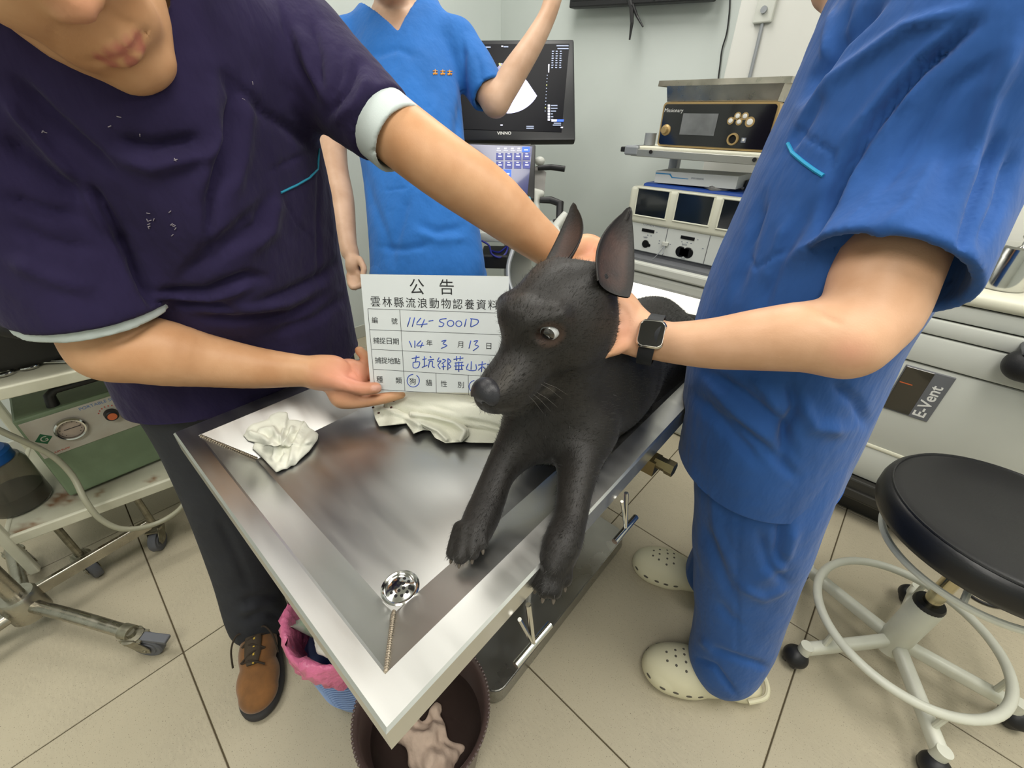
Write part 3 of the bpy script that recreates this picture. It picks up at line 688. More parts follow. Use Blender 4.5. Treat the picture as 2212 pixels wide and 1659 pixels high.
ops += u(chain([LP(-0.035, 0, -0.045), LT * 0.5 + NB * 0.5 + A([-0.03, 0, -0.01]), NB], [0.058, 0.060, 0.066], None, 1, 3), 0.03)
SHR = A([-0.855, 0.01, 1.215]); SHL = A([-0.815, 0.385, 1.285])
ELR = at(240, 752, 0.612); WRR = at(655, 800, 0.755); ELL = at(945, 352, 0.650); WRL = at(1196, 545, 0.730)
ops += u(chain([SHR, ELR * 0.5 + SHR * 0.5, ELR], [0.062, 0.056, 0.047], None, 1, 4), 0.03)
ops += u(chain([at(228, 742, 0.612), at(330, 758, 0.632), at(440, 778, 0.672), at(550, 794, 0.712), at(650, 801, 0.752), at(676, 804, 0.762)], [0.043, 0.051, 0.043, 0.0355, 0.0285, 0.0295], None, 1, 4), 0.02)
ops += u(chain([SHL, at(800, 240, 0.645), ELL, at(1050, 425, 0.675), at(1130, 492, 0.705), WRL], [0.062, 0.050, 0.0485, 0.0475, 0.039, 0.031], None, 1, 4), 0.03)
ops += u(chain([NB, A([-0.88, 0.19, 1.17]), A([-0.93, 0.2, 0.98]), A([-0.95, 0.2, 0.86])], [0.09, 0.15, 0.14, 0.14], A([1, 0, 0.15]), 0.65, 3), 0.06)
ops += u([seg(NB + A([-0.03, 0, -0.06]), SHR, 0.07, 0.06), seg(NB + A([-0.03, 0, -0.06]), SHL, 0.07, 0.06)], 0.04)
for s_, yk in ((1, 0.30), (-1, 0.08)): ops += u(chain([A([-0.95, 0.2 + s_ * 0.09, 0.84]), A([-0.94, yk + 0.02 * s_, 0.46]), A([-0.93, 0.36 if s_ > 0 else 0.0, 0.07])], [0.075, 0.052, 0.036], None, 1, 3), 0.04)
# the hand under the board: palm, thumb on the front, four fingers
ops += u([ell(at(716, 806, 0.768), (0.036, 0.026, 0.033), np.stack([RT, FW, UP], 1)), ell(at(745, 838, 0.776), (0.034, 0.024, 0.036), np.stack([RT, FW, UP], 1)), ell(at(752, 812, 0.79), (0.036, 0.018, 0.033), np.stack([RT, FW, UP], 1))], 0.02)
ops += finger([(690, 812, 0.752), (722, 822, 0.748), (752, 832, 0.748), (784, 840, 0.752), (812, 838, 0.757)], [0.019, 0.0165, 0.0135, 0.0125, 0.0108], 0.012)
ops += finger([(738, 862, 0.772), (768, 868, 0.774), (808, 864, 0.778), (842, 858, 0.782), (868, 853, 0.786)], [0.016, 0.0125, 0.0112, 0.0100, 0.0072], 0.010)
ops += finger([(755, 835, 0.792), (790, 838, 0.800), (822, 826, 0.806), (838, 808, 0.806)], [0.013, 0.0115, 0.0105, 0.009])
ops += finger([(758, 815, 0.797), (795, 808, 0.806), (822, 790, 0.808), (828, 768, 0.806)], [0.013, 0.0112, 0.0102, 0.0088])
ops += finger([(755, 800, 0.796), (784, 795, 0.802), (790, 774, 0.800), (776, 757, 0.796)], [0.0115, 0.0100, 0.0100, 0.0088], 0.006)
# the other hand holds the scruff behind the ears
ops += u(ell(at(1235, 552, 0.738), (0.040, 0.028, 0.026), np.stack([unit(RT - UP * 0.3), FW, UP], 1)), 0.02)
ops += u(ell(at(1268, 545, 0.715), (0.030, 0.030, 0.030)), 0.02)
for i, (a, b_, c) in enumerate((((1262, 532, .72), (1298, 530, .69), (1300, 570, .66)), ((1272, 545, .71), (1308, 552, .675), (1300, 596, .655)), ((1270, 560, .70), (1300, 575, .665), (1285, 615, .65)), ((1255, 572, .70), (1280, 592, .66), (1262, 622, .65)))):
    ops += finger([a, b_, c], [0.0125, 0.011, 0.009])
ops += finger([(1215, 562, .72), (1225, 590, .685), (1238, 612, .66)], [0.015, 0.012, 0.010])
V, Q = field_mesh(ops, 0.0042, 1)
V = folds(V, Q, [([(700, 803), (735, 812), (765, 838)], 3.5, -0.0016), ([(722, 848), (742, 848), (775, 854)], 3, -0.002), ([(765, 782), (770, 805), (782, 822)], 2.5, -0.0016),
                 ([(786, 800), (793, 815)], 2.5, -0.001), ([(772, 835), (774, 852)], 2.5, -0.0008), ([(782, 836), (783, 853)], 2.5, -0.0008),
                 ([(120, 50), (112, 85), (130, 120)], 9, -0.0016), ([(222, 25), (262, 45), (300, 60)], 9, -0.0010),
                 ([(255, 745), (300, 715), (335, 690)], 6, -0.0025), ([(1290, 520), (1298, 545)], 4, -0.002)])
lip, red = face_masks(V, LP)
x_, y_, d_ = projv(V)
palm = np.clip(1 - np.hypot((x_ - 760) / 110, (y_ - 815) / 75), 0, 1) * (d_ > 0.7) * 0.9
knk = np.clip(1 - np.hypot((x_ - 1278) / 45, (y_ - 545) / 45), 0, 1) * 0.6
nail = near_px(V, [(807, 838), (820, 838)], 8, 0.4) * (d_ < 0.78) * 0.7
skin_obj('body', V, Q, m_skinL, pl, lip=lip, red=np.maximum(np.maximum(palm, red), knk), nail=nail)
# hair and eyes
m_hair = mat('black_hair', (24, 22, 21), 0.5, bump=0.6, bscale=260, stretch=(1, 1, 0.2))
def hair(R, T, parent, name='hair'):
    P = lambda f, l, u_: T + R @ A([f, l, u_])
    sh = minus(ell(P(-0.018, 0, 0.062), (0.106, 0.085, 0.097), R), ell(P(0.045, 0, 0.012), (0.075, 0.068, 0.078), R), 0.01)
    sh = cutp(sh, P(-0.02, 0, -0.03), -R[:, 2], 0.01)
    V, Q = field_mesh([('u', sh, 0)], 0.005, 1); return obj(name, wobble(V, Q, 0.003, 60, 4), Q, m_hair, parent, True)
m_eye = mat('eye_dark', (30, 24, 22), 0.1, coat=1.0)
def eyes_of(R, T, parent):
    for s_ in (1, -1):
        MB().ball(T + R @ A([0.0805, 0.031 * s_, 0.021]), 0.0062, 14).build('iris', m_eye, parent, True)
hair(LR, LT, pl); eyes_of(LR, LT, pl)
# scrub top
SN = unit(A([1, 0, 0.22]))
ops = u(chain([A([-0.80, 0.175, 1.27]), A([-0.845, 0.185, 1.19]), A([-0.875, 0.195, 1.07]), A([-0.905, 0.20, 0.94]), A([-0.925, 0.20, 0.80]), A([-0.93, 0.2, 0.74])], [0.155, 0.205, 0.215, 0.218, 0.225, 0.228], SN, 0.68, 4), 0.0)
ops += u([seg(A([-0.83, 0.17, 1.27]), SHR + A([0.01, 0.02, 0.0]), 0.085, 0.083), seg(A([-0.82, 0.17, 1.28]), SHL + A([0, -0.01, 0.0]), 0.085, 0.076)], 0.05)
ops += u(chain([A([-0.735, 0.16, 1.19]), A([-0.745, 0.17, 1.08]), A([-0.77, 0.18, 0.97])], [0.05, 0.06, 0.05], None, 1, 3), 0.09)
e1 = at(200, 655, 0.590); d1 = unit(unit(e1 - SHR) - 0.30 * unit(EYE - e1))
ops += u(sleeve([SHR + A([0.01, 0.0, 0.0]), SHR * 0.45 + e1 * 0.55, e1], [0.092, 0.098, 0.093], d1), 0.03)
e2 = at(829, 272, 0.642); d2 = unit(e2 - SHL)
ops += u(sleeve([SHL, SHL * 0.5 + e2 * 0.5, e2], [0.080, 0.070, 0.0575], d2, cav=0.03), 0.03)
ops += cut(group(chain([LT * 0.4 + NB * 0.6, NB + A([0.0, 0, -0.01])], [0.085, 0.068], None, 1, 2)), 0.012)         # neck opening
V, Q = field_mesh(ops, 0.0052, 1)
V = V[:]; below = V[:, 2] < 0.745; V[below, 2] = 0.745
ST = [([(30, 170), (110, 250), (200, 330), (245, 370)], 14, -0.010), ([(0, 290), (70, 345), (150, 400), (195, 430)], 14, -0.010), ([(0, 215), (60, 275), (130, 350), (180, 400)], 16, 0.009),
      ([(255, 303), (330, 318), (440, 303)], 16, -0.010), ([(245, 335), (330, 362), (440, 332), (475, 280)], 18, 0.008), ([(485, 160), (510, 215), (485, 320), (458, 420), (448, 540)], 12, -0.011),
      ([(455, 190), (462, 300), (430, 420)], 18, 0.007), ([(540, 200), (525, 330), (500, 430)], 18, 0.007), ([(505, 175), (570, 245), (640, 290), (690, 330)], 12, -0.007),
      ([(175, 405), (215, 470), (250, 530), (280, 560)], 10, 0.010), ([(195, 400), (240, 470), (285, 545)], 9, -0.009), ([(578, 430), (565, 485), (505, 530), (430, 590)], 14, -0.009), ([(600, 420), (585, 500), (540, 545)], 14, 0.006),
      ([(606, 20), (640, 130), (690, 225)], 9, -0.006), ([(672, 40), (690, 120), (692, 200)], 8, -0.006), ([(775, 135), (748, 196), (706, 252)], 9, -0.007), ([(800, 160), (770, 225), (720, 268)], 10, 0.005), ([(640, 60), (668, 150), (700, 215)], 9, 0.005), ([(735, 95), (738, 160), (712, 225)], 8, -0.004),
      ([(232, 495), (285, 557), (312, 611), (330, 655)], 12, -0.016), ([(332, 632), (443, 632), (538, 597), (572, 600)], 11, -0.010), ([(330, 655), (475, 663), (530, 678)], 10, -0.009), ([(421, 685), (506, 694), (633, 680), (700, 640)], 11, -0.009),
      ([(390, 600), (450, 545), (510, 500), (560, 450)], 14, -0.008), ([(550, 661), (633, 627), (700, 596), (735, 560)], 11, -0.008), ([(345, 645), (450, 648), (540, 620)], 10, 0.006), ([(420, 668), (520, 672), (620, 655), (690, 620)], 11, 0.006),
      ([(20, 480), (100, 520), (200, 540)], 14, -0.006), ([(10, 420), (90, 450), (170, 470)], 12, -0.008), ([(20, 560), (110, 600), (200, 625)], 16, 0.006), ([(590, 720), (680, 690), (745, 640)], 10, -0.006), ([(692, 340), (686, 470), (690, 620)], 5, -0.003), ([(575, 375), (620, 350), (690, 320)], 4, -0.0025), ([(606, 420), (640, 480), (680, 525)], 4, -0.002)]
V = folds(V, Q, [(a, b, c * 1.25) for a, b, c in ST]); V = wobble(V, Q, 0.0014, 16, 8)
low = (V[:, 2] < 0.768) & (V[:, 1] > 0.0); V[low, 0] = np.minimum(V[low, 0], -0.782)
top = obj('scrub_top', V, Q, m_navy, pl, True); tag(top, 'dark purple cotton scrub top with teal pocket piping')
piping('pocket_piping', V, Q, [(606, 416), (640, 400), (668, 384), (686, 365), (689, 322)], 0.0017, m_teal, top)
rg = np.random.default_rng(11); m_lint = mat('lint', (150, 142, 150), 0.9)
for (x, y, n_) in ((322, 478, 7), (370, 480, 4), (385, 335, 2), (95, 280, 2), (535, 202, 2), (250, 275, 2), (375, 505, 2), (310, 300, 1)):
    for k in range(n_):
        p, nn = on(V, Q, x + rg.normal() * 6, y + rg.normal() * 12); t_ = unit(np.cross(nn, rg.normal(size=3)))
        MB().tube([p + nn * 0.0004, p + nn * 0.0008 + t_ * 0.002, p + nn * 0.0004 + t_ * 0.0038], 0.0005, 5).build('lint', m_lint, top, True)
# undershirt: cuffs and collar
uo = u(band(e1 - d1 * 0.004, e1 + d1 * 0.014, 0.0875, 0.087, 0.008), 0)
V, Q = field_mesh(uo, 0.003, 1); obj('undershirt_cuff', V, Q, m_under, pl, True)
uo = u(band(e2 - d2 * 0.015, e2 + d2 * 0.036, 0.0545, 0.0525, 0.007), 0)
V, Q = field_mesh(uo, 0.0028, 1); V = folds(V, Q, [([(815, 300), (850, 245)], 4, -0.002), ([(800, 330), (830, 318)], 5, -0.003)]); obj('undershirt_cuff', V, Q, m_under, pl, True)
rc = []
for k in range(24):
    a = 2 * math.pi * k / 24; ax = unit(LT - NB); s1 = unit(np.cross(ax, (0, 1, 0.1))); s2 = np.cross(ax, s1); rc.append(NB + ax * 0.012 + 0.071 * (s1 * math.cos(a) + s2 * math.sin(a)))
MB().tube(rc, 0.006, 8, closed=True).build('undershirt_collar', m_under, pl, True)
# trousers
ops = u(chain([A([-0.935, 0.2, 0.90]), A([-0.94, 0.2, 0.78]), A([-0.94, 0.2, 0.72])], [0.195, 0.20, 0.19], SN, 0.68, 3), 0)
ops += u(chain([A([-0.94, 0.10, 0.76]), A([-0.935, 0.07, 0.50]), A([-0.925, 0.03, 0.25]), A([-0.905, 0.005, 0.12]), A([-0.90, 0.0, 0.075])], [0.105, 0.088, 0.074, 0.070, 0.070], None, 1, 4), 0.04)
ops += u(chain([A([-0.94, 0.31, 0.76]), A([-0.935, 0.33, 0.50]), A([-0.925, 0.36, 0.25]), A([-0.91, 0.37, 0.075])], [0.105, 0.088, 0.074, 0.070], None, 1, 4), 0.04)
V, Q = field_mesh(ops, 0.006, 1)
V = folds(V, Q, [([(520, 1300), (560, 1290), (605, 1285)], 9, -0.008), ([(530, 1340), (570, 1325), (610, 1330)], 8, -0.008), ([(520, 1320), (560, 1310)], 8, 0.006), ([(470, 1120), (510, 1200), (540, 1270)], 10, -0.006)])
V[V[:, 2] < 0.03, 2] = 0.03
obj('trousers', V, Q, m_trou, pl, True)
# brown suede shoes
m_suede = mat('brown_suede', (128, 86, 44), 0.85, var=0.2, vscale=25, bump=0.35, bscale=400, sheen=0.3); m_sole = mat('dark_rubber', (52, 50, 50), 0.7, bump=0.1, bscale=200); m_lace = mat('dark_lace', (52, 42, 32), 0.8); m_tongue = mat('tongue', (62, 52, 40), 0.8, bump=0.3, bscale=300); m_yel = mat('yellow_thread', (190, 160, 60), 0.7)
def lace_shoe(ankle, yaw):
    f = A([math.cos(yaw), math.sin(yaw), 0]); l_ = A([-f[1], f[0], 0]); z_ = A([0, 0, 1.]); R = np.stack([f, l_, z_], 1); P = lambda a, b_, c: A([ankle[0], ankle[1], 0]) + R @ A([a, b_, c])
    o = u([ell(P(-0.02, 0, 0.06), (0.055, 0.040, 0.055), R), ell(P(0.07, 0, 0.052), (0.07, 0.043, 0.043), R), ell(P(0.135, 0.003, 0.042), (0.062, 0.047, 0.034), R), ell(P(0.165, 0.005, 0.038), (0.045, 0.043, 0.027), R)], 0.04)
    o = [(a, cutp(b_, P(0, 0, 0.022), -z_), c) for a, b_, c in o]
    V, Q = field_mesh(o, 0.004, 2); up_ = obj('shoe', V, Q, m_suede, pl, True); tag(up_, 'brown suede lace-up shoe with dark rubber sole')
    so = group([ell(P(-0.02, 0, 0.015), (0.062, 0.043, 0.03), R), ell(P(0.06, 0, 0.015), (0.08, 0.043, 0.03), R), ell(P(0.14, 0.004, 0.015), (0.078, 0.051, 0.03), R)], 0.03)
    V, Q = field_mesh(u(cutp(cutp(so, P(0, 0, 0.028), z_), P(0, 0, 0.001), -z_), 0), 0.004, 1); obj('sole', V, Q, m_sole, up_, True)
    top_ = lambda a: 0.098 - 0.16 * max(0, a - 0.05) - 1.3 * max(0, a - 0.08) ** 2
    mb = MB().tube([P(a, 0, top_(a) + 0.000) for a in (0.03, 0.05, 0.075, 0.10, 0.122)], [0.016, 0.018, 0.019, 0.018, 0.012], 12, ell=0.35); mb.build('tongue', m_tongue, up_, True)
    for k in range(5):
        a = 0.045 + 0.018 * k; s_ = 1 if k % 2 else -1
        MB().tube([P(a - 0.008, 0.024 * s_, top_(a) - 0.006), P(a, 0, top_(a) + 0.007), P(a + 0.01, -0.026 * s_, top_(a) - 0.008)], 0.0023, 7, sub=4).build('lace', m_lace, up_, True)
        MB().box(P(a + 0.004, 0.004, top_(a + 0.004) + 0.0055), (0.006, 0.004, 0.002), R).build('yellow_stitch', m_yel, up_)
    for s_ in (1, -1): MB().tube([P(0.05, 0.006 * s_, 0.105), P(0.055, 0.030 * s_, 0.118), P(0.075, 0.046 * s_, 0.098), P(0.10, 0.05 * s_, 0.062)], 0.0022, 7, sub=5).build('lace', m_lace, up_, True)
    return up_
gt = atz(562, 1535, 0.0); ga = A([-0.893, -0.002, 0])
lace_shoe(ga, math.atan2(gt[1] - ga[1], gt[0] - ga[0])); lace_shoe(A([-0.91, 0.37, 0]), 0.1)
# ------------------------------------------------------------------ person in royal blue scrubs, at the right
m_skinR = skin_mat('skin_light', (208, 160, 124), (220, 175, 142))
m_blue = mat('royal_blue_cotton', (46, 86, 150), 0.8, var=0.12, vscale=9, bump=0.15, bscale=900, bump2=0.30, b2scale=15, stretch=(1, 1, 0.45), sheen=0.12, spec=0.15)
pr = thing('person', 'person in royal blue scrubs and cream clogs holding the dog by the neck', 'person', (-0.01, 0.83, 0.0))
RRf = unit(A([-0.80, -0.12, -0.58])); RRl = unit(np.cross((0, 0, 1), RRf)); RR = np.stack([RRf, RRl, np.cross(RRf, RRl)], 1); RTt = A([-0.222, 0.880, 1.498])
ops, RP = head_ops(RR, RTt)
RNB = A([-0.125, 0.85, 1.345]); SN_ = A([-0.012, 0.70, 1.285]); SF_ = A([-0.06, 1.00, 1.27])
ELN = at(1832, 728, 0.470); WRN = at(1432, 738, 0.590)
ops += u(chain([RP(-0.035, 0, -0.045), RTt * 0.45 + RNB * 0.55, RNB], [0.056, 0.058, 0.064], None, 1, 3), 0.03)
ops += u(chain([SN_ + A([0, 0.02, -0.01]), at(1990, 410, 0.485), at(1915, 575, 0.468), at(1880, 672, 0.468), ELN], [0.050, 0.050, 0.050, 0.0475, 0.042], None, 1, 4), 0.03)
ops += u(chain([at(1818, 736, 0.470), at(1740, 728, 0.483), at(1640, 734, 0.510), at(1540, 742, 0.546), at(1450, 740, 0.585), at(1412, 732, 0.602)], [0.0385, 0.0405, 0.0375, 0.0330, 0.0285, 0.0290], None, 1, 4), 0.02)
ops += u(chain([SF_, A([-0.03, 1.06, 1.08]), A([-0.05, 1.07, 1.0]), A([-0.12, 1.05, 0.86]), A([-0.14, 1.04, 0.80])], [0.055, 0.048, 0.044, 0.030, 0.032], None, 1, 4), 0.03)      # far arm rests behind the table edge
ops += u(chain([RNB, A([-0.075, 0.83, 1.18]), A([-0.09, 0.82, 0.98]), A([-0.085, 0.82, 0.82])], [0.09, 0.15, 0.14, 0.14], A([1, 0.1, 0]), 0.68, 3), 0.06)
ops += u([seg(RNB + A([0, 0, -0.06]), SN_, 0.07, 0.058), seg(RNB + A([0, 0, -0.06]), SF_, 0.07, 0.058)], 0.04)
for pts in ([(-0.05, 0.74, 0.78), (0.0, 0.745, 0.42), (0.085, 0.738, 0.07)], [(-0.07, 0.91, 0.78), (-0.05, 0.93, 0.42), (-0.06, 0.955, 0.07)]): ops += u(chain([A(p) for p in pts], [0.075, 0.052, 0.036], None, 1, 3), 0.04)
B3 = np.stack([RT, FW, UP], 1)
ops += u([ell(at(1372, 716, 0.606), (0.026, 0.020, 0.036), B3), ell(at(1352, 706, 0.606), (0.024, 0.020, 0.040), B3)], 0.018)
for pts, r_ in ((((1356, 672, .606), (1330, 655, .600), (1305, 650, .59), (1290, 660, .578)), (.0125, .0115, .0105, .009)), (((1345, 690, .606), (1318, 688, .594), (1296, 690, .580), (1284, 700, .568)), (.0125, .0115, .0105, .009)),
                (((1345, 715, .602), (1320, 722, .588), (1302, 728, .574), (1290, 736, .562)), (.0120, .011, .010, .0085)), (((1350, 742, .598), (1332, 752, .585), (1315, 758, .574), (1304, 764, .566)), (.011, .010, .009, .008)),
                (((1375, 690, .612), (1362, 660, .618), (1345, 640, .618), (1325, 632, .612)), (.016, .0135, .012, .010))): ops += finger(pts, list(r_), 0.008)
V, Q = field_mesh(ops, 0.0042, 1)
V = folds(V, Q, [([(1352, 665), (1360, 700), (1356, 740)], 4, -0.0022), ([(1385, 690), (1372, 725), (1366, 775)], 3.5, -0.0020), ([(1742, 650), (1790, 690), (1820, 700)], 6, -0.002)])
x_, y_, d_ = projv(V); redm = np.clip(1 - np.hypot((x_ - 1350) / 40, (y_ - 710) / 80), 0, 1) * 0.45 + np.clip(1 - np.hypot((x_ - 1840) / 70, (y_ - 760) / 50), 0, 1) * 0.4
skin_obj('body', V, Q, m_skinR, pr, red=redm); hair(RR, RTt, pr); eyes_of(RR, RTt, pr)
# scrub top
RN = unit(A([1, 0.12, 0.0]))
ops = u(chain([A([-0.100, 0.85, 1.315]), A([-0.076, 0.83, 1.22]), A([-0.084, 0.815, 1.08]), A([-0.095, 0.81, 0.94]), A([-0.085, 0.81, 0.80]), A([-0.07, 0.81, 0.665])], [0.14, 0.192, 0.208, 0.214, 0.214, 0.208], RN, 0.70, 4), 0.0)
ops += u([seg(A([-0.08, 0.85, 1.30]), SN_, 0.075, 0.074), seg(A([-0.08, 0.85, 1.30]), SF_, 0.075, 0.072)], 0.05)
e3 = at(1893, 596, 0.466); d3 = unit(at(1860, 660, 0.467) - at(1960, 470, 0.470))
ops += u(sleeve([SN_ + A([0, 0.01, 0.0]), at(1990, 400, 0.480), e3], [0.078, 0.086, 0.0845], d3, 0.006, 0.05), 0.025)
e4 = A([-0.032, 1.06, 1.09]); ops += u(sleeve([SF_, e4], [0.075, 0.080], e4 - SF_, 0.004, 0.06), 0.03)
ops += cut(group(chain([RTt * 0.35 + RNB * 0.65, RNB], [0.085, 0.066], None, 1, 2)), 0.012)
V, Q = field_mesh(ops, 0.0046, 1)
V[V[:, 2] < 0.66, 2] = 0.66
ST = [([(1907, 0), (1813, 89), (1762, 165), (1735, 215)], 13, -0.014), ([(2107, 47), (1987, 146), (1892, 269), (1820, 380), (1790, 430), (1735, 525)], 13, -0.018), ([(2090, 20), (1960, 60), (1800, 175), (1730, 260)], 14, 0.009), ([(1990, 165), (1880, 300), (1810, 420)], 14, 0.007),
      ([(2060, 60), (1930, 180), (1830, 300)], 14, 0.006), ([(2160, 120), (2060, 190), (1980, 300), (1900, 420)], 14, -0.005), ([(2212, 70), (2140, 200), (2100, 320), (2065, 450)], 22, 0.010), ([(2150, 300), (2110, 420), (2080, 560)], 14, -0.007), ([(2190, 330), (2160, 440), (2120, 530)], 12, -0.006), ([(2030, 330), (1960, 450), (1840, 560)], 16, 0.005),
      ([(1840, 0), (1800, 90), (1765, 180)], 8, -0.006), ([(1800, 20), (1775, 130)], 7, 0.005), ([(1790, 190), (1740, 270), (1700, 330)], 9, -0.006), ([(1650, 420), (1620, 540), (1590, 640)], 12, -0.005), ([(1760, 430), (1680, 560), (1640, 680)], 13, -0.006), ([(1700, 480), (1650, 620)], 12, 0.005),
      ([(1512, 798), (1600, 850), (1690, 920), (1720, 990)], 13, -0.008), ([(1500, 850), (1570, 930), (1640, 1000)], 13, -0.008), ([(1700, 820), (1720, 880), (1690, 950), (1700, 1010)], 13, -0.009), ([(1720, 860), (1760, 920), (1830, 930)], 16, 0.007), ([(1530, 830), (1600, 900), (1680, 960)], 12, 0.006), ([(1800, 830), (1850, 870), (1880, 930)], 12, -0.006), ([(1560, 900), (1640, 960), (1720, 1030)], 11, -0.006), ([(1620, 810), (1660, 850), (1680, 890)], 12, 0.005),
      ([(1730, 540), (1800, 537), (1900, 533)], 3.5, -0.0025), ([(1995, 552), (2035, 590), (2062, 622)], 3.5, -0.0025), ([(1608, 545), (1632, 580), (1660, 562), (1700, 535)], 3.5, -0.0025), ([(1660, 440), (1620, 520), (1608, 545)], 3.5, -0.0025), ([(1720, 275), (1748, 300), (1800, 330), (1795, 380)], 4, -0.003), ([(1705, 305), (1722, 275)], 4, -0.003)]
V = folds(V, Q, [(a, b, c * 1.2) for a, b, c in ST]); V = wobble(V, Q, 0.0014, 15, 5)
low = (V[:, 2] < 0.766) & (V[:, 1] < 1.27); V[low, 0] = np.maximum(V[low, 0], -0.170 - 0.0244 * (V[low, 1] - 0.036))
topR = obj('scrub_top', V, Q, m_blue, pr, True); tag(topR, 'royal blue cotton scrub top with teal pocket piping')
m_teal2 = mat('cyan_piping', (34, 150, 196), 0.6)
piping('pocket_piping', V, Q, [(1702, 310), (1712, 330), (1738, 352), (1760, 368), (1779, 380)], 0.0022, m_teal2, topR)
# trousers
ops = u(chain([A([-0.08, 0.82, 0.84]), A([-0.07, 0.82, 0.74])], [0.19, 0.19], RN, 0.68, 3), 0)
ops += u(chain([A([-0.055, 0.735, 0.74]), A([-0.025, 0.735, 0.56]), A([0.01, 0.742, 0.36]), A([0.038, 0.738, 0.20]), A([0.046, 0.732, 0.12]), A([0.048, 0.730, 0.085])], [0.116, 0.110, 0.097, 0.088, 0.083, 0.072], None, 1, 4), 0.04)
ops += u(chain([A([-0.07, 0.90, 0.74]), A([-0.055, 0.915, 0.50]), A([-0.045, 0.935, 0.28]), A([-0.05, 0.945, 0.11])], [0.118, 0.100, 0.090, 0.086], None, 1, 4), 0.04)
V, Q = field_mesh(ops, 0.0055, 1); V[V[:, 2] < 0.035, 2] = 0.035
ST = [([(1520, 1130), (1560, 1230), (1590, 1300)], 13, -0.008), ([(1600, 1080), (1593, 1250), (1592, 1420)], 3.5, -0.003), ([(1690, 1120), (1680, 1190), (1700, 1230)], 12, -0.010), ([(1720, 1130), (1690, 1220), (1640, 1250)], 12, 0.008), ([(1640, 1150), (1660, 1220), (1700, 1260)], 11, -0.008),
      ([(1550, 1300), (1580, 1340), (1595, 1345)], 10, -0.006), ([(1500, 1420), (1545, 1440), (1590, 1500)], 6, -0.009), ([(1530, 1400), (1600, 1425), (1665, 1445)], 8, -0.008), ([(1510, 1380), (1540, 1410)], 8, 0.006), ([(1700, 1270), (1650, 1290), (1600, 1265)], 10, 0.006), ([(1480, 1060), (1490, 1150), (1510, 1240)], 10, -0.006), ([(1540, 1060), (1550, 1150), (1580, 1230)], 12, 0.006)]
V = folds(V, Q, ST); V = wobble(V, Q, 0.003, 14, 6); obj('trousers', V, Q, m_blue, pr, True)
# smart watch on the near wrist
m_wband = mat('watch_band', (34, 36, 40), 0.6); m_wcase = mat('watch_case', (190, 188, 182), 0.15, 1.0); m_wglass = mat('watch_glass', (9, 8, 9), 0.06, coat=1.0)
wc = at(1407, 722, 0.5735); wn = unit(EYE - wc); wn = unit(wn + UP * 0.16 - RT * 0.05); wy = unit(UP * 0.97 + RT * 0.23 + FW * 0.1); wR = frame(np.cross(wy, wn), wy)
wt = bpy_w = None
waist = unit(at(1450, 740, 0.585) - at(1395, 730, 0.610)); cw = at(1406, 734, 0.603)
prof = [cw + 0.0305 * (wn * math.cos(a) * 1.02 + unit(np.cross(waist, wn)) * math.sin(a) * 1.12) for a in np.linspace(0, 2 * math.pi, 37)[:-1]]
Vb, Fb = [], []
for p in prof:
    o_ = unit(p - cw)
    for q, w_ in ((0.0, -1), (0.0, 1), (0.0028, 1), (0.0028, -1)): Vb.append(p + o_ * q + waist * 0.0115 * w_)
for i in range(36):
    for k in range(4): Fb.append((i * 4 + k, i * 4 + (k + 1) % 4, ((i + 1) % 36) * 4 + (k + 1) % 4, ((i + 1) % 36) * 4 + k))
wt = thing('smart_watch', 'black square smart watch on the wrist holding the dog', 'watch', wc)
obj('band', Vb, Fb, m_wband, wt, True, angle=0.6)
def slab(w, h_, r_, z0, z1, ins=0.0, n=6):
    a = [wc + wR @ A([x, y, z0]) for x, y in rrect(w, h_, r_, n)]; b_ = [wc + wR @ A([x, y, z1]) for x, y in rrect(w - ins, h_ - ins, max(r_ - ins / 2, 0.001), n)]
    k = len(a); return MB().add(a + b_, [tuple(range(k))[::-1], tuple(range(k, 2 * k))] + [(i, (i + 1) % k, k + (i + 1) % k, k + i) for i in range(k)])
mb = slab(0.037, 0.040, 0.010, -0.006, 0.0015); q = slab(0.037, 0.040, 0.010, 0.0015, 0.0038, 0.004); mb.add(q.V, q.F); mb.build('case', m_wcase, wt, True, angle=0.4)
slab(0.0325, 0.0355, 0.008, 0.0034, 0.0046, 0.0015).build('screen', m_wglass, wt, True, angle=0.4)
q0 = wc + wR @ A([0.019, 0.006, -0.001]); MB().cyl(q0, q0 + wR @ A([0.003, 0, 0]), 0.0032, n=14).build('crown', m_wcase, wt, True)
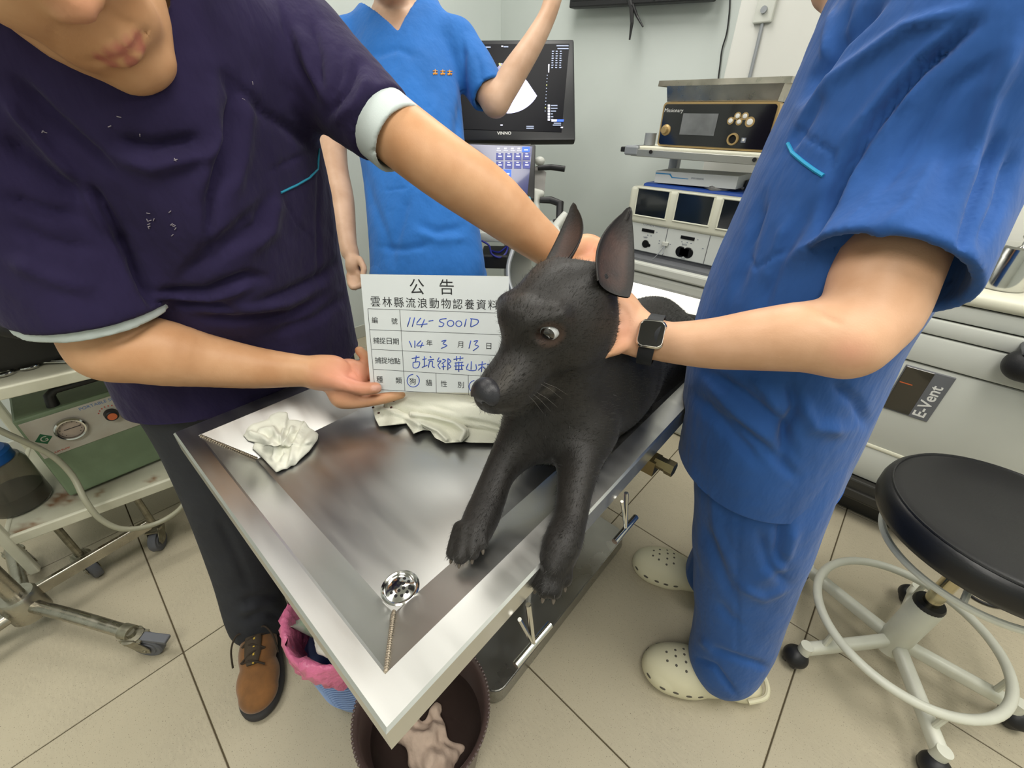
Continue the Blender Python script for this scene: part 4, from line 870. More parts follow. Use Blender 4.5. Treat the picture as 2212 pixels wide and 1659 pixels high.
# cream clogs with holes
m_clog = mat('cream_foam', (214, 208, 178), 0.65, bump=0.08, bscale=300, sss=0.0); m_hole = mat('clog_hole', (92, 88, 78), 0.8)
def clog(heel, toe, lbl):
    heel = A(heel, float); toe = A(toe, float); f = unit(toe - heel); l_ = np.cross((0, 0, 1.), f); z_ = A([0, 0, 1.]); R = np.stack([f, l_, z_], 1); Ln = np.linalg.norm(toe - heel)
    P = lambda a, b_, c: heel + R @ A([a * Ln, b_, c])
    o = u([ell(P(0.68, 0.0, 0.045), (0.092, 0.054, 0.046), R), ell(P(0.82, 0.002, 0.037), (0.052, 0.050, 0.036), R)], 0.03)
    o += u([ell(P(0.2, 0, 0.025), (0.058, 0.041, 0.03), R), ell(P(0.45, 0, 0.025), (0.08, 0.042, 0.034), R), ell(P(0.70, 0, 0.022), (0.088, 0.056, 0.03), R)], 0.03)
    o = [(a, cutp(b_, P(0, 0, 0.002), -z_), c) for a, b_, c in o]
    hs = []
    V, Q = field_mesh(o, 0.0035, 2)
    s_ = obj('clog', V, Q, m_clog, pr, True); tag(s_, lbl)
    N_ = normals(V, Q)
    for i, (a, b_) in enumerate([(0.62, 0.018), (0.62, -0.018), (0.62, 0), (0.70, 0.026), (0.70, 0.009), (0.70, -0.009), (0.70, -0.026), (0.78, 0.018), (0.78, 0), (0.78, -0.018), (0.85, 0.010), (0.85, -0.010)]):
        k = np.argmin(np.hypot(*((V - P(a, b_, 0)) @ R[:, :2]).T) - V[:, 2] * 0.5); p = V[k]; nn = N_[k]; Rm = frame(np.cross(nn, (0.3, 1, 0.2)), np.cross(nn, np.cross(nn, (0.3, 1, 0.2))))
        R3 = np.stack([Rm[:, 0], np.cross(nn, Rm[:, 0]), nn], 1); MB().lathe(p, [(0.0, 0.0004), (0.0030, 0.0004), (0.0034, -0.001)], 10, R3).build('vent_hole', m_hole, s_)
    for i, a in enumerate(np.linspace(0.55, 0.98, 5)):
        for sg in (1, -1):
            q = P(a, 0.056 * sg * math.sqrt(max(0.05, 1 - max(0, (a - 0.66) / 0.38) ** 2)), 0.036); k = np.argmin(np.linalg.norm(V - q, axis=1)); p = V[k]; nn = unit(N_[k] * A([1, 1, 0.3])); t_ = unit(np.cross(z_, nn)); u2 = np.cross(nn, t_)
            R3 = np.stack([t_, u2, nn], 1); MB().lathe(p, [(0.0, 0.0006), (0.0042, 0.0006), (0.0048, -0.001)], 12, R3, sx=1.6, sy=0.8).build('vent_hole', m_hole, s_)
    MB().tube([P(0.16, 0.044, 0.04), P(0.02, 0.03, 0.05), P(-0.02, 0, 0.052), P(0.02, -0.03, 0.05), P(0.16, -0.044, 0.04)], 0.006, 8, sub=5).build('heel_strap', m_clog, s_, True)
    return s_
clog((0.140, 0.776, 0), (-0.094, 0.632, 0), 'cream foam clog with vent holes'); clog((-0.02, 0.985, 0), (-0.258, 0.884, 0), 'cream foam clog with vent holes')
# ------------------------------------------------------------------ person in bright blue scrubs in the background
m_sky = mat('bright_blue_cotton', (44, 106, 180), 0.8, var=0.07, vscale=10, bump=0.12, bscale=700, bump2=0.28, b2scale=12, stretch=(1, 1, 0.45), sheen=0.12, spec=0.15)
m_skinM = skin_mat('skin_mid', (196, 158, 130), (208, 172, 146)); m_inner = mat('inner_shirt', (150, 142, 132), 0.8)
pm = thing('person', 'person in bright blue V-neck scrubs raising one arm before the ultrasound monitor', 'person', (-1.31, 0.87, 0.0))
MF = unit(A([0.66, -0.72, -0.10])); ML = unit(np.cross((0, 0, 1), MF)); MR = np.stack([MF, ML, np.cross(MF, ML)], 1)
MC = lambda f, l, z: A([-1.33, 0.90, 0]) + MF * A([1, 1, 0]) * f + ML * l + A([0, 0, z])
MT = MC(0.03, -0.01, 1.66); ops, MP = head_ops(MR, MT)
MNB = at(852, 30, 1.49); MSR = at(752, 95, 1.50); MSL = at(985, 95, 1.47)
ops += u(chain([MP(-0.03, 0, -0.045), MNB + A([0, 0, 0.05]), MNB + A([0, 0, -0.03])], [0.056, 0.058, 0.075], None, 1, 3), 0.03)
EL_ = at(1068, 218, 1.42); 
ops += u(chain([MSL, at(1030, 165, 1.45), EL_], [0.058, 0.050, 0.044], None, 1, 4), 0.02)
ops += u(chain([at(1072, 222, 1.42), at(1105, 165, 1.41), at(1150, 95, 1.40), at(1182, 35, 1.39), at(1196, -10, 1.385)], [0.043, 0.044, 0.036, 0.029, 0.030], None, 1, 4), 0.02)
ops += u(ell(at(1200, -40, 1.385), (0.040, 0.018, 0.045), np.stack([RT, FW, UP], 1)), 0.015)
for k, (a, b_) in enumerate((((1180, -62), (1178, -140)), ((1193, -66), (1195, -156)), ((1206, -66), (1213, -150)), ((1218, -60), (1230, -128)))): ops += finger([(*a, 1.385), ((a[0] + b_[0]) / 2, (a[1] + b_[1]) / 2, 1.37), (*b_, 1.37)], [0.0115, 0.0105, 0.009])
ops += finger([(1172, -20, 1.38), (1150, -50, 1.37), (1140, -80, 1.37)], [0.014, 0.012, 0.010])
ops += u(chain([MSR, at(722, 240, 1.47), at(722, 350, 1.44), at(738, 430, 1.42), at(750, 520, 1.40), at(756, 545, 1.395)], [0.058, 0.046, 0.043, 0.040, 0.030, 0.029], None, 1, 4), 0.02)
ops += u(ell(at(764, 572, 1.39), (0.026, 0.030, 0.040), np.stack([RT, FW, UP], 1)), 0.012)
for (a, b_, c) in (((772, 588), (784, 602), (778, 618)), ((768, 598), (776, 614), (768, 622)), ((760, 600), (766, 618), (760, 622)), ((754, 596), (756, 612), (756, 616))): ops += finger([(*a, 1.385), (*b_, 1.375), (*c, 1.37)], [0.0105, 0.0095, 0.0085])
ops += finger([(776, 560, 1.375), (786, 580, 1.36), (782, 600, 1.355)], [0.012, 0.0105, 0.009])
ops += u(chain([at(858, 70, 1.50), at(868, 140, 1.48), at(885, 280, 1.45), at(905, 430, 1.42), at(920, 560, 1.40)], [0.11, 0.15, 0.14, 0.14, 0.14], MF, 0.58, 3), 0.06)
ops += u([seg(MNB + A([0, 0, -0.1]), MSR, 0.06, 0.055), seg(MNB + A([0, 0, -0.1]), MSL, 0.06, 0.055)], 0.04)
for s_ in (1, -1): ops += u(chain([at(925, 590, 1.40) + ML * 0.085 * s_, A([*(at(925, 590, 1.40) + ML * 0.10 * s_)[:2], 0.42]), A([*(at(925, 590, 1.40) + ML * 0.11 * s_)[:2], 0.06])], [0.08, 0.055, 0.038], None, 1, 3), 0.04)
V, Q = field_mesh(ops, 0.006, 1); skin_obj('body', V, Q, m_skinM, pm); hair(MR, MT, pm); eyes_of(MR, MT, pm)
# scrub top
ops = u(chain([at(862, 60, 1.50), at(868, 130, 1.47), at(880, 250, 1.44), at(898, 380, 1.42), at(915, 500, 1.40), at(924, 585, 1.39)], [0.165, 0.188, 0.188, 0.180, 0.186, 0.190], MF, 0.62, 4), 0)
ops += u([seg(at(845, 60, 1.51), MSR, 0.075, 0.068), seg(at(880, 60, 1.50), MSL, 0.075, 0.068)], 0.04)
e5 = at(1056, 205, 1.43); ops += u(sleeve([MSL, at(1020, 145, 1.455), e5], [0.070, 0.072, 0.064], e5 - at(1010, 140, 1.455), 0.004, 0.05), 0.03)
e6 = at(728, 295, 1.455); ops += u(sleeve([MSR, at(728, 200, 1.47), e6], [0.070, 0.070, 0.066], e6 - MSR, 0.004, 0.05), 0.03)
vn = [at(868, 92, 1.36), at(800, 20, 1.45), at(800, -20, 1.53), at(900, -20, 1.53), at(898, 12, 1.45)]
pv = unit(np.cross(at(868, 92, 1.4) - at(798, 10, 1.4), FW)); pv2 = unit(np.cross(at(898, 5, 1.4) - at(868, 92, 1.4), FW))
c0 = at(868, 92, 1.4); ctr = at(850, 20, 1.4)
pv = pv if (ctr - c0) @ pv > 0 else -pv; pv2 = pv2 if (ctr - c0) @ pv2 > 0 else -pv2
wedge = Nd(lambda x, y, z: np.maximum(-((x - c0[0]) * pv[0] + (y - c0[1]) * pv[1] + (z - c0[2]) * pv[2]), -((x - c0[0]) * pv2[0] + (y - c0[1]) * pv2[1] + (z - c0[2]) * pv2[2])) + 0 * (x + y + z), MNB - 0.22, MNB + 0.22)
ops += [('s', wedge, 0.004)]
V, Q = field_mesh(ops, 0.0062, 1)
V[V[:, 2] < 0.765, 2] = 0.765
ST = [([(775, 330), (800, 420), (830, 500), (850, 570)], 10, -0.007), ([(1000, 200), (985, 300), (975, 400)], 10, -0.009), ([(800, 120), (860, 105), (900, 125)], 9, -0.006), ([(1000, 90), (1000, 180), (1005, 220)], 7, -0.010), ([(1030, 110), (1040, 170), (1060, 200)], 8, -0.006), ([(880, 420), (870, 470), (850, 540)], 9, -0.007),
      ([(820, 533), (870, 538), (930, 528)], 8, -0.008), ([(900, 480), (940, 500), (1000, 490)], 10, -0.007), ([(900, 500), (950, 520), (1010, 515)], 10, 0.006), ([(830, 412), (880, 405)], 3, -0.003), ([(810, 300), (830, 360)], 10, 0.005), ([(940, 200), (930, 300), (935, 400)], 14, 0.006), ([(900, 340), (890, 400)], 9, -0.005)]
V = folds(V, Q, ST); V = wobble(V, Q, 0.0012, 12, 9); topM = obj('scrub_top', V, Q, m_sky, pm, True); tag(topM, 'bright blue V-neck scrub top with small orange embroidery')
m_or = mat('orange_thread', (235, 160, 60), 0.7)
for cx in (940, 956, 971):
    for q in ([(-5, -3), (5, -3)], [(0, -6), (0, 5)], [(-5, 2), (5, 2)], [(-4, 5), (-1, 1)], [(4, 5), (1, 1)]):
        piping('embroidery', V, Q, [(cx + a, 157 + (cx - 940) * 0.03 + b_) for a, b_ in q], 0.0014, m_or, topM, 0.0008)
V, Q = field_mesh(u(chain([MNB + A([0.0, 0.0, -0.09]), MNB + MF * 0.01 + A([0, 0, -0.15])], [0.085, 0.10], MF, 0.7, 2), 0), 0.006, 1); 
obj('inner_shirt', V[:], Q, m_inner, pm, True)
# trousers
ops = u(chain([at(922, 560, 1.405), at(926, 610, 1.40)], [0.165, 0.175], MF, 0.62, 2), 0)
hipc = at(925, 590, 1.40)
for s_ in (1, -1): ops += u(chain([hipc + ML * 0.085 * s_ + A([0, 0, -0.02]), hipc + ML * 0.10 * s_ + A([0, 0, -0.36]), hipc + ML * 0.11 * s_ + A([0, 0, 0.07 - hipc[2]])], [0.105, 0.088, 0.082], None, 1, 4), 0.04)
V, Q = field_mesh(ops, 0.007, 1); V[V[:, 2] < 0.03, 2] = 0.03; obj('trousers', wobble(V, Q, 0.003, 12, 2), Q, m_sky, pm, True)
m_shm = mat('white_shoe', (200, 200, 196), 0.6)
for s_ in (1, -1):
    q = hipc + ML * 0.11 * s_; q = A([q[0], q[1], 0]); f2 = unit(MF * A([1, 1, 0])); R = np.stack([f2, np.cross((0, 0, 1.), f2), A([0, 0, 1.])], 1)
    o = u([ell(q + f2 * -0.03 + A([0, 0, 0.04]), (0.06, 0.04, 0.05), R), ell(q + f2 * 0.09 + A([0, 0, 0.032]), (0.10, 0.047, 0.036), R)], 0.04); o = [(a, cutp(b_, A([0, 0, 0.002]), (0, 0, -1)), c) for a, b_, c in o]
    V, Q = field_mesh(o, 0.006, 1); obj('shoe', V, Q, m_shm, pm, True)
# ------------------------------------------------------------------ notice board in the hand
m_board = mat('white_board', (226, 231, 231), 0.35, var=0.015, vscale=10, spec=0.4); m_edge = mat('board_edge', (214, 206, 176), 0.7); m_print = mat('black_print', (34, 34, 36), 0.6); m_pen = mat('blue_marker', (52, 84, 190), 0.5)
B0 = at(778.2, 592.4, 0.705); B1 = at(1099.5, 597.0, 0.705); B2 = at(801.6, 845.6, 0.770); B3_ = B1 + B2 - B0
bu = unit(B1 - B0); bv = unit((B0 - B2) - bu * ((B0 - B2) @ bu)); bn = np.cross(bu, bv)
if bn @ (EYE - B0) < 0: bn = -bn
def bp(x, y, lift=0.0):
    r = ray(x, y); t = ((B0 - EYE) @ bn) / (r @ bn); return EYE + r * t + bn * lift
brd = thing('notice_board', 'white notice board with printed Chinese form and blue handwriting held up', 'sign', (B2 + B3_) / 2)
cor = [B2, B3_, B1, B0]
MB().prism([p - bn * 0.003 for p in cor], bn * 0.0029).build('panel', m_edge, brd)
mb = MB().prism([p - bn * 0.0002 for p in cor], bn * 0.0003); mb.build('face', m_board, brd)
Z6 = lambda x, y: (600 + x * 0.31646, 450 + y * 0.31646)
def bar(x0, y0, x1, y1, w=0.0007):
    p, q = bp(*Z6(x0, y0)), bp(*Z6(x1, y1)); d = unit(q - p); s_ = np.cross(bn, d) * w / 2
    MB().prism([p - s_ + bn * 0.0001, q - s_ + bn * 0.0001, q + s_ + bn * 0.0001, p + s_ + bn * 0.0001], bn * 0.0002).build('rule_line', m_print, brd)
XR = 1565
def lin_(x0, y0, x1, y1): return (x0, y0, XR, y0 + (y1 - y0) * (XR - x0) / (x1 - x0))
for q in (lin_(615, 685, 1500, 715), lin_(630, 828, 1500, 862), lin_(643, 962, 1505, 1005), lin_(655, 1098, 1420, 1146), lin_(663, 1235, 1365, 1277), (615, 685, 663, 1235), (833, 692, 868, 1243), (1080, 1125, 1082, 1258), (1300, 1139, 1303, 1272), (XR, 717, XR - 12, 1288)): bar(*q)
def put(txt, x, y, hz, ang=0.0, size=1.0):
    """one printed character centred at zoom point x y, hz tall"""
    c = bp(*Z6(x, y)); h_ = np.linalg.norm(bp(*Z6(x, y - hz / 2)) - bp(*Z6(x, y + hz / 2))) * 1.07
    ux = unit(bp(*Z6(x + 20, y + 20 * ang)) - bp(*Z6(x - 20, y - 20 * ang))); uy = np.cross(bn, ux)
    V, Fc = text_mesh(txt, h_, A([0, 0, 0]), (1, 0, 0), (0, 1, 0), 0.0003)
    if not len(V): return
    m_ = (V.min(0) + V.max(0)) / 2; V = V - A([m_[0], m_[1], 0]); k = h_ * 0.94 / np.ptp(V[:, 1]); V[:, :2] *= k; V[:, 0] *= min(1.0, 0.90 * h_ / np.ptp(V[:, 0]))
    obj('printed_character', c + V[:, :1] * ux + V[:, 1:2] * uy + (V[:, 2:] + 0.00015) * bn, Fc, m_print, brd)
put('公', 950, 535, 104, 0.02); put('告', 1153, 537, 104, 0.02)
for i, ch in enumerate('雲林縣流浪動物認養資料'): put(ch, 667 + i * 80.2, 637 + i * 2.2, 68, 0.03)
for ch, x, y in (('編', 662, 763), ('號', 797, 770), ('捕', 672, 902), ('捉', 716, 904), ('日', 761, 906), ('期', 806, 908), ('捕', 684, 1037), ('捉', 728, 1038), ('地', 772, 1040), ('點', 816, 1042), ('種', 696, 1167), ('類', 826, 1175),
                 ('狗', 921, 1180), ('貓', 1032, 1190), ('性', 1134, 1197), ('別', 1249, 1205), ('年', 1035, 918), ('月', 1246, 930), ('日', 1441, 940), ('公', 1350, 1214), ('母', 1470, 1222)): put(ch, x, y, 42, 0.04)
def pen(*pts, w=0.0009):
    P = [bp(*Z6(*p), 0.0003) for p in pts]; mb = MB().tube(P, w, 6, sub=3 if len(P) > 2 else 0)
    V = A(mb.V); V = V - ((V - B0) @ bn - 0.0003)[:, None] * bn * 0.7; obj('handwriting_stroke', V, mb.F, m_pen, brd, True)
def loop(cx, cy, rx, ry, a0=0, a1=360, w=0.0008): pen(*[(cx + rx * math.cos(math.radians(a)), cy + ry * math.sin(math.radians(a))) for a in np.linspace(a0, a1, 14)], w=w)
for st in ([(905, 745), (885, 808)], [(935, 745), (918, 808)], [(978, 748), (948, 792), (1022, 788)], [(1002, 758), (980, 812)], [(1030, 770), (1062, 765)], [(1152, 752), (1112, 758), (1106, 772), (1134, 786), (1122, 806), (1098, 803)], [(1287, 755), (1275, 808)], [(1322, 755), (1316, 808)], [(1314, 753), (1366, 762), (1362, 788), (1318, 810)],
           [(898, 905), (915, 948)], [(936, 903), (936, 952)], [(978, 903), (948, 938), (998, 934)], [(988, 915), (975, 952)], [(1118, 908), (1150, 900), (1128, 924), (1156, 936), (1116, 956)], [(1318, 903), (1305, 957)], [(1338, 908), (1366, 903), (1346, 930), (1371, 942), (1333, 972)],
           [(915, 1025), (968, 1015)], [(946, 1005), (940, 1052)], [(924, 1052), (968, 1048), (958, 1086), (926, 1086), (924, 1052)], [(988, 1032), (1016, 1026)], [(1001, 1010), (1001, 1080)], [(984, 1086), (1022, 1070)], [(1040, 1008), (1047, 1020)], [(1024, 1036), (1067, 1030)], [(1036, 1045), (1028, 1086)], [(1036, 1046), (1056, 1045), (1056, 1078), (1072, 1086)],
           [(1102, 1018), (1090, 1045), (1116, 1040), (1094, 1070), (1110, 1096)], [(1124, 1030), (1147, 1038), (1120, 1060)], [(1131, 1060), (1131, 1102)], [(1119, 1082), (1147, 1078)], [(1161, 1024), (1161, 1104)], [(1161, 1024), (1182, 1044), (1166, 1060), (1182, 1080), (1166, 1092)],
           [(1200, 1031), (1267, 1021)], [(1220, 1008), (1221, 1042)], [(1246, 1008), (1244, 1040)], [(1208, 1056), (1266, 1050)], [(1204, 1076), (1272, 1072)], [(1236, 1046), (1236, 1116)], [(1216, 1060), (1216, 1096)], [(1255, 1058), (1255, 1096)], [(1210, 1100), (1264, 1098)],
           [(1301, 1060), (1290, 1100), (1352, 1105), (1352, 1064)], [(1321, 1044), (1319, 1101)], [(1368, 1070), (1422, 1060)], [(1396, 1044), (1391, 1116)], [(1394, 1080), (1368, 1106)], [(1400, 1080), (1416, 1096)], [(1430, 1066), (1484, 1056)], [(1462, 1044), (1459, 1102), (1444, 1096)], [(1440, 1075), (1449, 1086)]): pen(*st)
loop(1180, 785, 22, 20); loop(1236, 787, 20, 19); loop(925, 1176, 42, 43, -60, 270); loop(1350, 1216, 44, 42, -80, 260)
# ------------------------------------------------------------------ enamel trolley with the suction pump
m_enam = mat('cream_enamel', (214, 212, 190), 0.45, var=0.06, vscale=9, col2=(226, 224, 204), bump=0.03, bscale=60)
m_enamw = mat('worn_enamel', (206, 204, 182), 0.5, var=0.08, vscale=5, col2=(222, 220, 200), mask=[('rust', (134, 82, 40), 0.9), ('grime', (150, 144, 120), 0.7)])
ce = unit(A([0.16, 0.987, 0])); cn = unit(A([0.987, -0.16, 0])); CR = np.stack([cn, ce, A([0, 0, 1.])], 1); CO = A([-1.392, 0.02, 0])
cp_ = lambda f, s_, z: CO + cn * f + ce * s_ + A([0, 0, z])       # f out of the front, s along it
trl = thing('trolley', 'cream enamel three-shelf trolley with rusty patches by the left wall', 'trolley', cp_(-0.24, -0.1, 0))
s0, s1, dp = -0.40, 0.22, 0.46
def shelf_plate(z):
    n1, n2 = 40, 60; V = []; 
    for j in range(n2 + 1):
        for i in range(n1 + 1): V.append(cp_(-dp + dp * i / n1, s0 + (s1 - s0) * j / n2, z))
    V = A(V); Fc = [(j * (n1 + 1) + i, j * (n1 + 1) + i + 1, (j + 1) * (n1 + 1) + i + 1, (j + 1) * (n1 + 1) + i) for j in range(n2) for i in range(n1)]
    rs = np.zeros(len(V)); gr = np.zeros(len(V)); rg = np.random.default_rng(4)
    if z < 0.4:
        for (x, y, w) in ((52, 1150, 20), (45, 1165, 14), (135, 1072, 18), (120, 1085, 12), (150, 1082, 10), (330, 1035, 8), (215, 1065, 7)):
            c = atz(x, y, z); d = np.linalg.norm(V - c, axis=1); rs = np.maximum(rs, np.clip(1.3 - d / (w * 0.0016) + 0.5 * np.sin(V[:, 0] * 190 + 7 * V[:, 1]) * np.sin(V[:, 1] * 230), 0, 1))
    gr = np.clip(0.5 + 0.5 * np.sin(V[:, 0] * 23 + 2) * np.sin(V[:, 1] * 17 + 1), 0, 1) * (0.5 if z < 0.7 else 0.2)
    o = obj('shelf', np.r_[V, V - A([0, 0, 0.003])], Fc + [tuple(i + len(V) for i in f[::-1]) for f in Fc], m_enamw, trl, masks={'rust': np.r_[rs, rs], 'grime': np.r_[gr, gr]})
    for a, b_ in (((0, s0), (0, s1)), ((-dp, s0), (-dp, s1)), ((0, s0), (-dp, s0)), ((0, s1), (-dp, s1))):
        p, q = cp_(*a, z), cp_(*b_, z); L_ = np.linalg.norm(q - p); d = unit(q - p); R = np.stack([d, np.cross((0, 0, 1.), d), A([0, 0, 1.])], 1)
        MB().box((p + q) / 2 + A([0, 0, -0.012]), (L_ + 0.012, 0.012, 0.030), R, 0.003).build('shelf_lip', m_enam, o)
for z in (0.25, 0.655, 0.90): shelf_plate(z)
for a in (0, -dp):
    for b_ in (s0, s1): MB().box(cp_(a, b_, 0.53), (0.022, 0.022, 0.84), CR, 0.004).build('post', m_enam, trl)
m_tyre = mat('grey_tyre', (96, 98, 104), 0.6); m_zinc = mat('dirty_zinc', (150, 146, 130), 0.4, 0.9, var=0.2, vscale=60); m_blk = mat('black_plastic', (28, 28, 30), 0.45)
def caster(p, yaw, parent, r=0.034, brake=False, m_t=None):
    """swivel caster whose stem stands at p"""
    f = A([math.cos(yaw), math.sin(yaw), 0]); s_ = A([-f[1], f[0], 0]); z_ = A([0, 0, 1.]); p = A([p[0], p[1], 0.0]); w = p + f * 0.022 + z_ * r
    c = MB(); R = np.stack([f, z_, -s_], 1)
    for sg in (1, -1): c.prism([w + s_ * 0.015 * sg + f * a + z_ * b_ for a, b_ in ((-0.012, -0.008), (0.012, -0.008), (0.016, 0.01), (-0.006, r + 0.016), (-0.042, r + 0.016), (-0.040, r))], s_ * 0.0022 * sg)
    c.lathe(p + z_ * (2 * r + 0.006), [(0, 0.02), (0.010, 0.02), (0.010, 0.008), (0.024, 0.006), (0.024, -0.002), (0, -0.002)], 18); c.box(p + f * 0.004 + z_ * (2 * r + 0.006), (0.05, 0.034, 0.005), np.stack([f, s_, z_], 1))
    body = c.build('caster', m_zinc, parent, False)
    MB().lathe(w, [(0.010, -0.0125), (r * 0.62, -0.0125), (r * 0.66, -0.010), (r * 0.92, -0.011), (r, -0.007), (r, 0.007), (r * 0.92, 0.011), (r * 0.66, 0.010), (r * 0.62, 0.0125), (0.010, 0.0125)], 28, R).build('wheel', m_t or m_tyre, body, True)
    MB().cyl(w - s_ * 0.019, w + s_ * 0.019, 0.005, n=10).build('axle', m_zinc, body, True)
    if brake: q = w + f * 0.03 + z_ * (r * 0.95); MB().box(q, (0.062, 0.022, 0.012), np.stack([unit(f - z_ * 0.25), s_, unit(z_ + f * 0.25)], 1), 0.003).build('brake_pedal', m_tyre, body)
    return body
for a in (-0.03, -dp + 0.03):
    for b_ in (s0 + 0.08, s1 - 0.36 if a > -0.1 else s1 - 0.04): caster(cp_(a, b_, 0), -0.6 if b_ > -0.2 else 0.3, trl, 0.034)
for a in (-0.03, -dp + 0.03):
    for b_ in (s0 + 0.08, s1 - 0.36 if a > -0.1 else s1 - 0.04): MB().cyl(cp_(a, b_, 0.085), cp_(a, b_, 0.225), 0.009, n=10).build('stem', m_zinc, trl)
# suction pump
m_green = mat('green_enamel', (116, 134, 106), 0.45, var=0.08, vscale=12, col2=(126, 145, 116), bump=0.05, bscale=80); m_strip = mat('pale_panel', (196, 192, 180), 0.5, var=0.08, vscale=18, col2=(180, 172, 158)); m_gr2 = mat('logo_green', (30, 92, 58), 0.5); m_bluet = mat('print_blue', (84, 120, 170), 0.6); m_redt = mat('print_red', (190, 70, 56), 0.6); m_onge = mat('orange_cap', (206, 108, 66), 0.5); m_dial = mat('dial_face', (176, 160, 146), 0.5, var=0.06, vscale=40)
PX = -1.503; py0, py1, pz0, pz1 = -0.235, 0.040, 0.256, 0.535
pmp = thing('suction_pump', 'green metal suction pump with round gauge and black carry handle', 'pump', (PX - 0.11, (py0 + py1) / 2, pz0))
MB().lohi((PX - 0.22, py0, pz0 + 0.006), (PX, py1, pz1), 0.006).build('housing', m_green, pmp)
for yy in (py0 + 0.04, py1 - 0.04): MB().cyl((PX - 0.04, yy, pz0 - 0.004), (PX - 0.04, yy, pz0 + 0.01), 0.012, n=12).build('foot', m_blk, pmp)
zs0, zs1 = 0.405, 0.522
pan = MB().lohi((PX, py0 + 0.006, zs0), (PX + 0.003, py1 - 0.004, zs1), 0.001, 1).build('front_panel', m_strip, pmp)
R_f = np.stack([A([0, 1., 0]), A([0, 0, 1.]), A([1., 0, 0])], 1)
g = A([PX + 0.003, -0.150, 0.468]); MB().lathe(g, [(0, 0.004), (0.026, 0.004), (0.026, 0.0), (0.0, 0.0)], 36, R_f).build('gauge_dial', m_dial, pan, True)
MB().lathe(g, [(0.0265, 0.0), (0.0265, 0.012), (0.030, 0.013), (0.033, 0.009), (0.033, 0.0)], 36, R_f).build('gauge_bezel', m_chrome, pan, True)
MB().box(g + A([0.005, 0.004, 0.0015]), (0.001, 0.034, 0.0014), None).build('gauge_needle', m_blk, pan)
for k in range(11):
    a = math.radians(-45 + 27 * k); MB().box(g + A([0.0045, 0.021 * math.cos(a), 0.021 * math.sin(a)]), (0.0008, 0.0016, 0.0016)).build('gauge_mark', m_blk, pan)
kb = A([PX + 0.003, -0.062, 0.470]); MB().lathe(kb, [(0, 0.020), (0.012, 0.020), (0.015, 0.017), (0.0165, 0.0), (0, 0)], 28, R_f).build('knob', m_blk, pan, True); MB().lathe(kb + A([0.0201, 0, 0]), [(0, 0.001), (0.0105, 0.001), (0.0105, 0)], 24, R_f).build('knob_cap', m_onge, pan, True)
for k in range(9):
    a = math.radians(150 - 17 * k); MB().box(kb + A([0.0004, 0.026 * math.cos(a), 0.026 * math.sin(a)]), (0.0006, 0.0028, 0.0034)).build('scale_mark', m_redt, pan)
c = A([PX + 0.0031, -0.206, 0.463]); MB().prism([c + A([0, a, b_]) for a, b_ in ((0, 0.017), (-0.017, 0), (0, -0.017), (0.017, 0))][::-1], (0.0006, 0, 0)).build('logo_diamond', m_gr2, pan)
V, Fc = text_mesh('G', 0.022, c + A([0.0007, -0.0075, -0.0078]), (0, 1, 0), (0, 0, 1)); obj('logo_letter', V, Fc, m_strip, pan)
V, Fc = text_mesh('PORTABLE SUCTION UNIT', 0.0125, A([PX + 0.0031, -0.115, 0.508]), (0, 1, 0), (0, 0, 1)); obj('lettering', V, Fc, m_bluet, pan)
V, Fc = text_mesh('VACUUM PUMP', 0.007, A([PX + 0.0031, -0.222, 0.412]), (0, 1, 0), (0, 0, 1)); obj('lettering', V, Fc, m_redt, pan)
hx = PX - 0.02; MB().tube([(hx, -0.155, pz1 - 0.004), (hx, -0.150, pz1 + 0.030), (hx, -0.135, pz1 + 0.042), (hx, -0.035, pz1 + 0.042), (hx, -0.02, pz1 + 0.030), (hx, -0.015, pz1 - 0.004)], [0.014, 0.012, 0.011, 0.011, 0.012, 0.014], 12).build('handle', m_blk, pmp, True)
MB().cyl((PX + 0.002, 0.012, 0.490), (PX + 0.016, 0.012, 0.490), 0.005, n=12).build('hose_nipple', m_zinc, pan, True)
# suction bottle with blue lid
m_clear = mat('clear_plastic', (196, 192, 178), 0.12, trans=0.85, ior=1.3); m_bcap = mat('blue_cap', (32, 96, 176), 0.4); m_hose = mat('hose_silicone', (190, 188, 164), 0.35, trans=0.35, sss=0.0)
jc = atz(66, 1090, 0.253) + A([-0.03, -0.015, 0]); jar = thing('suction_bottle', 'clear plastic suction bottle with bright blue cap beside the green pump', 'bottle', jc)
MB().lathe(jc, [(0, 0.0), (0.062, 0.0), (0.066, 0.006), (0.066, 0.135), (0.060, 0.15), (0.045, 0.158), (0.042, 0.158), (0.057, 0.148), (0.063, 0.133), (0.063, 0.008), (0, 0.005)], 36).build('bottle', m_clear, jar, True)
MB().lathe(jc, [(0, 0.007), (0.061, 0.007), (0.061, 0.05), (0, 0.05)], 30).build('fluid', mat('grey_fluid', (196, 188, 168), 0.2, trans=0.3), jar, True)
MB().lathe(jc, [(0.050, 0.150), (0.053, 0.150), (0.053, 0.178), (0.046, 0.186), (0, 0.186)], 30).build('cap', m_bcap, jar, True)
for a in (0.3, 2.4, 4.4): q = jc + A([0.03 * math.cos(a), 0.03 * math.sin(a), 0.184]); MB().tube([q, q + A([0, 0, 0.02]), q + A([0.02 * math.cos(a), 0.02 * math.sin(a), 0.03])], 0.009, 12, sub=4).build('cap_port', m_bcap, jar, True)
tb = [(196, 748, -1.40), (235, 805, -1.39), (300, 885, -1.375), (360, 965, -1.36), (402, 1020, -1.345), (408, 1060, -1.335), (388, 1100, -1.33), (335, 1132, -1.335), (268, 1143, -1.34), (218, 1122, -1.36), (185, 1082, -1.385), (158, 1030, -1.43), (120, 990, -1.45), (70, 962, -1.46), (10, 935, -1.46), (-60, 900, -1.47)]
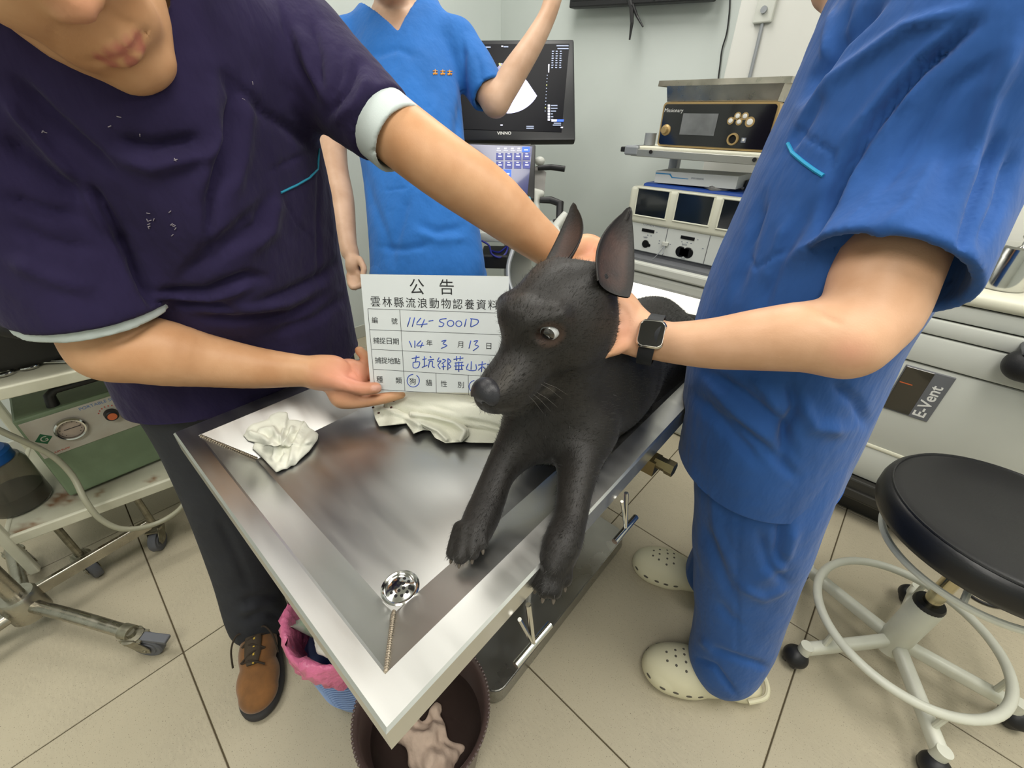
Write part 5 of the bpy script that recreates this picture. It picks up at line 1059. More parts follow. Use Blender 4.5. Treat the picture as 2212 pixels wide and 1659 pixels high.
tag(MB().tube([atx(*p) for p in tb], 0.0072, 12, sub=6).build('suction_hose', m_hose, None, True), 'long translucent hose hanging in a loop off the trolley', 'hose')
# things on the middle shelf
tag(MB().box(cp_(-0.17, -0.19, 0.74), (0.20, 0.20, 0.16), CR, 0.02, 3).build('black_case', mat('black_case', (30, 29, 27), 0.6, var=0.2, vscale=10), None, True), 'black equipment case on the middle shelf of the trolley', 'case')
hs = [(-30, 690, -1.44), (0, 706, -1.43), (30, 716, -1.425), (62, 721, -1.42)]
t = thing('air_hose', 'white ribbed hose with black sleeve on the middle trolley shelf', 'hose', atx(62, 721, -1.42))
MB().tube([atx(*p) for p in hs], [0.02, 0.02, 0.017, 0.014], 14, sub=4).build('sleeve', m_blk, t, True); MB().tube([atx(60, 721, -1.42), atx(95, 718, -1.43), atx(120, 706, -1.44), atx(138, 690, -1.46), atx(150, 665, -1.5)], 0.0095, 12, sub=5).build('tube', mat('white_hose', (206, 198, 182), 0.5), t, True)
tag(MB().tube([atz(-20, 790, 0.664), atz(30, 755, 0.664), atz(60, 745, 0.664), atz(110, 748, 0.664), atz(185, 735, 0.664), atz(240, 715, 0.664), atz(300, 720, 0.664)], 0.005, 8, sub=6).build('power_cable', m_blk, None, True), 'black cable lying on the middle shelf of the trolley', 'cable')
fo = thing('forceps', 'long steel forceps with two finger rings on the middle shelf', 'forceps', atz(60, 790, 0.66))
for p0, p1, rc_ in (((215, 776), (40, 783), (62, 791)), ((215, 779), (10, 786), (6, 806))):
    a, b_ = atz(*p0, 0.664), atz(*p1, 0.664); c = atz(*rc_, 0.664); MB().tube([a, b_, c + (b_ - c) * 0.6], [0.0022, 0.003, 0.003], 8).build('arm', m_chrome, fo, True)
    MB().tube([c + A([0.013 * math.cos(q), 0.016 * math.sin(q), 0]) for q in np.linspace(0, 2 * math.pi, 21)[:-1]], 0.0026, 8, closed=True).build('finger_ring', m_chrome, fo, True)
# rolling chrome stand at the very left
m_dchr = mat('dull_chrome', (168, 164, 152), 0.3, 1.0, var=0.12, vscale=20, rvar=0.12)
hb = A([-1.352, -0.405, 0.10]); st = thing('rolling_stand', 'dull chrome rolling stand with round legs and grey casters at far left', 'stand', (hb[0], hb[1], 0))
MB().cyl(hb + A([0, 0, -0.03]), hb + A([0, 0, 1.25]), 0.019, n=20).build('pole', m_dchr, st, True)
MB().lathe(hb, [(0, 0.05), (0.034, 0.05), (0.04, 0.04), (0.04, -0.03), (0, -0.03)], 24).build('hub', m_dchr, st, True)
tip = A([-1.095, -0.245, 0.090]); MB().tube([hb + A([0, 0, 0.01]), (hb + tip) / 2 + A([0, 0, 0.012]), tip], 0.0155, 16, sub=4).build('leg', m_dchr, st, True); MB().cyl(tip - unit(tip - hb) * 0.004, tip + unit(tip - hb) * 0.022, 0.0185, n=18).build('leg_cap', m_zinc, st, True)
caster(tip + A([0.02, 0.01, 0]), 0.75, st, 0.036, True)
for dx, dy in ((-0.1, -0.27), (-0.28, -0.02), (0.08, -0.27)):
    q = hb + A([dx, dy, -0.01]); MB().tube([hb, q], 0.0155, 14).build('leg', m_dchr, st, True); caster(q, 0.4, st, 0.036)
e0, e1_ = atz(322, 1132, 0.125), atz(50, 1292, 0.125); d = unit(e1_ - e0); Rb = np.stack([d, np.cross((0, 0, 1.), d), A([0, 0, 1.])], 1)
MB().box((e0 + e1_) / 2, (np.linalg.norm(e0 - e1_), 0.016, 0.034), Rb, 0.003).build('cross_bar', m_dchr, st)
# ------------------------------------------------------------------ ventilator cabinet on the right
m_white = mat('white_plastic', (200, 202, 194), 0.4, var=0.02, vscale=6); m_cream = mat('cream_plastic', (222, 220, 200), 0.4, var=0.02); m_gap = mat('dark_gap', (52, 50, 46), 0.8); m_plin = mat('dark_plinth', (54, 53, 50), 0.45); m_greyl = mat('label_grey', (104, 106, 110), 0.5); m_win = mat('smoked_window', (40, 36, 28), 0.12, coat=0.8); m_lett = mat('white_letter', (226, 226, 222), 0.5)
FY = 1.60; cx0, cx1, cyb = -0.22, 0.95, 2.2
cab = thing('ventilator_cabinet', 'white anaesthesia ventilator cabinet with worktop and smoked window by the stool', 'cabinet', ((cx0 + cx1) / 2, 1.9, 0))
MB().lohi((cx0 + 0.01, FY + 0.012, 0.14), (cx1 - 0.01, cyb, 0.80)).build('carcass', m_gap, cab)
MB().lohi((cx0, FY - 0.012, 0.800), (cx1, cyb, 0.838), 0.016, 4).build('worktop', m_cream, cab, True)
zl = [(0.752, 0.796, 'fascia'), (0.705, 0.748, 'drawer'), (0.618, 0.701, 'drawer'), (0.305, 0.613, 'door'), (0.172, 0.299, 'lower_panel')]
fr = {}
for z0, z1, nm in zl: fr[(z0)] = MB().lohi((cx0 + 0.004, FY - (0.006 if nm == 'drawer' else 0.0), z0), (cx1 - 0.004, FY + 0.02, z1), 0.006, 2).build(nm, m_white, cab, True)
MB().lohi((cx0 + 0.004, FY - 0.004, 0.296), (cx1 - 0.004, FY + 0.02, 0.310), 0.005, 2).build('ridge', m_cream, cab, True)
MB().lohi((cx0 + 0.02, FY - 0.02, 0.085), (cx1 - 0.02, FY + 0.3, 0.168), 0.006).build('bumper', m_plin, cab); MB().lohi((cx0 + 0.02, FY - 0.03, 0.10), (cx1 - 0.02, FY - 0.018, 0.13), 0.003).build('bumper_rib', m_plin, cab)
MB().lohi((cx0 + 0.04, FY + 0.04, 0.0), (cx1 - 0.04, cyb - 0.05, 0.10)).build('plinth', m_plin, cab)
V, Fc = text_mesh('B', 0.018, aty(1918, 1117, FY - 0.0205), (1, 0, 0), (0, 0, 1)); obj('lettering', V, Fc, m_lett, cab)
door = fr[0.305]; wc_ = [aty(*p, FY - 0.001) for p in ((1958, 787), (2066, 817), (2003, 910), (1908, 882))]
xa, xb = min(p[0] for p in wc_), max(p[0] for p in wc_); za = (wc_[2][2] + wc_[3][2]) / 2; zb = (wc_[0][2] + wc_[1][2]) / 2
MB().lohi((xa, FY - 0.004, za), (xb, FY + 0.002, zb), 0.0015, 1).build('label_plate', m_greyl, door)
xm = xa + (xb - xa) * 0.60; MB().lohi((xa + 0.003, FY - 0.0056, za + 0.004), (xm, FY - 0.003, zb - 0.003), 0.001, 1).build('window', m_win, door); MB().box((xa + 0.022, FY - 0.006, zb - 0.055), (0.030, 0.0008, 0.0028), None).build('red_mark', mat('orange_mark', (196, 96, 50), 0.5), door)
V, Fc = text_mesh('E-Vent', 0.040, A([xb - 0.012, FY - 0.0043, za + 0.008]), (0, 0, 1), (-1, 0, 0), 0.0006, bold=0.0006); obj('lettering', V, Fc, m_lett, door)
# rounded black handle in front of the drawers
hc = aty(2215, 790, FY - 0.045); hd_ = thing('arm_rest', 'rounded black padded arm rest sticking out beside the cabinet drawers', 'arm rest', hc - A([0, 0, 0.05]))
V, Q = field_mesh(u(seg(hc, hc + A([0.16, 0, 0]), 0.042, 0.042), 0), 0.004, 1); obj('pad', V, Q, mat('black_pad', (30, 30, 32), 0.5, bump=0.2, bscale=300), hd_, True)
MB().lohi((hc[0] - 0.025, hc[1] - 0.03, hc[2] + 0.030), (hc[0] + 0.18, hc[1] + 0.06, hc[2] + 0.048), 0.008).build('cap', m_greyl, hd_, True)
# steel canister on the worktop
jc2 = aty(2150, 626, 1.70); jc2[2] = 0.839; cn_ = thing('steel_canister', 'shiny steel dressing canister with knobbed lid on the cabinet worktop', 'canister', jc2)
MB().lathe(jc2, [(0, 0), (0.050, 0), (0.053, 0.004), (0.053, 0.088), (0.050, 0.088), (0.050, 0.006), (0, 0.006)], 40).build('body', m_chrome, cn_, True)
MB().lathe(jc2, [(0.0555, 0.084), (0.0555, 0.104), (0.050, 0.109), (0.02, 0.112), (0, 0.1125)], 40).build('lid', m_chrome, cn_, True); MB().lathe(jc2, [(0, 0.112), (0.006, 0.112), (0.005, 0.120), (0.012, 0.127), (0.012, 0.134), (0, 0.137)], 20).build('lid_knob', m_chrome, cn_, True)
# ------------------------------------------------------------------ stool
m_vinyl = mat('black_vinyl', (26, 26, 28), 0.38, var=0.1, vscale=10, bump=0.08, bscale=260); m_wpaint = mat('white_paint', (214, 214, 200), 0.35, var=0.03, vscale=20)
sc_ = A([0.352, 1.093, 0]); stl = thing('stool', 'round black vinyl stool on white five-legged castor base with foot ring', 'stool', sc_)
MB().lathe(sc_, [(0, 0.478), (0.185, 0.480), (0.198, 0.488), (0.203, 0.502), (0.203, 0.525), (0.199, 0.540), (0.190, 0.548), (0.175, 0.551), (0.09, 0.549), (0, 0.547)], 64).build('seat', m_vinyl, stl, True, angle=1.2)
MB().tube([sc_ + A([0.189 * math.cos(a), 0.189 * math.sin(a), 0.5485]) for a in np.linspace(0, 2 * math.pi, 61)[:-1]], 0.0028, 6, closed=True).build('seat_piping', m_vinyl, stl, True)
MB().tube([sc_ + A([0.16 * math.cos(a), 0.16 * math.sin(a), 0.425]) for a in np.linspace(0, 2 * math.pi, 61)[:-1]], 0.0075, 10, closed=True).build('lift_ring', m_wpaint, stl, True)
for a in (0.4, 2.5, 4.6): MB().tube([sc_ + A([0.03 * math.cos(a), 0.03 * math.sin(a), 0.47]), sc_ + A([0.16 * math.cos(a), 0.16 * math.sin(a), 0.425])], 0.006, 8).build('ring_spoke', m_wpaint, stl, True)
MB().lathe(sc_, [(0, 0.48), (0.07, 0.48), (0.07, 0.465), (0.025, 0.44), (0.025, 0.42)], 24).build('seat_mount', m_dark, stl, True)
MB().cyl(sc_ + A([0, 0, 0.24]), sc_ + A([0, 0, 0.47]), 0.0165, n=24).build('gas_piston', mat('warm_chrome', (190, 180, 150), 0.15, 1.0), stl, True)
MB().lathe(sc_, [(0.0165, 0.256), (0.028, 0.256), (0.0305, 0.25), (0.0305, 0.240)], 28).build('collar', m_blk, stl, True)
MB().lathe(sc_, [(0, 0.05), (0.030, 0.05), (0.0305, 0.10), (0.0315, 0.102), (0.0315, 0.24), (0.030, 0.246), (0.018, 0.246)], 36).build('column', m_wpaint, stl, True)
for x, y in ((0.129, 1.189), (0.182, 0.912), (0.386, 1.325), (0.580, 1.120), (0.462, 0.875)):
    d = unit(A([x, y, 0]) - sc_); p0 = sc_ + d * 0.02 + A([0, 0, 0.085]); p1 = sc_ + d * 0.235 + A([0, 0, 0.066]); m_ = (p0 + p1) / 2; ax = unit(p1 - p0); sd = unit(np.cross((0, 0, 1.), ax)); Rl = np.stack([ax, sd, np.cross(ax, sd)], 1)
    lg = MB().box(m_, (np.linalg.norm(p1 - p0), 0.026, 0.034), Rl, 0.009, 3).build('leg', m_wpaint, stl, True, angle=0.9)
    MB().cyl(p1 + A([0, 0, -0.022]), p1 + A([0, 0, 0.018]), 0.0145, n=18).build('leg_socket', m_wpaint, lg, True)
    w = A([p1[0], p1[1], 0.027]) + d * 0.012; f = unit(np.cross(d, (0, 0, 1)) + d * 0.4); R3 = np.stack([np.cross(f, (0, 0, 1.)), A([0, 0, 1.]), f], 1)
    cb = MB()
    for sg in (1, -1): cb.lathe(w + f * 0.011 * sg, [(0, 0.009 * sg), (0.016, 0.009 * sg), (0.024, 0.005 * sg), (0.026, 0.0), (0.026, -0.004 * sg), (0, -0.004 * sg)], 24, R3)
    cs = cb.build('twin_caster', m_blk, lg, True)
    V, Q = field_mesh(u(cutp(ell(w + A([0, 0, 0.004]), (0.029, 0.029, 0.029)), w + A([0, 0, -0.004]), (0, 0, -1)), 0), 0.003, 1); obj('caster_hood', V, Q, m_blk, lg, True)
    q = sc_ + d * 0.19; MB().cyl(q + A([0, 0, 0.078]), q + A([0, 0, 0.135]), 0.0065, n=10).build('ring_support', m_wpaint, lg, True)
MB().tube([sc_ + A([0.19 * math.cos(a), 0.19 * math.sin(a), 0.14]) for a in np.linspace(0, 2 * math.pi, 73)[:-1]], 0.0105, 14, closed=True).build('foot_ring', m_wpaint, stl, True)
tag(MB().tube([atz(*p, 0.006) for p in ((2085, 1275), (2105, 1292), (2140, 1308), (2178, 1312), (2230, 1300))], 0.004, 8, sub=5).build('floor_cable', m_blk, None, True), 'short black cable curling on the floor behind the stool', 'cable')
# ------------------------------------------------------------------ monitoring tower at the back
BY = 1.75
bx = lambda x, y, Y=BY: aty(x, y, Y)
m_ivory = mat('ivory_plastic', (222, 222, 204), 0.45, var=0.02); m_bluetop = mat('blue_top', (42, 84, 176), 0.5); m_pan = mat('grey_white_panel', (206, 210, 206), 0.45); m_scr = mat('dark_screen', (34, 42, 46), 0.12, coat=0.6, var=0.4, vscale=6, col2=(20, 24, 34)); m_blk2 = mat('jet_black', (14, 14, 16), 0.3); m_txt = mat('grey_print', (120, 126, 140), 0.6); m_gold = mat('gold_trim', (190, 162, 112), 0.35, 0.5); m_silver = mat('silver_plastic', (150, 154, 158), 0.4, 0.3)
cart = thing('instrument_cart', 'white instrument cart carrying the three-screen monitor at the back wall', 'cart', (-0.65, 1.95, 0))
MB().lohi((-0.96, 1.72, 0.09), (-0.27, 2.15, 0.40), 0.012).build('lower_cabinet', m_cream, cart); MB().lohi((-0.96, 1.60, 0.0), (-0.27, 2.15, 0.085), 0.02, 3).build('base', m_white, cart)
MB().lohi((-0.965, 1.69, 0.405), (-0.265, 2.15, 0.52), 0.012).build('drawer', m_white, cart); MB().lohi((-0.965, 1.69, 0.528), (-0.265, 2.15, 0.645), 0.012).build('drawer', m_white, cart)
MB().lohi((-0.95, 1.705, 0.40), (-0.28, 2.14, 0.70)).build('frame', m_greyl, cart); MB().lohi((-0.97, 1.68, 0.650), (-0.26, 2.15, 0.690), 0.008).build('top_board', m_white, cart)
for x in (-0.93, -0.30): MB().lohi((x - 0.02, 2.08, 0.69), (x + 0.02, 2.12, 1.10), 0.004).build('upright', m_silver, cart)
sh_l, sh_r = bx(1358, 322), bx(1640, 345); zs = 1.092
MB().lohi((-0.955, 1.74, zs), (-0.28, 2.12, zs + 0.022), 0.005).build('upper_shelf', m_cream, cart); MB().lohi((-0.955, 1.728, zs - 0.014), (-0.28, 1.742, zs + 0.012), 0.002).build('shelf_rail', mat('rail_alu', (178, 178, 170), 0.35, 0.7), cart)
MB().lohi((-0.985, 1.725, zs - 0.012), (-0.925, 1.82, zs + 0.022), 0.006).build('shelf_corner', m_silver, cart); MB().lohi((-1.005, 1.73, zs - 0.002), (-0.983, 1.76, zs + 0.016), 0.003).build('lock_lever', m_blk, cart)
for px_, py_ in ((1406, 328), (1630, 345)): q = bx(px_, py_, 1.7275); MB().cyl(q, q + A([0, -0.004, 0]), 0.0065, n=16).build('screw_hole', m_dark, cart)
# three-screen monitor
mon = thing('patient_monitor', 'ivory patient monitor with three screens and blue top behind the dog', 'monitor', (-0.62, 1.9, 0.70))
zT, zB, zP = 0.968, 0.835, 0.716; xl = -0.945; xr = -0.30
MB().lohi((xl, BY, zB - 0.008), (xr, 2.1, zT), 0.014, 3).build('bezel_housing', m_ivory, mon, True)
MB().lohi((xl + 0.012, BY + 0.008, zP), (xr - 0.004, 2.08, zB - 0.006), 0.003).build('connector_panel', m_pan, mon); MB().lohi((xl + 0.005, BY + 0.02, 0.692), (xr, 2.08, zP)).build('panel_foot', m_greyl, mon)
MB().lohi((xl + 0.03, BY + 0.045, zT - 0.012), (xr, 2.08, zT + 0.012), 0.01).build('blue_top', m_bluetop, mon)
for nm, q in (('a', ((1380, 408), (1447, 414), (1436, 472), (1372, 463))), ('b', ((1467, 417), (1544, 427), (1528, 487), (1456, 475))), ('c', ((1564, 430), (1642, 441), (1626, 506), (1551, 491)))):
    P = [bx(*p) for p in q]; x0_, x1_ = (P[0][0] + P[3][0]) / 2, (P[1][0] + P[2][0]) / 2; z1_, z0_ = (P[0][2] + P[1][2]) / 2, (P[2][2] + P[3][2]) / 2
    f = MB(); w_ = 0.006
    for lo, hi in (((x0_ - w_, BY - 0.004, z0_ - w_), (x1_ + w_, BY + 0.002, z0_)), ((x0_ - w_, BY - 0.004, z1_), (x1_ + w_, BY + 0.002, z1_ + w_)), ((x0_ - w_, BY - 0.004, z0_), (x0_, BY + 0.002, z1_)), ((x1_, BY - 0.004, z0_), (x1_ + w_, BY + 0.002, z1_))): f.lohi(lo, hi, 0.0015, 1)
    fr_ = f.build('screen_frame', m_ivory, mon); MB().lohi((x0_, BY - 0.0015, z0_), (x1_, BY + 0.001, z1_)).build('screen', m_scr, fr_)
PY = BY + 0.0075
def pbox(x0_, y0_, x1_, y1_, m, nm='socket', dy=0.002):
    p, q = bx(x0_, y0_, PY), bx(x1_, y1_, PY); MB().lohi((min(p[0], q[0]), PY - dy, min(p[2], q[2])), (max(p[0], q[0]), PY + 0.001, max(p[2], q[2])), 0.0008, 1).build(nm, m, mon)
Z7 = lambda x, y: (1350 + x * 0.09042, 450 + y * 0.09042)
pbox(*Z7(415, 470), *Z7(695, 600), m_blk2); pbox(*Z7(1345, 640), *Z7(1655, 780), m_blk2); pbox(*Z7(895, 800), *Z7(1030, 900), m_blk2)
Ry = np.stack([A([1., 0, 0]), A([0, 0, 1.]), A([0, -1., 0])], 1)
for (x, y, r_, sx) in ((490, 850, 0.0165, 1), (575, 885, 0.0065, 1), (1330, 1035, 0.022, 1), (1500, 1065, 0.022, 1)): MB().lathe(bx(*Z7(x, y), PY), [(0, 0.002), (r_ * 0.9, 0.002), (r_, 0.0), (0, 0)], 24, Ry).build('socket', m_blk2, mon)
pbox(*Z7(1330, 935), *Z7(1500, 1165), m_blk2)
for a, b_ in (((1040, 430), (965, 790)), ((2060, 600), (1885, 1310))): p, q = bx(*Z7(*a), PY), bx(*Z7(*b_), PY); MB().lohi((p[0] - 0.0012, PY - 0.0006, zP + 0.002), (p[0] + 0.0012, PY + 0.001, zB - 0.008)).build('panel_joint', m_greyl, mon)
for tx, x, y, s_ in (('COMEN', 435, 395, 0.014), ('FocusScan', 720, 440, 0.012), ('SpO2', 1360, 870, 0.009), ('NIBP', 440, 700, 0.009), ('Resp', 1330, 1200, 0.009)): V, Fc = text_mesh(tx, s_, bx(*Z7(x, y), PY - 0.0003), (1, 0, 0), (0, 0, 1), 0.0003); obj('lettering', V, Fc, m_txt, mon)
for x, y in ((545, 640), (625, 655), (1360, 795), (1490, 818), (1580, 835), (760, 570), (1740, 750), (825, 775), (815, 835), (1080, 860), (1860, 960)): pbox(*Z7(x - 14, y - 12), *Z7(x + 14, y + 12), m_txt, 'indicator', 0.0008)
cl = bx(*Z7(960, 850), PY - 0.004); pgc = MB().box(cl, (0.024, 0.012, 0.016), None, 0.002); pgc.build('plug', m_white, mon)
for end in ((580, 1290), (890, 1100)): MB().tube([cl + A([0, -0.004, -0.006]), bx(*Z7((960 + end[0]) / 2, (930 + end[1]) / 2), BY - 0.02), bx(*Z7(*end), BY - 0.03)], 0.0016, 6, sub=5).build('lead_wire', m_silver, mon, True)
# boxes on the blue top
t = thing('carton', 'flat white carton with blue stripe on top of the patient monitor', 'carton', bx(1500, 392, 1.80))
p, q, top_ = bx(1413, 392, 1.80), bx(1595, 384, 1.80), bx(1413, 366, 1.80); Rk = rotz(math.atan2(0.0, 1)); Ln = q[0] - p[0]; hgt = top_[2] - p[2]
MB().box(((p[0] + q[0]) / 2, 1.88, (zT + 0.013) + hgt / 2 + 0.006), (Ln, 0.16, hgt), A([[1, 0, -0.02], [0, 1, 0], [0.02, 0, 1]]), 0.001, 1).build('box', mat('carton_white', (214, 218, 222), 0.5), t)
zc_ = zT + 0.013 + hgt * 0.72 + 0.004; mb = MB().prism([(p[0] + 0.001, 1.7995, zc_ + 0.000), (p[0] + 0.06, 1.7995, zc_ + 0.001), (p[0] + 0.072, 1.7995, zc_ - 0.010), (p[0] + 0.14, 1.7995, zc_ - 0.008), (p[0] + 0.14, 1.7995, zc_ - 0.0065), (p[0] + 0.074, 1.7995, zc_ - 0.006), (p[0] + 0.064, 1.7995, zc_ + 0.005), (p[0] + 0.001, 1.7995, zc_ + 0.004)], (0, -0.0006, 0)); mb.build('stripe', mat('stripe_blue', (50, 140, 200), 0.5), t)
V, Fc = text_mesh('SPO2 SENSOR', 0.008, A([p[0] + 0.15, 1.7993, zc_ - 0.006]), (1, 0, 0), (0, 0, 1)); obj('lettering', V, Fc, m_txt, t)
tag(MB().box((-0.45, 1.965, zT + 0.030), (0.20, 0.16, 0.034), rotz(0.1), 0.003).build('dark_case', mat('slate_case', (52, 54, 66), 0.5), None), 'dark slate case on the monitor beside the white carton', 'case')
tag(MB().box((-0.42, 1.825, zT + 0.024), (0.15, 0.06, 0.020), rotz(-0.05), 0.003).build('small_carton', mat('grey_carton', (150, 156, 158), 0.5), None), 'small grey carton in front of the slate case', 'carton')
V, Q = field_mesh(u([ell((-0.62, 1.83, zT + 0.017), (0.05, 0.03, 0.012)), ell((-0.59, 1.84, zT + 0.025), (0.025, 0.02, 0.012))], 0.01), 0.004, 1); tag(obj('plastic_bag', wobble(V, Q, 0.006, 60, 3), Q, mat('bag_plastic', (170, 170, 172), 0.2, trans=0.5), None, True), 'crumpled clear plastic bag on the blue monitor top', 'bag')
# electrosurgery unit on the shelf
a0, a1 = bx(1408, 309, 1.76), bx(1664, 222, 1.76); ax0, ax1 = -0.868, -0.470; az0, az1 = zs + 0.024, 1.258
esu = thing('electrosurgical_unit', 'gold-trimmed unit with glossy black front and round buttons on the upper shelf', 'instrument', ((ax0 + ax1) / 2, 1.9, az0))
MB().lohi((ax0 + 0.012, 1.80, az0 + 0.004), (ax1 - 0.006, 2.08, az1 - 0.004), 0.012, 3).build('housing', m_white, esu, True)
def fpan(w_in, y0_, y1_, r_): 
    cx_, cz_ = (ax0 + ax1) / 2, (az0 + az1) / 2; o_ = rrect(ax1 - ax0 - 2 * w_in, az1 - az0 - 2 * w_in, r_, 5); return MB().prism([(cx_ + x, y0_, cz_ + z) for x, z in o_], (0, y1_ - y0_, 0))
fpan(0, 1.765, 1.81, 0.014).build('gold_frame', m_gold, esu); m_glossy = mat('glossy_black', (18, 17, 22), 0.1, coat=1.0); fpan(0.0065, 1.762, 1.768, 0.010).build('front_glass', m_glossy, esu)
EY = 1.7615; Z9 = lambda x, y: (1350 + x * 0.18083, 100 + y * 0.18083)
P0, P1 = bx(*Z9(700, 800), EY), bx(*Z9(1060, 1070), EY); MB().lohi((P0[0], EY - 0.0015, P1[2]), (P1[0], EY, P0[2])).build('display', mat('display_grey', (110, 112, 114), 0.12, coat=0.8, var=0.2, vscale=14), esu)
kb = bx(*Z9(490, 1000), EY); MB().lathe(kb, [(0, 0.022), (0.010, 0.022), (0.0115, 0.019), (0.0125, 0.006), (0.018, 0.004), (0.019, 0)], 28, Ry).build('dial_knob', m_gold, esu, True)
cpts = [(1262, 890, 0.0085), (1347, 832, 0.0085), (1362, 902, 0.0080), (1435, 835, 0.0085), (1492, 905, 0.0115)]
for x, y, r_ in cpts:
    c = bx(*Z9(x, y), EY); MB().lathe(c, [(0, 0.0015), (r_ * 1.3, 0.0015), (r_ * 1.35, 0)], 24, Ry).build('button_ring', m_gold, esu, True); MB().lathe(c, [(0, 0.0042), (r_ * 0.7, 0.0035), (r_ * 0.85, 0.0015)], 20, Ry).build('button', m_lett, esu, True)
for i in range(4):
    p, q = bx(*Z9(*cpts[i][:2]), EY), bx(*Z9(*cpts[i + 1][:2]), EY); d = unit(q - p); n_ = np.cross(d, (0, 1, 0)) * 0.004; MB().prism([p - n_, q - n_, q + n_, p + n_], (0, -0.0012, 0)).build('button_bridge', m_gold, esu)
c = bx(*Z9(1290, 1110), EY); MB().lathe(c, [(0.013, 0.002), (0.013, 0.009), (0.018, 0.009), (0.019, 0)], 30, Ry).build('socket_ring', m_gold, esu, True); MB().lathe(c, [(0, 0.002), (0.013, 0.002)], 24, Ry).build('socket_hole', m_dark, esu)
c = bx(*Z9(1415, 1122), EY); MB().box(c, (0.015, 0.001, 0.015)).build('icon_plate', m_txt, esu); MB().box(c + A([0, -0.0008, 0.001]), (0.007, 0.001, 0.008)).build('icon', m_lett, esu)
V, Fc = text_mesh('Missionary', 0.017, bx(*Z9(468, 785), EY - 0.0004), (1, 0, 0), (0, 0, 1), 0.0004); obj('lettering', V, Fc, m_lett, esu)
tag(MB().cyl((-0.918, 1.80, zs + 0.0235), (-0.918, 1.80, zs + 0.065), 0.022, n=24).build('grey_cup', m_silver, None, True), 'small grey cup beside the gold-trimmed unit', 'cup')
# steel tray on top
tr = thing('steel_tray', 'deep stained steel tray resting on the gold-trimmed unit', 'tray', (-0.68, 1.9, az1))
lo_r, hi_r = (-0.862, 1.775, az1 + 0.001), (-0.485, 2.06, 1.322)
L0 = [A([lo_r[0], lo_r[1], lo_r[2]]), A([hi_r[0], lo_r[1], lo_r[2]]), A([hi_r[0], hi_r[1], lo_r[2]]), A([lo_r[0], hi_r[1], lo_r[2]])]
o_ = lambda k: A([(-1 if k in (0, 3) else 1), (-1 if k in (0, 1) else 1), 0.])
lay = [L0, [p + o_(k) * 0.010 + A([0, 0, 0.062]) for k, p in enumerate(L0)], [p + o_(k) * 0.030 + A([0, 0, 0.063]) for k, p in enumerate(L0)], [p + o_(k) * 0.031 + A([0, 0, 0.046]) for k, p in enumerate(L0)]]
inn_ = [[p + o_(k) * 0.0085 + A([0, 0, 0.0605]) for k, p in enumerate(L0)], [p - o_(k) * 0.002 + A([0, 0, 0.002]) for k, p in enumerate(L0)]]
m_tray = mat('stained_steel', (170, 166, 154), 0.32, 1.0, var=0.2, vscale=9, rvar=0.12)
V = [p for l_ in lay for p in l_]; Fc = [(0, 3, 2, 1)] + [(k * 4 + i, k * 4 + (i + 1) % 4, k * 4 + 4 + (i + 1) % 4, k * 4 + 4 + i) for k in range(3) for i in range(4)]
obj('outer_shell', V, Fc, m_tray, tr); V = inn_[0] + inn_[1]; obj('inner_shell', V, [(i, i + 4, (i + 1) % 4 + 4, (i + 1) % 4) for i in range(4)] + [(4, 5, 6, 7)], m_tray, tr)
# ------------------------------------------------------------------ ultrasound machine
m_bez = mat('monitor_bezel', (38, 39, 42), 0.4); m_us = mat('us_screen', (10, 11, 18), 0.35, spec=0.08, var=0.25, vscale=3, emis=0.05); m_fan = mat('scan_glow', (196, 196, 232), 0.5, var=0.1, vscale=30, emis=0.75); m_fan2 = mat('scan_dim', (120, 116, 150), 0.5, var=0.5, vscale=40, emis=0.4); m_ui = mat('ui_text', (130, 140, 165), 0.5, emis=0.4); m_uiw = mat('ui_white', (205, 205, 225), 0.5, emis=0.7); m_uib = mat('ui_blue', (40, 90, 235), 0.5, emis=0.9); m_uiy = mat('ui_yellow', (200, 205, 120), 0.5, emis=0.6); m_uid = mat('ui_navy', (58, 66, 140), 0.5, emis=0.35); m_uib2 = mat('ui_panel_navy', (34, 42, 96), 0.3, coat=0.5, emis=0.35)
us = thing('ultrasound_machine', 'ultrasound machine with large black monitor and touch panel behind the raised arm', 'ultrasound', A([*at(1110, 300, 1.95)[:2], 0]))
DM = 1.86; m00, m10, m11, m01 = at(985, 86, DM), at(1240, 84, DM), at(1222, 301, DM - 0.02), at(975, 293, DM - 0.02)
mu = unit(m10 - m00); mv = unit((m10 - m11) - mu * ((m10 - m11) @ mu)); mn = np.cross(mu, mv); MW, MH_ = np.linalg.norm(m10 - m00), np.linalg.norm(m10 - m11)
def mpt(x, y, lift=0.0): r = ray(x, y); t_ = ((m10 - EYE) @ mn) / (r @ mn); return EYE + r * t_ + mn * lift
Rm_ = np.stack([mu, mv, mn], 1); cM = m10 - mu * MW / 2 - mv * MH_ / 2
scr = MB().box(cM - mn * 0.02, (MW, MH_, 0.04), Rm_, 0.008, 2).build('monitor_case', m_bez, us, True)
sp = [mpt(*p, 0.0005) for p in ((990, 96), (1230, 95), (1213, 286), (985, 279))]; MB().prism(sp[::-1], mn * 0.0012).build('monitor_screen', m_us, scr)
def poly(pts, m, nm, lift=0.002, parent=None): P = [mpt(*p, lift) for p in pts]; n_ = np.cross(P[1] - P[0], P[2] - P[0]); P = P[::-1] if n_ @ mn > 0 else P; MB().prism(P, mn * 0.0005).build(nm, m, parent or scr)
arc = [(1096 + 74 * math.cos(math.radians(a)), 170 + 76 * math.sin(math.radians(a))) for a in range(30, 94, 6)]
poly([(1082, 138)] + [(1110, 140)] + [(1140, 178)] + arc + [(1080, 240), (1068, 155)], m_fan, 'scan_image', 0.0022)
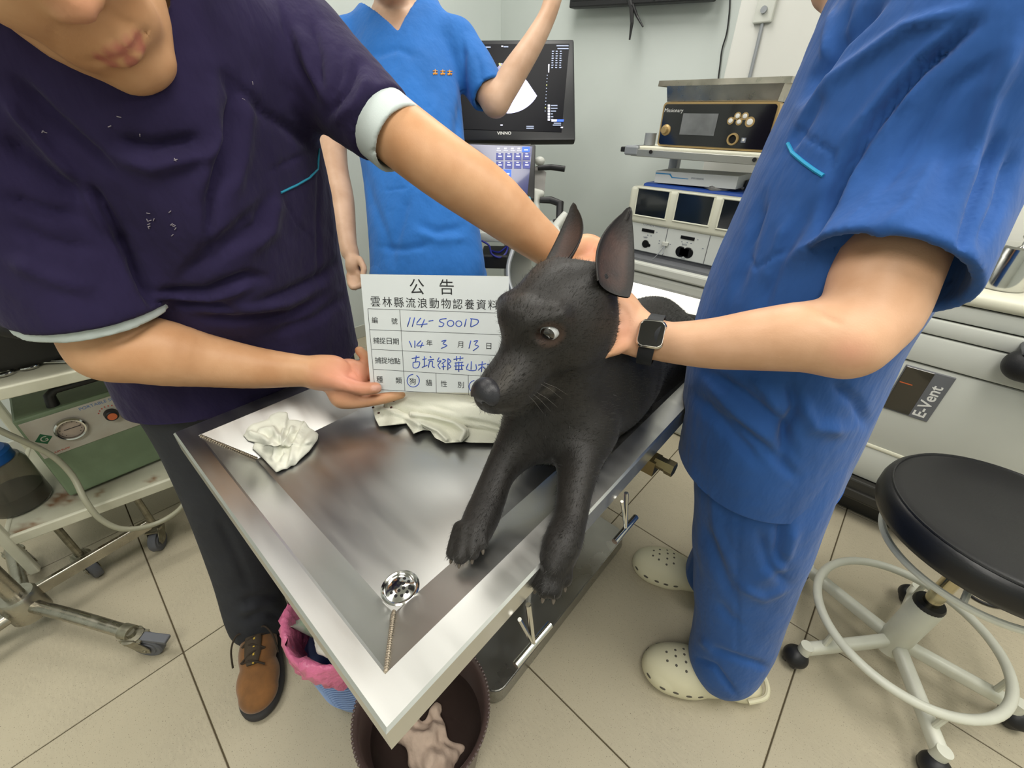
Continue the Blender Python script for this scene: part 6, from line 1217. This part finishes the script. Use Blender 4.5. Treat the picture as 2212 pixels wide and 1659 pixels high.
poly([(1070, 150), (1085, 138), (1096, 146), (1112, 138), (1120, 150), (1112, 162), (1075, 175), (1066, 165)], m_fan2, 'scan_near_field', 0.003)
poly([(1077, 139), (1080, 137), (1084, 143), (1080, 144)], m_uiy, 'marker', 0.003); poly([(1184, 140), (1187, 140), (1186, 158), (1184, 158)], m_uiw, 'scale_bar', 0.003)
for k in range(12): poly([(1181 - k * 0.4, 163 + k * 7), (1183 - k * 0.4, 163 + k * 7), (1183 - k * 0.4, 165 + k * 7), (1181 - k * 0.4, 165 + k * 7)], m_uiy if k in (3, 10) else m_ui, 'scale_tick', 0.003)
for r_ in range(8):
    for c_ in range(3): x, y = 1192 + c_ * 8.5 - r_ * 0.2, 111 + r_ * 5; poly([(x, y), (x + (4 if (r_ + c_) % 3 else 5.5), y), (x + 4, y + 2.4), (x, y + 2.4)], m_ui, 'parameter_text', 0.003)
for x, y, w_, m in ((1202, 99, 26, m_ui), (1204, 105, 24, m_ui), (1022, 102, 38, m_ui), (1083, 100, 4, m_uiw), (1088, 101, 10, m_ui), (1137, 273, 16, m_ui), (1137, 277, 16, m_ui), (1196, 266, 16, m_ui), (1194, 270, 18, m_ui), (1081, 270, 5, m_uiw), (1211, 275, 5, m_uiw)): poly([(x, y), (x + w_, y), (x + w_, y + 2.6), (x, y + 2.6)], m, 'screen_text', 0.003)
for k in range(6): y = 227 + k * 6; poly([(1183, y), (1188, y), (1188, y + 4.5), (1183, y + 4.5)], m_uiw, 'icon', 0.003); poly([(1190, y + 1), (1190 + (14, 14, 11, 4, 5, 5)[k], y + 1), (1190 + (14, 14, 11, 4, 5, 5)[k], y + 3.4), (1190, y + 3.4)], m_ui, 'screen_text', 0.003)
poly([(1191, 259), (1218, 259), (1217, 264), (1191, 264)], m_uib, 'colour_bar', 0.003); poly([(1191, 259), (1203, 259), (1202, 264), (1191, 264)], m_uiw, 'colour_bar', 0.0034)
V, Fc = text_mesh('VINNO', 0.019, mpt(1074, 291, 0.0004), mu, mv, 0.0005, bold=0.0004); obj('lettering', V, Fc, m_uiw if False else m_lett, scr)
MB().tube([mpt(1135, 296, -0.04), mpt(1138, 310, -0.08), at(1138, 330, 1.93)], [0.03, 0.032, 0.035], 16).build('monitor_neck', m_white, us, True)
# touch panel
DT = 1.74; t10, t11, t00 = at(1157, 312, DT), at(1145, 428, DT - 0.05), at(1000, 307, DT)
m10, mu = t10, unit(t10 - t00); mv = unit((t10 - t11) - mu * ((t10 - t11) @ mu)); mn = np.cross(mu, mv); TWi, THi = np.linalg.norm(t10 - t00), np.linalg.norm(t10 - t11); Rm_ = np.stack([mu, mv, mn], 1)
tp_ = MB().box(t10 - mu * TWi / 2 - mv * THi / 2 - mn * 0.015, (TWi, THi, 0.03), Rm_, 0.005, 2).build('touch_panel_case', m_blk, us, True)
MB().prism([mpt(*p, 0.0004) for p in ((1003, 312), (1150, 317), (1139, 421), (1003, 415))][::-1], mn * 0.001).build('touch_screen', m_uib2, tp_)
for r_ in range(2):
    for c_ in range(4): x, y = 1072 + c_ * 19.3, 331 + r_ * 18.5; poly([(x, y), (x + 15.5, y + 0.5), (x + 15, y + 15.5), (x - 0.5, y + 15)], m_uid, 'touch_key', 0.0018, tp_); poly([(x + 4, y + 6.5), (x + 12, y + 6.7), (x + 12, y + 9.2), (x + 4, y + 9)], m_uiw, 'key_text', 0.0026, tp_); poly([(x + 5, y + 1.5), (x + 10, y + 1.7), (x + 10, y + 3.5), (x + 5, y + 3.4)], m_uiw, 'key_text', 0.0026, tp_)
for x, y, w_, h_ in ((1128, 318, 16.5, 11.5), (1087, 367, 17.5, 16)): poly([(x, y), (x + w_, y), (x + w_ - 0.5, y + h_), (x - 0.5, y + h_)], m_uib, 'active_key', 0.002, tp_); poly([(x + 4, y + h_ * 0.5), (x + w_ - 4, y + h_ * 0.5), (x + w_ - 4, y + h_ * 0.7), (x + 4, y + h_ * 0.7)], m_uiw, 'key_text', 0.0026, tp_)
for x in (1074, 1089, 1104, 1118): poly([(x, 320), (x + 6, 320), (x + 5, 324), (x, 324)], m_uiw, 'tab_icon', 0.002, tp_); poly([(x - 1, 326), (x + 8, 326), (x + 8, 327.6), (x - 1, 327.6)], m_uiw, 'tab_text', 0.002, tp_)
# arm, handle, probe holder, body, wheels
ac = at(1165, 385, 1.79); MB().prism([at(1152, 362, 1.80), at(1160, 358, 1.80), at(1180, 372, 1.80), at(1176, 415, 1.80), at(1166, 424, 1.80), at(1147, 410, 1.80)], FW * 0.06).build('arm_plate', mat('us_grey', (150, 148, 144), 0.45), us)
MB().ball(at(1166, 348, 1.79), (0.022, 0.022, 0.018), 16).build('arm_joint', m_white, us, True); MB().tube([at(1162, 363, 1.77), at(1190, 361, 1.76), at(1220, 365, 1.75)], [0.010, 0.0115, 0.0115], 14).build('handle', m_blk, us, True)
V, Q = field_mesh(u([seg(at(1145, 416, 1.74), at(1168, 419, 1.74), 0.018, 0.016)], 0) + u(seg(at(1155, 420, 1.74), at(1158, 455, 1.74), 0.020, 0.017), 0.01), 0.004, 1); obj('column_head', V, Q, m_white, us, True)
MB().ball(at(1142, 438, 1.70), (0.012, 0.012, 0.024), 14).build('probe', mat('cyan_probe', (120, 190, 215), 0.4), us, True)
hp = [at(1166, 432, 1.72), at(1190, 432, 1.72), at(1210, 440, 1.70), at(1208, 475, 1.70), at(1196, 480, 1.70)]; MB().tube(hp, [0.012, 0.014, 0.016, 0.014, 0.010], 12).build('probe_holder', m_blk, us, True)
MB().tube([at(1195, 500, 1.66), at(1204, 485, 1.66), at(1222, 462, 1.66)], [0.014, 0.017, 0.014], 14, sub=3).build('probe', m_white, us, True)
for i, dx in enumerate((0, 8)): MB().tube([at(1196 + dx, 500, 1.67), at(1185, 530, 1.68), at(1165 + dx, 570, 1.70), at(1190, 610, 1.72), at(1225, 620, 1.74)], 0.007, 8, sub=6).build('probe_cable', m_silver if i else m_blk, us, True)
kbq = [at(1030, 470, 1.62), at(1180, 470, 1.62), at(1205, 500, 1.66), at(1040, 505, 1.62)]; kc = sum(kbq) / 4
MB().box(kc + A([0, 0, -0.02]), (0.34, 0.24, 0.035), np.stack([mu * A([1, 1, 0]) / np.linalg.norm(mu[:2]), np.cross((0, 0, 1.), mu * A([1, 1, 0]) / np.linalg.norm(mu[:2])), A([0, 0, 1.])], 1), 0.01).build('keyboard_deck', m_white, us, True)
b0 = A([*at(1120, 500, 1.78)[:2], 0]); Rk2 = np.stack([unit(mu * A([1, 1, 0])), np.cross((0, 0, 1.), unit(mu * A([1, 1, 0]))), A([0, 0, 1.])], 1)
MB().box(b0 + A([0, 0, 0.60]), (0.12, 0.12, 0.62), Rk2, 0.01).build('column', m_white, us, True); MB().box(b0 + A([0, 0, 0.30]), (0.30, 0.36, 0.34), Rk2, 0.03, 3).build('body', mat('us_dark', (36, 38, 44), 0.5), us, True); MB().box(b0 + A([0, 0, 0.11]), (0.40, 0.46, 0.06), Rk2, 0.02, 3).build('base', m_white, us, True)
for sx in (-0.16, 0.16):
    for sy in (-0.19, 0.19): caster(b0 + Rk2 @ A([sx, sy, 0]), 0.5, us, 0.034)
MB().box(at(1070, 555, 1.62), (0.10, 0.14, 0.05), Rk2, 0.006).build('printer_slot', m_blk, us)
m_bc = mat('blue_cable', (36, 40, 130), 0.4); cq = [(1040, 520), (1056, 530), (1062, 548), (1078, 556), (1092, 548), (1096, 532), (1078, 545), (1058, 540)]
MB().tube([at(x, y, 1.52 + 0.01 * i) for i, (x, y) in enumerate(cq)], 0.0035, 8, sub=6).build('coiled_cable', m_bc, us, True)
MB().tube([at(1108, 540, 1.50), at(1098, 575, 1.50), at(1100, 610, 1.50), at(1112, 640, 1.50)], 0.008, 10, sub=4).build('grey_tube', m_silver, us, True)
# ------------------------------------------------------------------ wall television, strap, cable, conduit
TVY = Y1 - 0.07; p, q = aty(1240, 18, TVY), aty(1560, 0, TVY); tv = thing('wall_television', 'black flat television high on the back wall cut by the frame', 'television', ((p[0] + q[0]) / 2, TVY, p[2]))
tz = (p[2] + q[2]) / 2 + 0.0; tx0_, tx1_ = p[0], q[0] - 0.02; Rt = A([[1, 0, -(q[2] - p[2]) / (q[0] - p[0])], [0, 1, 0], [(q[2] - p[2]) / (q[0] - p[0]), 0, 1]])
MB().box(((tx0_ + tx1_) / 2, TVY, tz + 0.24), (tx1_ - tx0_, 0.05, 0.48), Rt, 0.006).build('case', m_blk, tv); MB().box(((tx0_ + tx1_) / 2, TVY - 0.0255, tz + 0.245), (tx1_ - tx0_ - 0.03, 0.002, 0.44), Rt).build('screen', m_blk2, tv)
MB().box(((tx0_ + tx1_) / 2, TVY + 0.045, tz + 0.24), (0.2, 0.05, 0.2)).build('wall_bracket', m_blk, tv)
sp = thing('stand_foot', 'black splayed stand foot hanging below the wall television', 'bracket', aty(1365, 86, TVY - 0.03))
MB().tube([aty(1358, -4, TVY - 0.02), aty(1364, 16, TVY - 0.03), aty(1365, 50, TVY - 0.04), aty(1360, 86, TVY - 0.04)], [0.012, 0.010, 0.008, 0.004], 8).build('prong', m_blk, sp); MB().tube([aty(1366, 10, TVY - 0.03), aty(1376, 35, TVY - 0.02), aty(1389, 58, TVY - 0.02)], [0.009, 0.006, 0.0035], 8).build('prong', m_blk, sp)
MB().tube([aty(1414, -4, TVY - 0.02), aty(1416, 5, TVY - 0.02)], [0.010, 0.004], 8).build('prong', m_blk, sp)
tag(MB().tube([aty(x, y, Y1 - 0.008) for x, y in ((1577, -20), (1576, 20), (1570, 70), (1560, 105), (1556, 135), (1550, 185), (1548, 230))], 0.003, 6, sub=5).build('wall_cable', m_blk, None, True), 'thin black cable hanging down the back wall behind the steel tray', 'cable')
cd = thing('wall_conduit', 'thin grey wall conduit with white outlet box beside the wall cable', 'conduit', aty(1620, 165, Y1 - 0.165))
PYc = Y1 - 0.126; MB().tube([aty(1652, 30, PYc), aty(1618, 172, PYc), aty(1600, 240, PYc)], 0.007, 8).build('pipe', m_silver, cd, True); ob_ = aty(1655, 15, PYc); MB().box(ob_, (0.07, 0.025, 0.10), None, 0.005).build('outlet_box', m_white, cd); MB().cyl(ob_ + A([0, -0.012, -0.01]), ob_ + A([0, -0.022, -0.01]), 0.012, n=12).build('outlet_hook', m_silver, cd, True)
# ------------------------------------------------------------------ bin, bucket, tissue, towel
m_bin = mat('blue_bin', (140, 164, 208), 0.5, bump=0.05, bscale=60); m_pinkbag = mat('pink_bag', (226, 120, 160), 0.3, var=0.12, vscale=18, spec=0.5, bump=0.5, bscale=45)
bc_ = A([-0.614, 0.132, 0]); wb = thing('waste_bin', 'pale blue waste bin lined with a bright pink plastic bag', 'waste bin', bc_)
rg = np.random.default_rng(6)
V = []; n = 72; prof = [(0.088, 0.002), (0.092, 0.02), (0.112, 0.262), (0.114, 0.268), (0.108, 0.268), (0.086, 0.02), (0.0, 0.012)]
MB().lathe(bc_, [(0, 0.002)] + prof, 60).build('bin', m_bin, wb, True, angle=0.8)
for k in range(16): MB().tube([bc_ + A([(0.0985 + 0.0009 * k) * math.cos(a), (0.0985 + 0.0009 * k) * math.sin(a), 0.05 + k * 0.0125]) for a in np.linspace(0, 2 * math.pi, 49)[:-1]], 0.0016, 5, closed=True).build('rib', m_bin, wb, True)
rows = [(0.117, 0.205), (0.121, 0.225), (0.123, 0.25), (0.124, 0.275), (0.122, 0.292), (0.115, 0.297), (0.108, 0.285), (0.102, 0.255), (0.092, 0.20)]
V = []
for j, (r_, z) in enumerate(rows):
    for k in range(n):
        a = 2 * math.pi * k / n; w_ = 0.004 * math.sin(7 * a + j) + 0.003 * math.sin(17 * a + 2 * j) + 0.002 * math.sin(31 * a + j * 3)
        V.append(bc_ + A([(r_ + w_) * math.cos(a), (r_ + w_) * math.sin(a), z + (0.012 * math.sin(5 * a) + 0.008 * math.sin(13 * a + 1) if j == 0 else 0.004 * math.sin(9 * a + j))]))
obj('bin_bag', V, [(j * n + k, j * n + (k + 1) % n, (j + 1) * n + (k + 1) % n, (j + 1) * n + k) for j in range(len(rows) - 1) for k in range(n)], m_pinkbag, wb, True)
m_pap = mat('white_paper', (226, 224, 212), 0.7, bump=0.2, bscale=60); m_wrap = mat('printed_wrapper', (206, 208, 200), 0.4, var=0.05, col2=(150, 180, 150), vscale=40)
tag(MB().lathe(bc_ + A([-0.04, -0.035, 0.255]), [(0.036, -0.05), (0.046, 0.045), (0.047, 0.046), (0.045, 0.045), (0.0, -0.048)], 30, np.asarray(Matrix.Rotation(0.7, 3, (0.6, -1, 0)))).build('paper_cup', m_wrap, None, True), 'printed white paper cup thrown into the pink-lined bin', 'cup')
V, Q = field_mesh(u([ell(bc_ + A([0.03, -0.045, 0.262]), (0.055, 0.035, 0.012), np.asarray(Matrix.Rotation(-0.5, 3, (1, 0.3, 0)))), ell(bc_ + A([0.0, 0.03, 0.245]), (0.07, 0.05, 0.03))], 0.02), 0.004, 1); tag(obj('paper_wad', wobble(V, Q, 0.004, 70, 2), Q, m_pap, None, True), 'crumpled white paper lying in the pink-lined bin', 'paper')
m_bucket = mat('brown_plastic', (82, 66, 62), 0.35, var=0.08, vscale=8); m_water = mat('murky_water', (62, 50, 46), 0.06, spec=0.6, trans=0.35, ior=1.33); m_rag = mat('beige_rag', (190, 168, 150), 0.75, var=0.15, vscale=30, bump=0.3, bscale=120)
kc_ = A([-0.352, 0.147, 0]); bk = thing('bucket', 'dark brown plastic bucket of murky water under the table corner', 'bucket', kc_)
MB().lathe(kc_, [(0, 0.002), (0.092, 0.002), (0.097, 0.008), (0.122, 0.236), (0.127, 0.245), (0.129, 0.250), (0.126, 0.255), (0.121, 0.252), (0.117, 0.24), (0.094, 0.012), (0, 0.010)], 72).build('pail', m_bucket, bk, True, angle=1.0)
bd = MB()
for k in range(110):
    a = 2 * math.pi * k / 110; bd.ball(kc_ + A([0.1275 * math.cos(a), 0.1275 * math.sin(a), 0.254]), 0.0034, 6)
tag(bd.build('rim_beading', m_bucket, bk, True), kind='stuff')
MB().lathe(kc_, [(0, 0.165), (0.112, 0.165)], 48).build('water', m_water, bk, True)
V, Q = field_mesh(u(chain([kc_ + A(p) for p in ((-0.05, -0.02, 0.166), (0.0, -0.03, 0.172), (0.045, -0.02, 0.168), (0.07, 0.01, 0.163))], [0.020, 0.026, 0.028, 0.018], (0, 0, 1), 0.6, 4), 0) + u(chain([kc_ + A(p) for p in ((0.0, 0.02, 0.17), (0.03, -0.01, 0.175), (0.06, -0.04, 0.170))], [0.018, 0.024, 0.020], (0, 0, 1), 0.7, 4), 0.02) + u(ell(kc_ + A([0.055, -0.02, 0.166]), (0.045, 0.04, 0.022)), 0.02), 0.0035, 1)
V = wobble(V, Q, 0.010, 75, 12); tag(obj('wet_rag', V, Q, m_rag, None, True), 'wet beige rag floating in the brown bucket', 'rag')
# tissue
def tray_z(p):
    q = TR.T @ (A(p) - TO); a, b_ = -q[0], q[1]; k = max((SA - a) / (SA - RA), (a - (TWd - SA)) / (SA - RA), (SB - b_) / (SB - RB)); return TB + (TZ - TB) * min(1.0, max(0.0, k))
def on_tray(x, y, up):
    z = TB
    for _ in range(6): z = 0.5 * z + 0.5 * tray_z(atz(x, y, z + up))
    return atz(x, y, z + up)
m_tis = mat('tissue', (230, 230, 216), 0.8, bump=0.15, bscale=120, sss=0.0)
out_ = [(525, 938), (533, 922), (545, 915), (580, 905), (583, 897), (602, 889), (621, 890), (623, 906), (660, 907), (657, 912), (672, 925), (688, 937), (686, 950), (668, 975), (640, 1000), (612, 1013), (597, 1021), (570, 992), (545, 968), (550, 955), (535, 950)]
cx_, cy_ = 606, 955; nr = 16; ns = 90; V = []
oa = A(out_ + [out_[0]], float); La = np.r_[0, np.cumsum(np.hypot(*np.diff(oa, axis=0).T))]
def bpt(t_): L_ = t_ * La[-1]; return np.interp(L_, La, oa[:, 0]), np.interp(L_, La, oa[:, 1])
hN = lambda x, y: 0.55 + 0.26 * math.sin(x * 0.060 + 1.2) * math.cos(y * 0.05) + 0.20 * math.sin((x + y) * 0.07) + 0.07 * math.sin((x - 1.4 * y) * 0.14 + 1)
for lay_ in (0, 1):
    for j in range(nr + 1):
        s_ = j / nr
        for k in range(ns):
            bx_, by_ = bpt(k / ns); x, y = cx_ + (bx_ - cx_) * s_, cy_ + (by_ - cy_) * s_; h_ = (0.010 + 0.042 * hN(x, y) * (1 - s_ ** 3) * (1.25 if y < 960 else 0.55)) * (1 - s_ ** 6 * 0.85) + 0.002
            V.append(on_tray(x, y, 0.003 + h_ * 0.6 - 0.0022 * lay_ * (1 if s_ < 1 else 0.3)))
g = lambda l_, j, k: l_ * (nr + 1) * ns + j * ns + k % ns; Fc = []
for j in range(nr):
    for k in range(ns): Fc.append((g(0, j, k), g(0, j + 1, k), g(0, j + 1, k + 1), g(0, j, k + 1))); Fc.append((g(1, j, k), g(1, j, k + 1), g(1, j + 1, k + 1), g(1, j + 1, k)))
for k in range(ns): Fc.append((g(0, nr, k), g(1, nr, k), g(1, nr, k + 1), g(0, nr, k + 1)))
V = A(V)
for strip in ([(625, 1000), (632, 960), (650, 930), (662, 910)], [(612, 990), (618, 955), (630, 925)], [(590, 985), (606, 960), (612, 930)], [(560, 930), (590, 925), (600, 940)], [(575, 965), (590, 970), (605, 968)], [(540, 935), (570, 945)]):
    d_, t_ = pl_dist(*projv(V)[:2], strip); V[:, 2] += 0.005 * np.exp(-(d_ / 6) ** 2) - 0.004 * np.exp(-((d_ - 10) / 6) ** 2)
tag(obj('tissue', V, Fc, m_tis, None, True), 'crumpled white tissue lying in the left part of the steel tray', 'tissue')
# folded towel behind the dog's chest
m_tow = mat('white_towel', (224, 224, 208), 0.9, bump=0.6, bscale=420, var=0.03, vscale=10)
tz_ = lambda x, y, z=0.0: atz(x, y, TB + z)
to = u(chain([tz_(850, 872, .018), tz_(930, 882, .020), tz_(1020, 898, .022), tz_(1100, 918, .022)], [0.018, 0.022, 0.024, 0.022], (0, 0, 1), 0.9, 4), 0)
to += u(group([cutp(ell(tz_(1050, 865, .0), (0.21, 0.10, 0.030), rotz(0.75)), A([0, 0, TB + 0.002]), (0, 0, -1))]), 0.015)
to += u(ell(tz_(960, 845, .02), (0.10, 0.06, 0.028), rotz(0.75)), 0.02)
V, Q = field_mesh(to, 0.0034, 1); V[:, 2] = np.maximum(V[:, 2], TB + 0.001)
V = folds(V, Q, [([(870, 870), (940, 880), (1010, 900)], 6, -0.006), ([(1000, 905), (1060, 920), (1100, 935)], 6, -0.006), ([(900, 872), (960, 890), (1040, 905)], 6, 0.005)])
mbt = MB().add(wobble(V, Q, 0.003, 50, 3), Q.tolist())
def patch(outl, hf, th=0.005, ns=110, nr=18):
    oa = A(outl + [outl[0]], float); La = np.r_[0, np.cumsum(np.hypot(*np.diff(oa, axis=0).T))]; c = A(outl, float).mean(0); V = []
    for lay_ in (0, 1):
        for j in range(nr + 1):
            s_ = j / nr
            for k in range(ns):
                L_ = k / ns * La[-1]; b_ = A([np.interp(L_, La, oa[:, 0]), np.interp(L_, La, oa[:, 1])]); x, y = c + (b_ - c) * s_
                h_ = hf(x, y); V.append(on_tray(x, y, max(0.0015, h_ - th * lay_ * (1 - 0.7 * s_ ** 8)) + (0.0 if lay_ else -0.0025 * s_ ** 10)))
    g = lambda l_, j, k: l_ * (nr + 1) * ns + j * ns + k % ns; Fc = []
    for j in range(nr):
        for k in range(ns): Fc.append((g(0, j, k), g(0, j + 1, k), g(0, j + 1, k + 1), g(0, j, k + 1))); Fc.append((g(1, j, k), g(1, j, k + 1), g(1, j + 1, k + 1), g(1, j + 1, k)))
    for k in range(ns): Fc.append((g(0, nr, k), g(1, nr, k), g(1, nr, k + 1), g(0, nr, k + 1)))
    mbt.add(V, Fc)
gs = lambda x, y, px_, py_, w: math.exp(-((x - px_) ** 2 + (y - py_) ** 2) / w ** 2)
rdg = lambda x, y, pts, w: math.exp(-(pl_dist(A([x]), A([y]), pts)[0][0] / w) ** 2)
patch([(806, 866), (805, 884), (811, 905), (819, 921), (850, 918), (884, 914), (893, 937), (914, 929), (938, 931), (936, 905), (920, 878), (865, 858)], lambda x, y: 0.012 + 0.010 * rdg(x, y, [(825, 880), (870, 895), (905, 915)], 9) + 0.008 * rdg(x, y, [(850, 868), (900, 890), (930, 915)], 7) + 0.004 * math.sin(x * 0.12))
patch([(938, 878), (1000, 892), (1060, 903), (1110, 914), (1155, 930), (1185, 950), (1204, 968), (1150, 968), (1085, 957), (1012, 956), (975, 948), (940, 915)], lambda x, y: 0.010 + 0.012 * rdg(x, y, [(985, 905), (1050, 920), (1120, 938)], 8) + 0.007 * rdg(x, y, [(960, 895), (1030, 905), (1090, 920)], 8))
patch([(884, 888), (925, 889), (965, 897), (995, 911), (1012, 926), (1013, 942), (998, 955), (962, 957), (940, 946), (930, 931), (905, 917), (884, 906)], lambda x, y: 0.014 + 0.016 * rdg(x, y, [(890, 895), (935, 900), (980, 912), (1005, 930), (995, 950)], 8) + 0.010 * rdg(x, y, [(905, 912), (945, 930), (965, 948)], 6) - 0.006 * gs(x, y, 970, 932, 16))
tag(obj('towel', A(mbt.V), mbt.F, m_tow, None, True), 'folded white towel on the table between the board and the dog', 'towel')
m_crumb = mat('dark_crumb', (66, 40, 34), 0.8)
for i, (x, y) in enumerate(((850, 866), (845, 880), (818, 892), (869, 872), (806, 880))): tag(MB().ball(atz(x, y, TB + 0.034 if i < 2 else TB + 0.024), (0.0022, 0.0028, 0.0018), 8).build('crumb', m_crumb, None, True), 'tiny dark crumb on the left end of the white towel', 'crumb', 'crumbs on the towel')
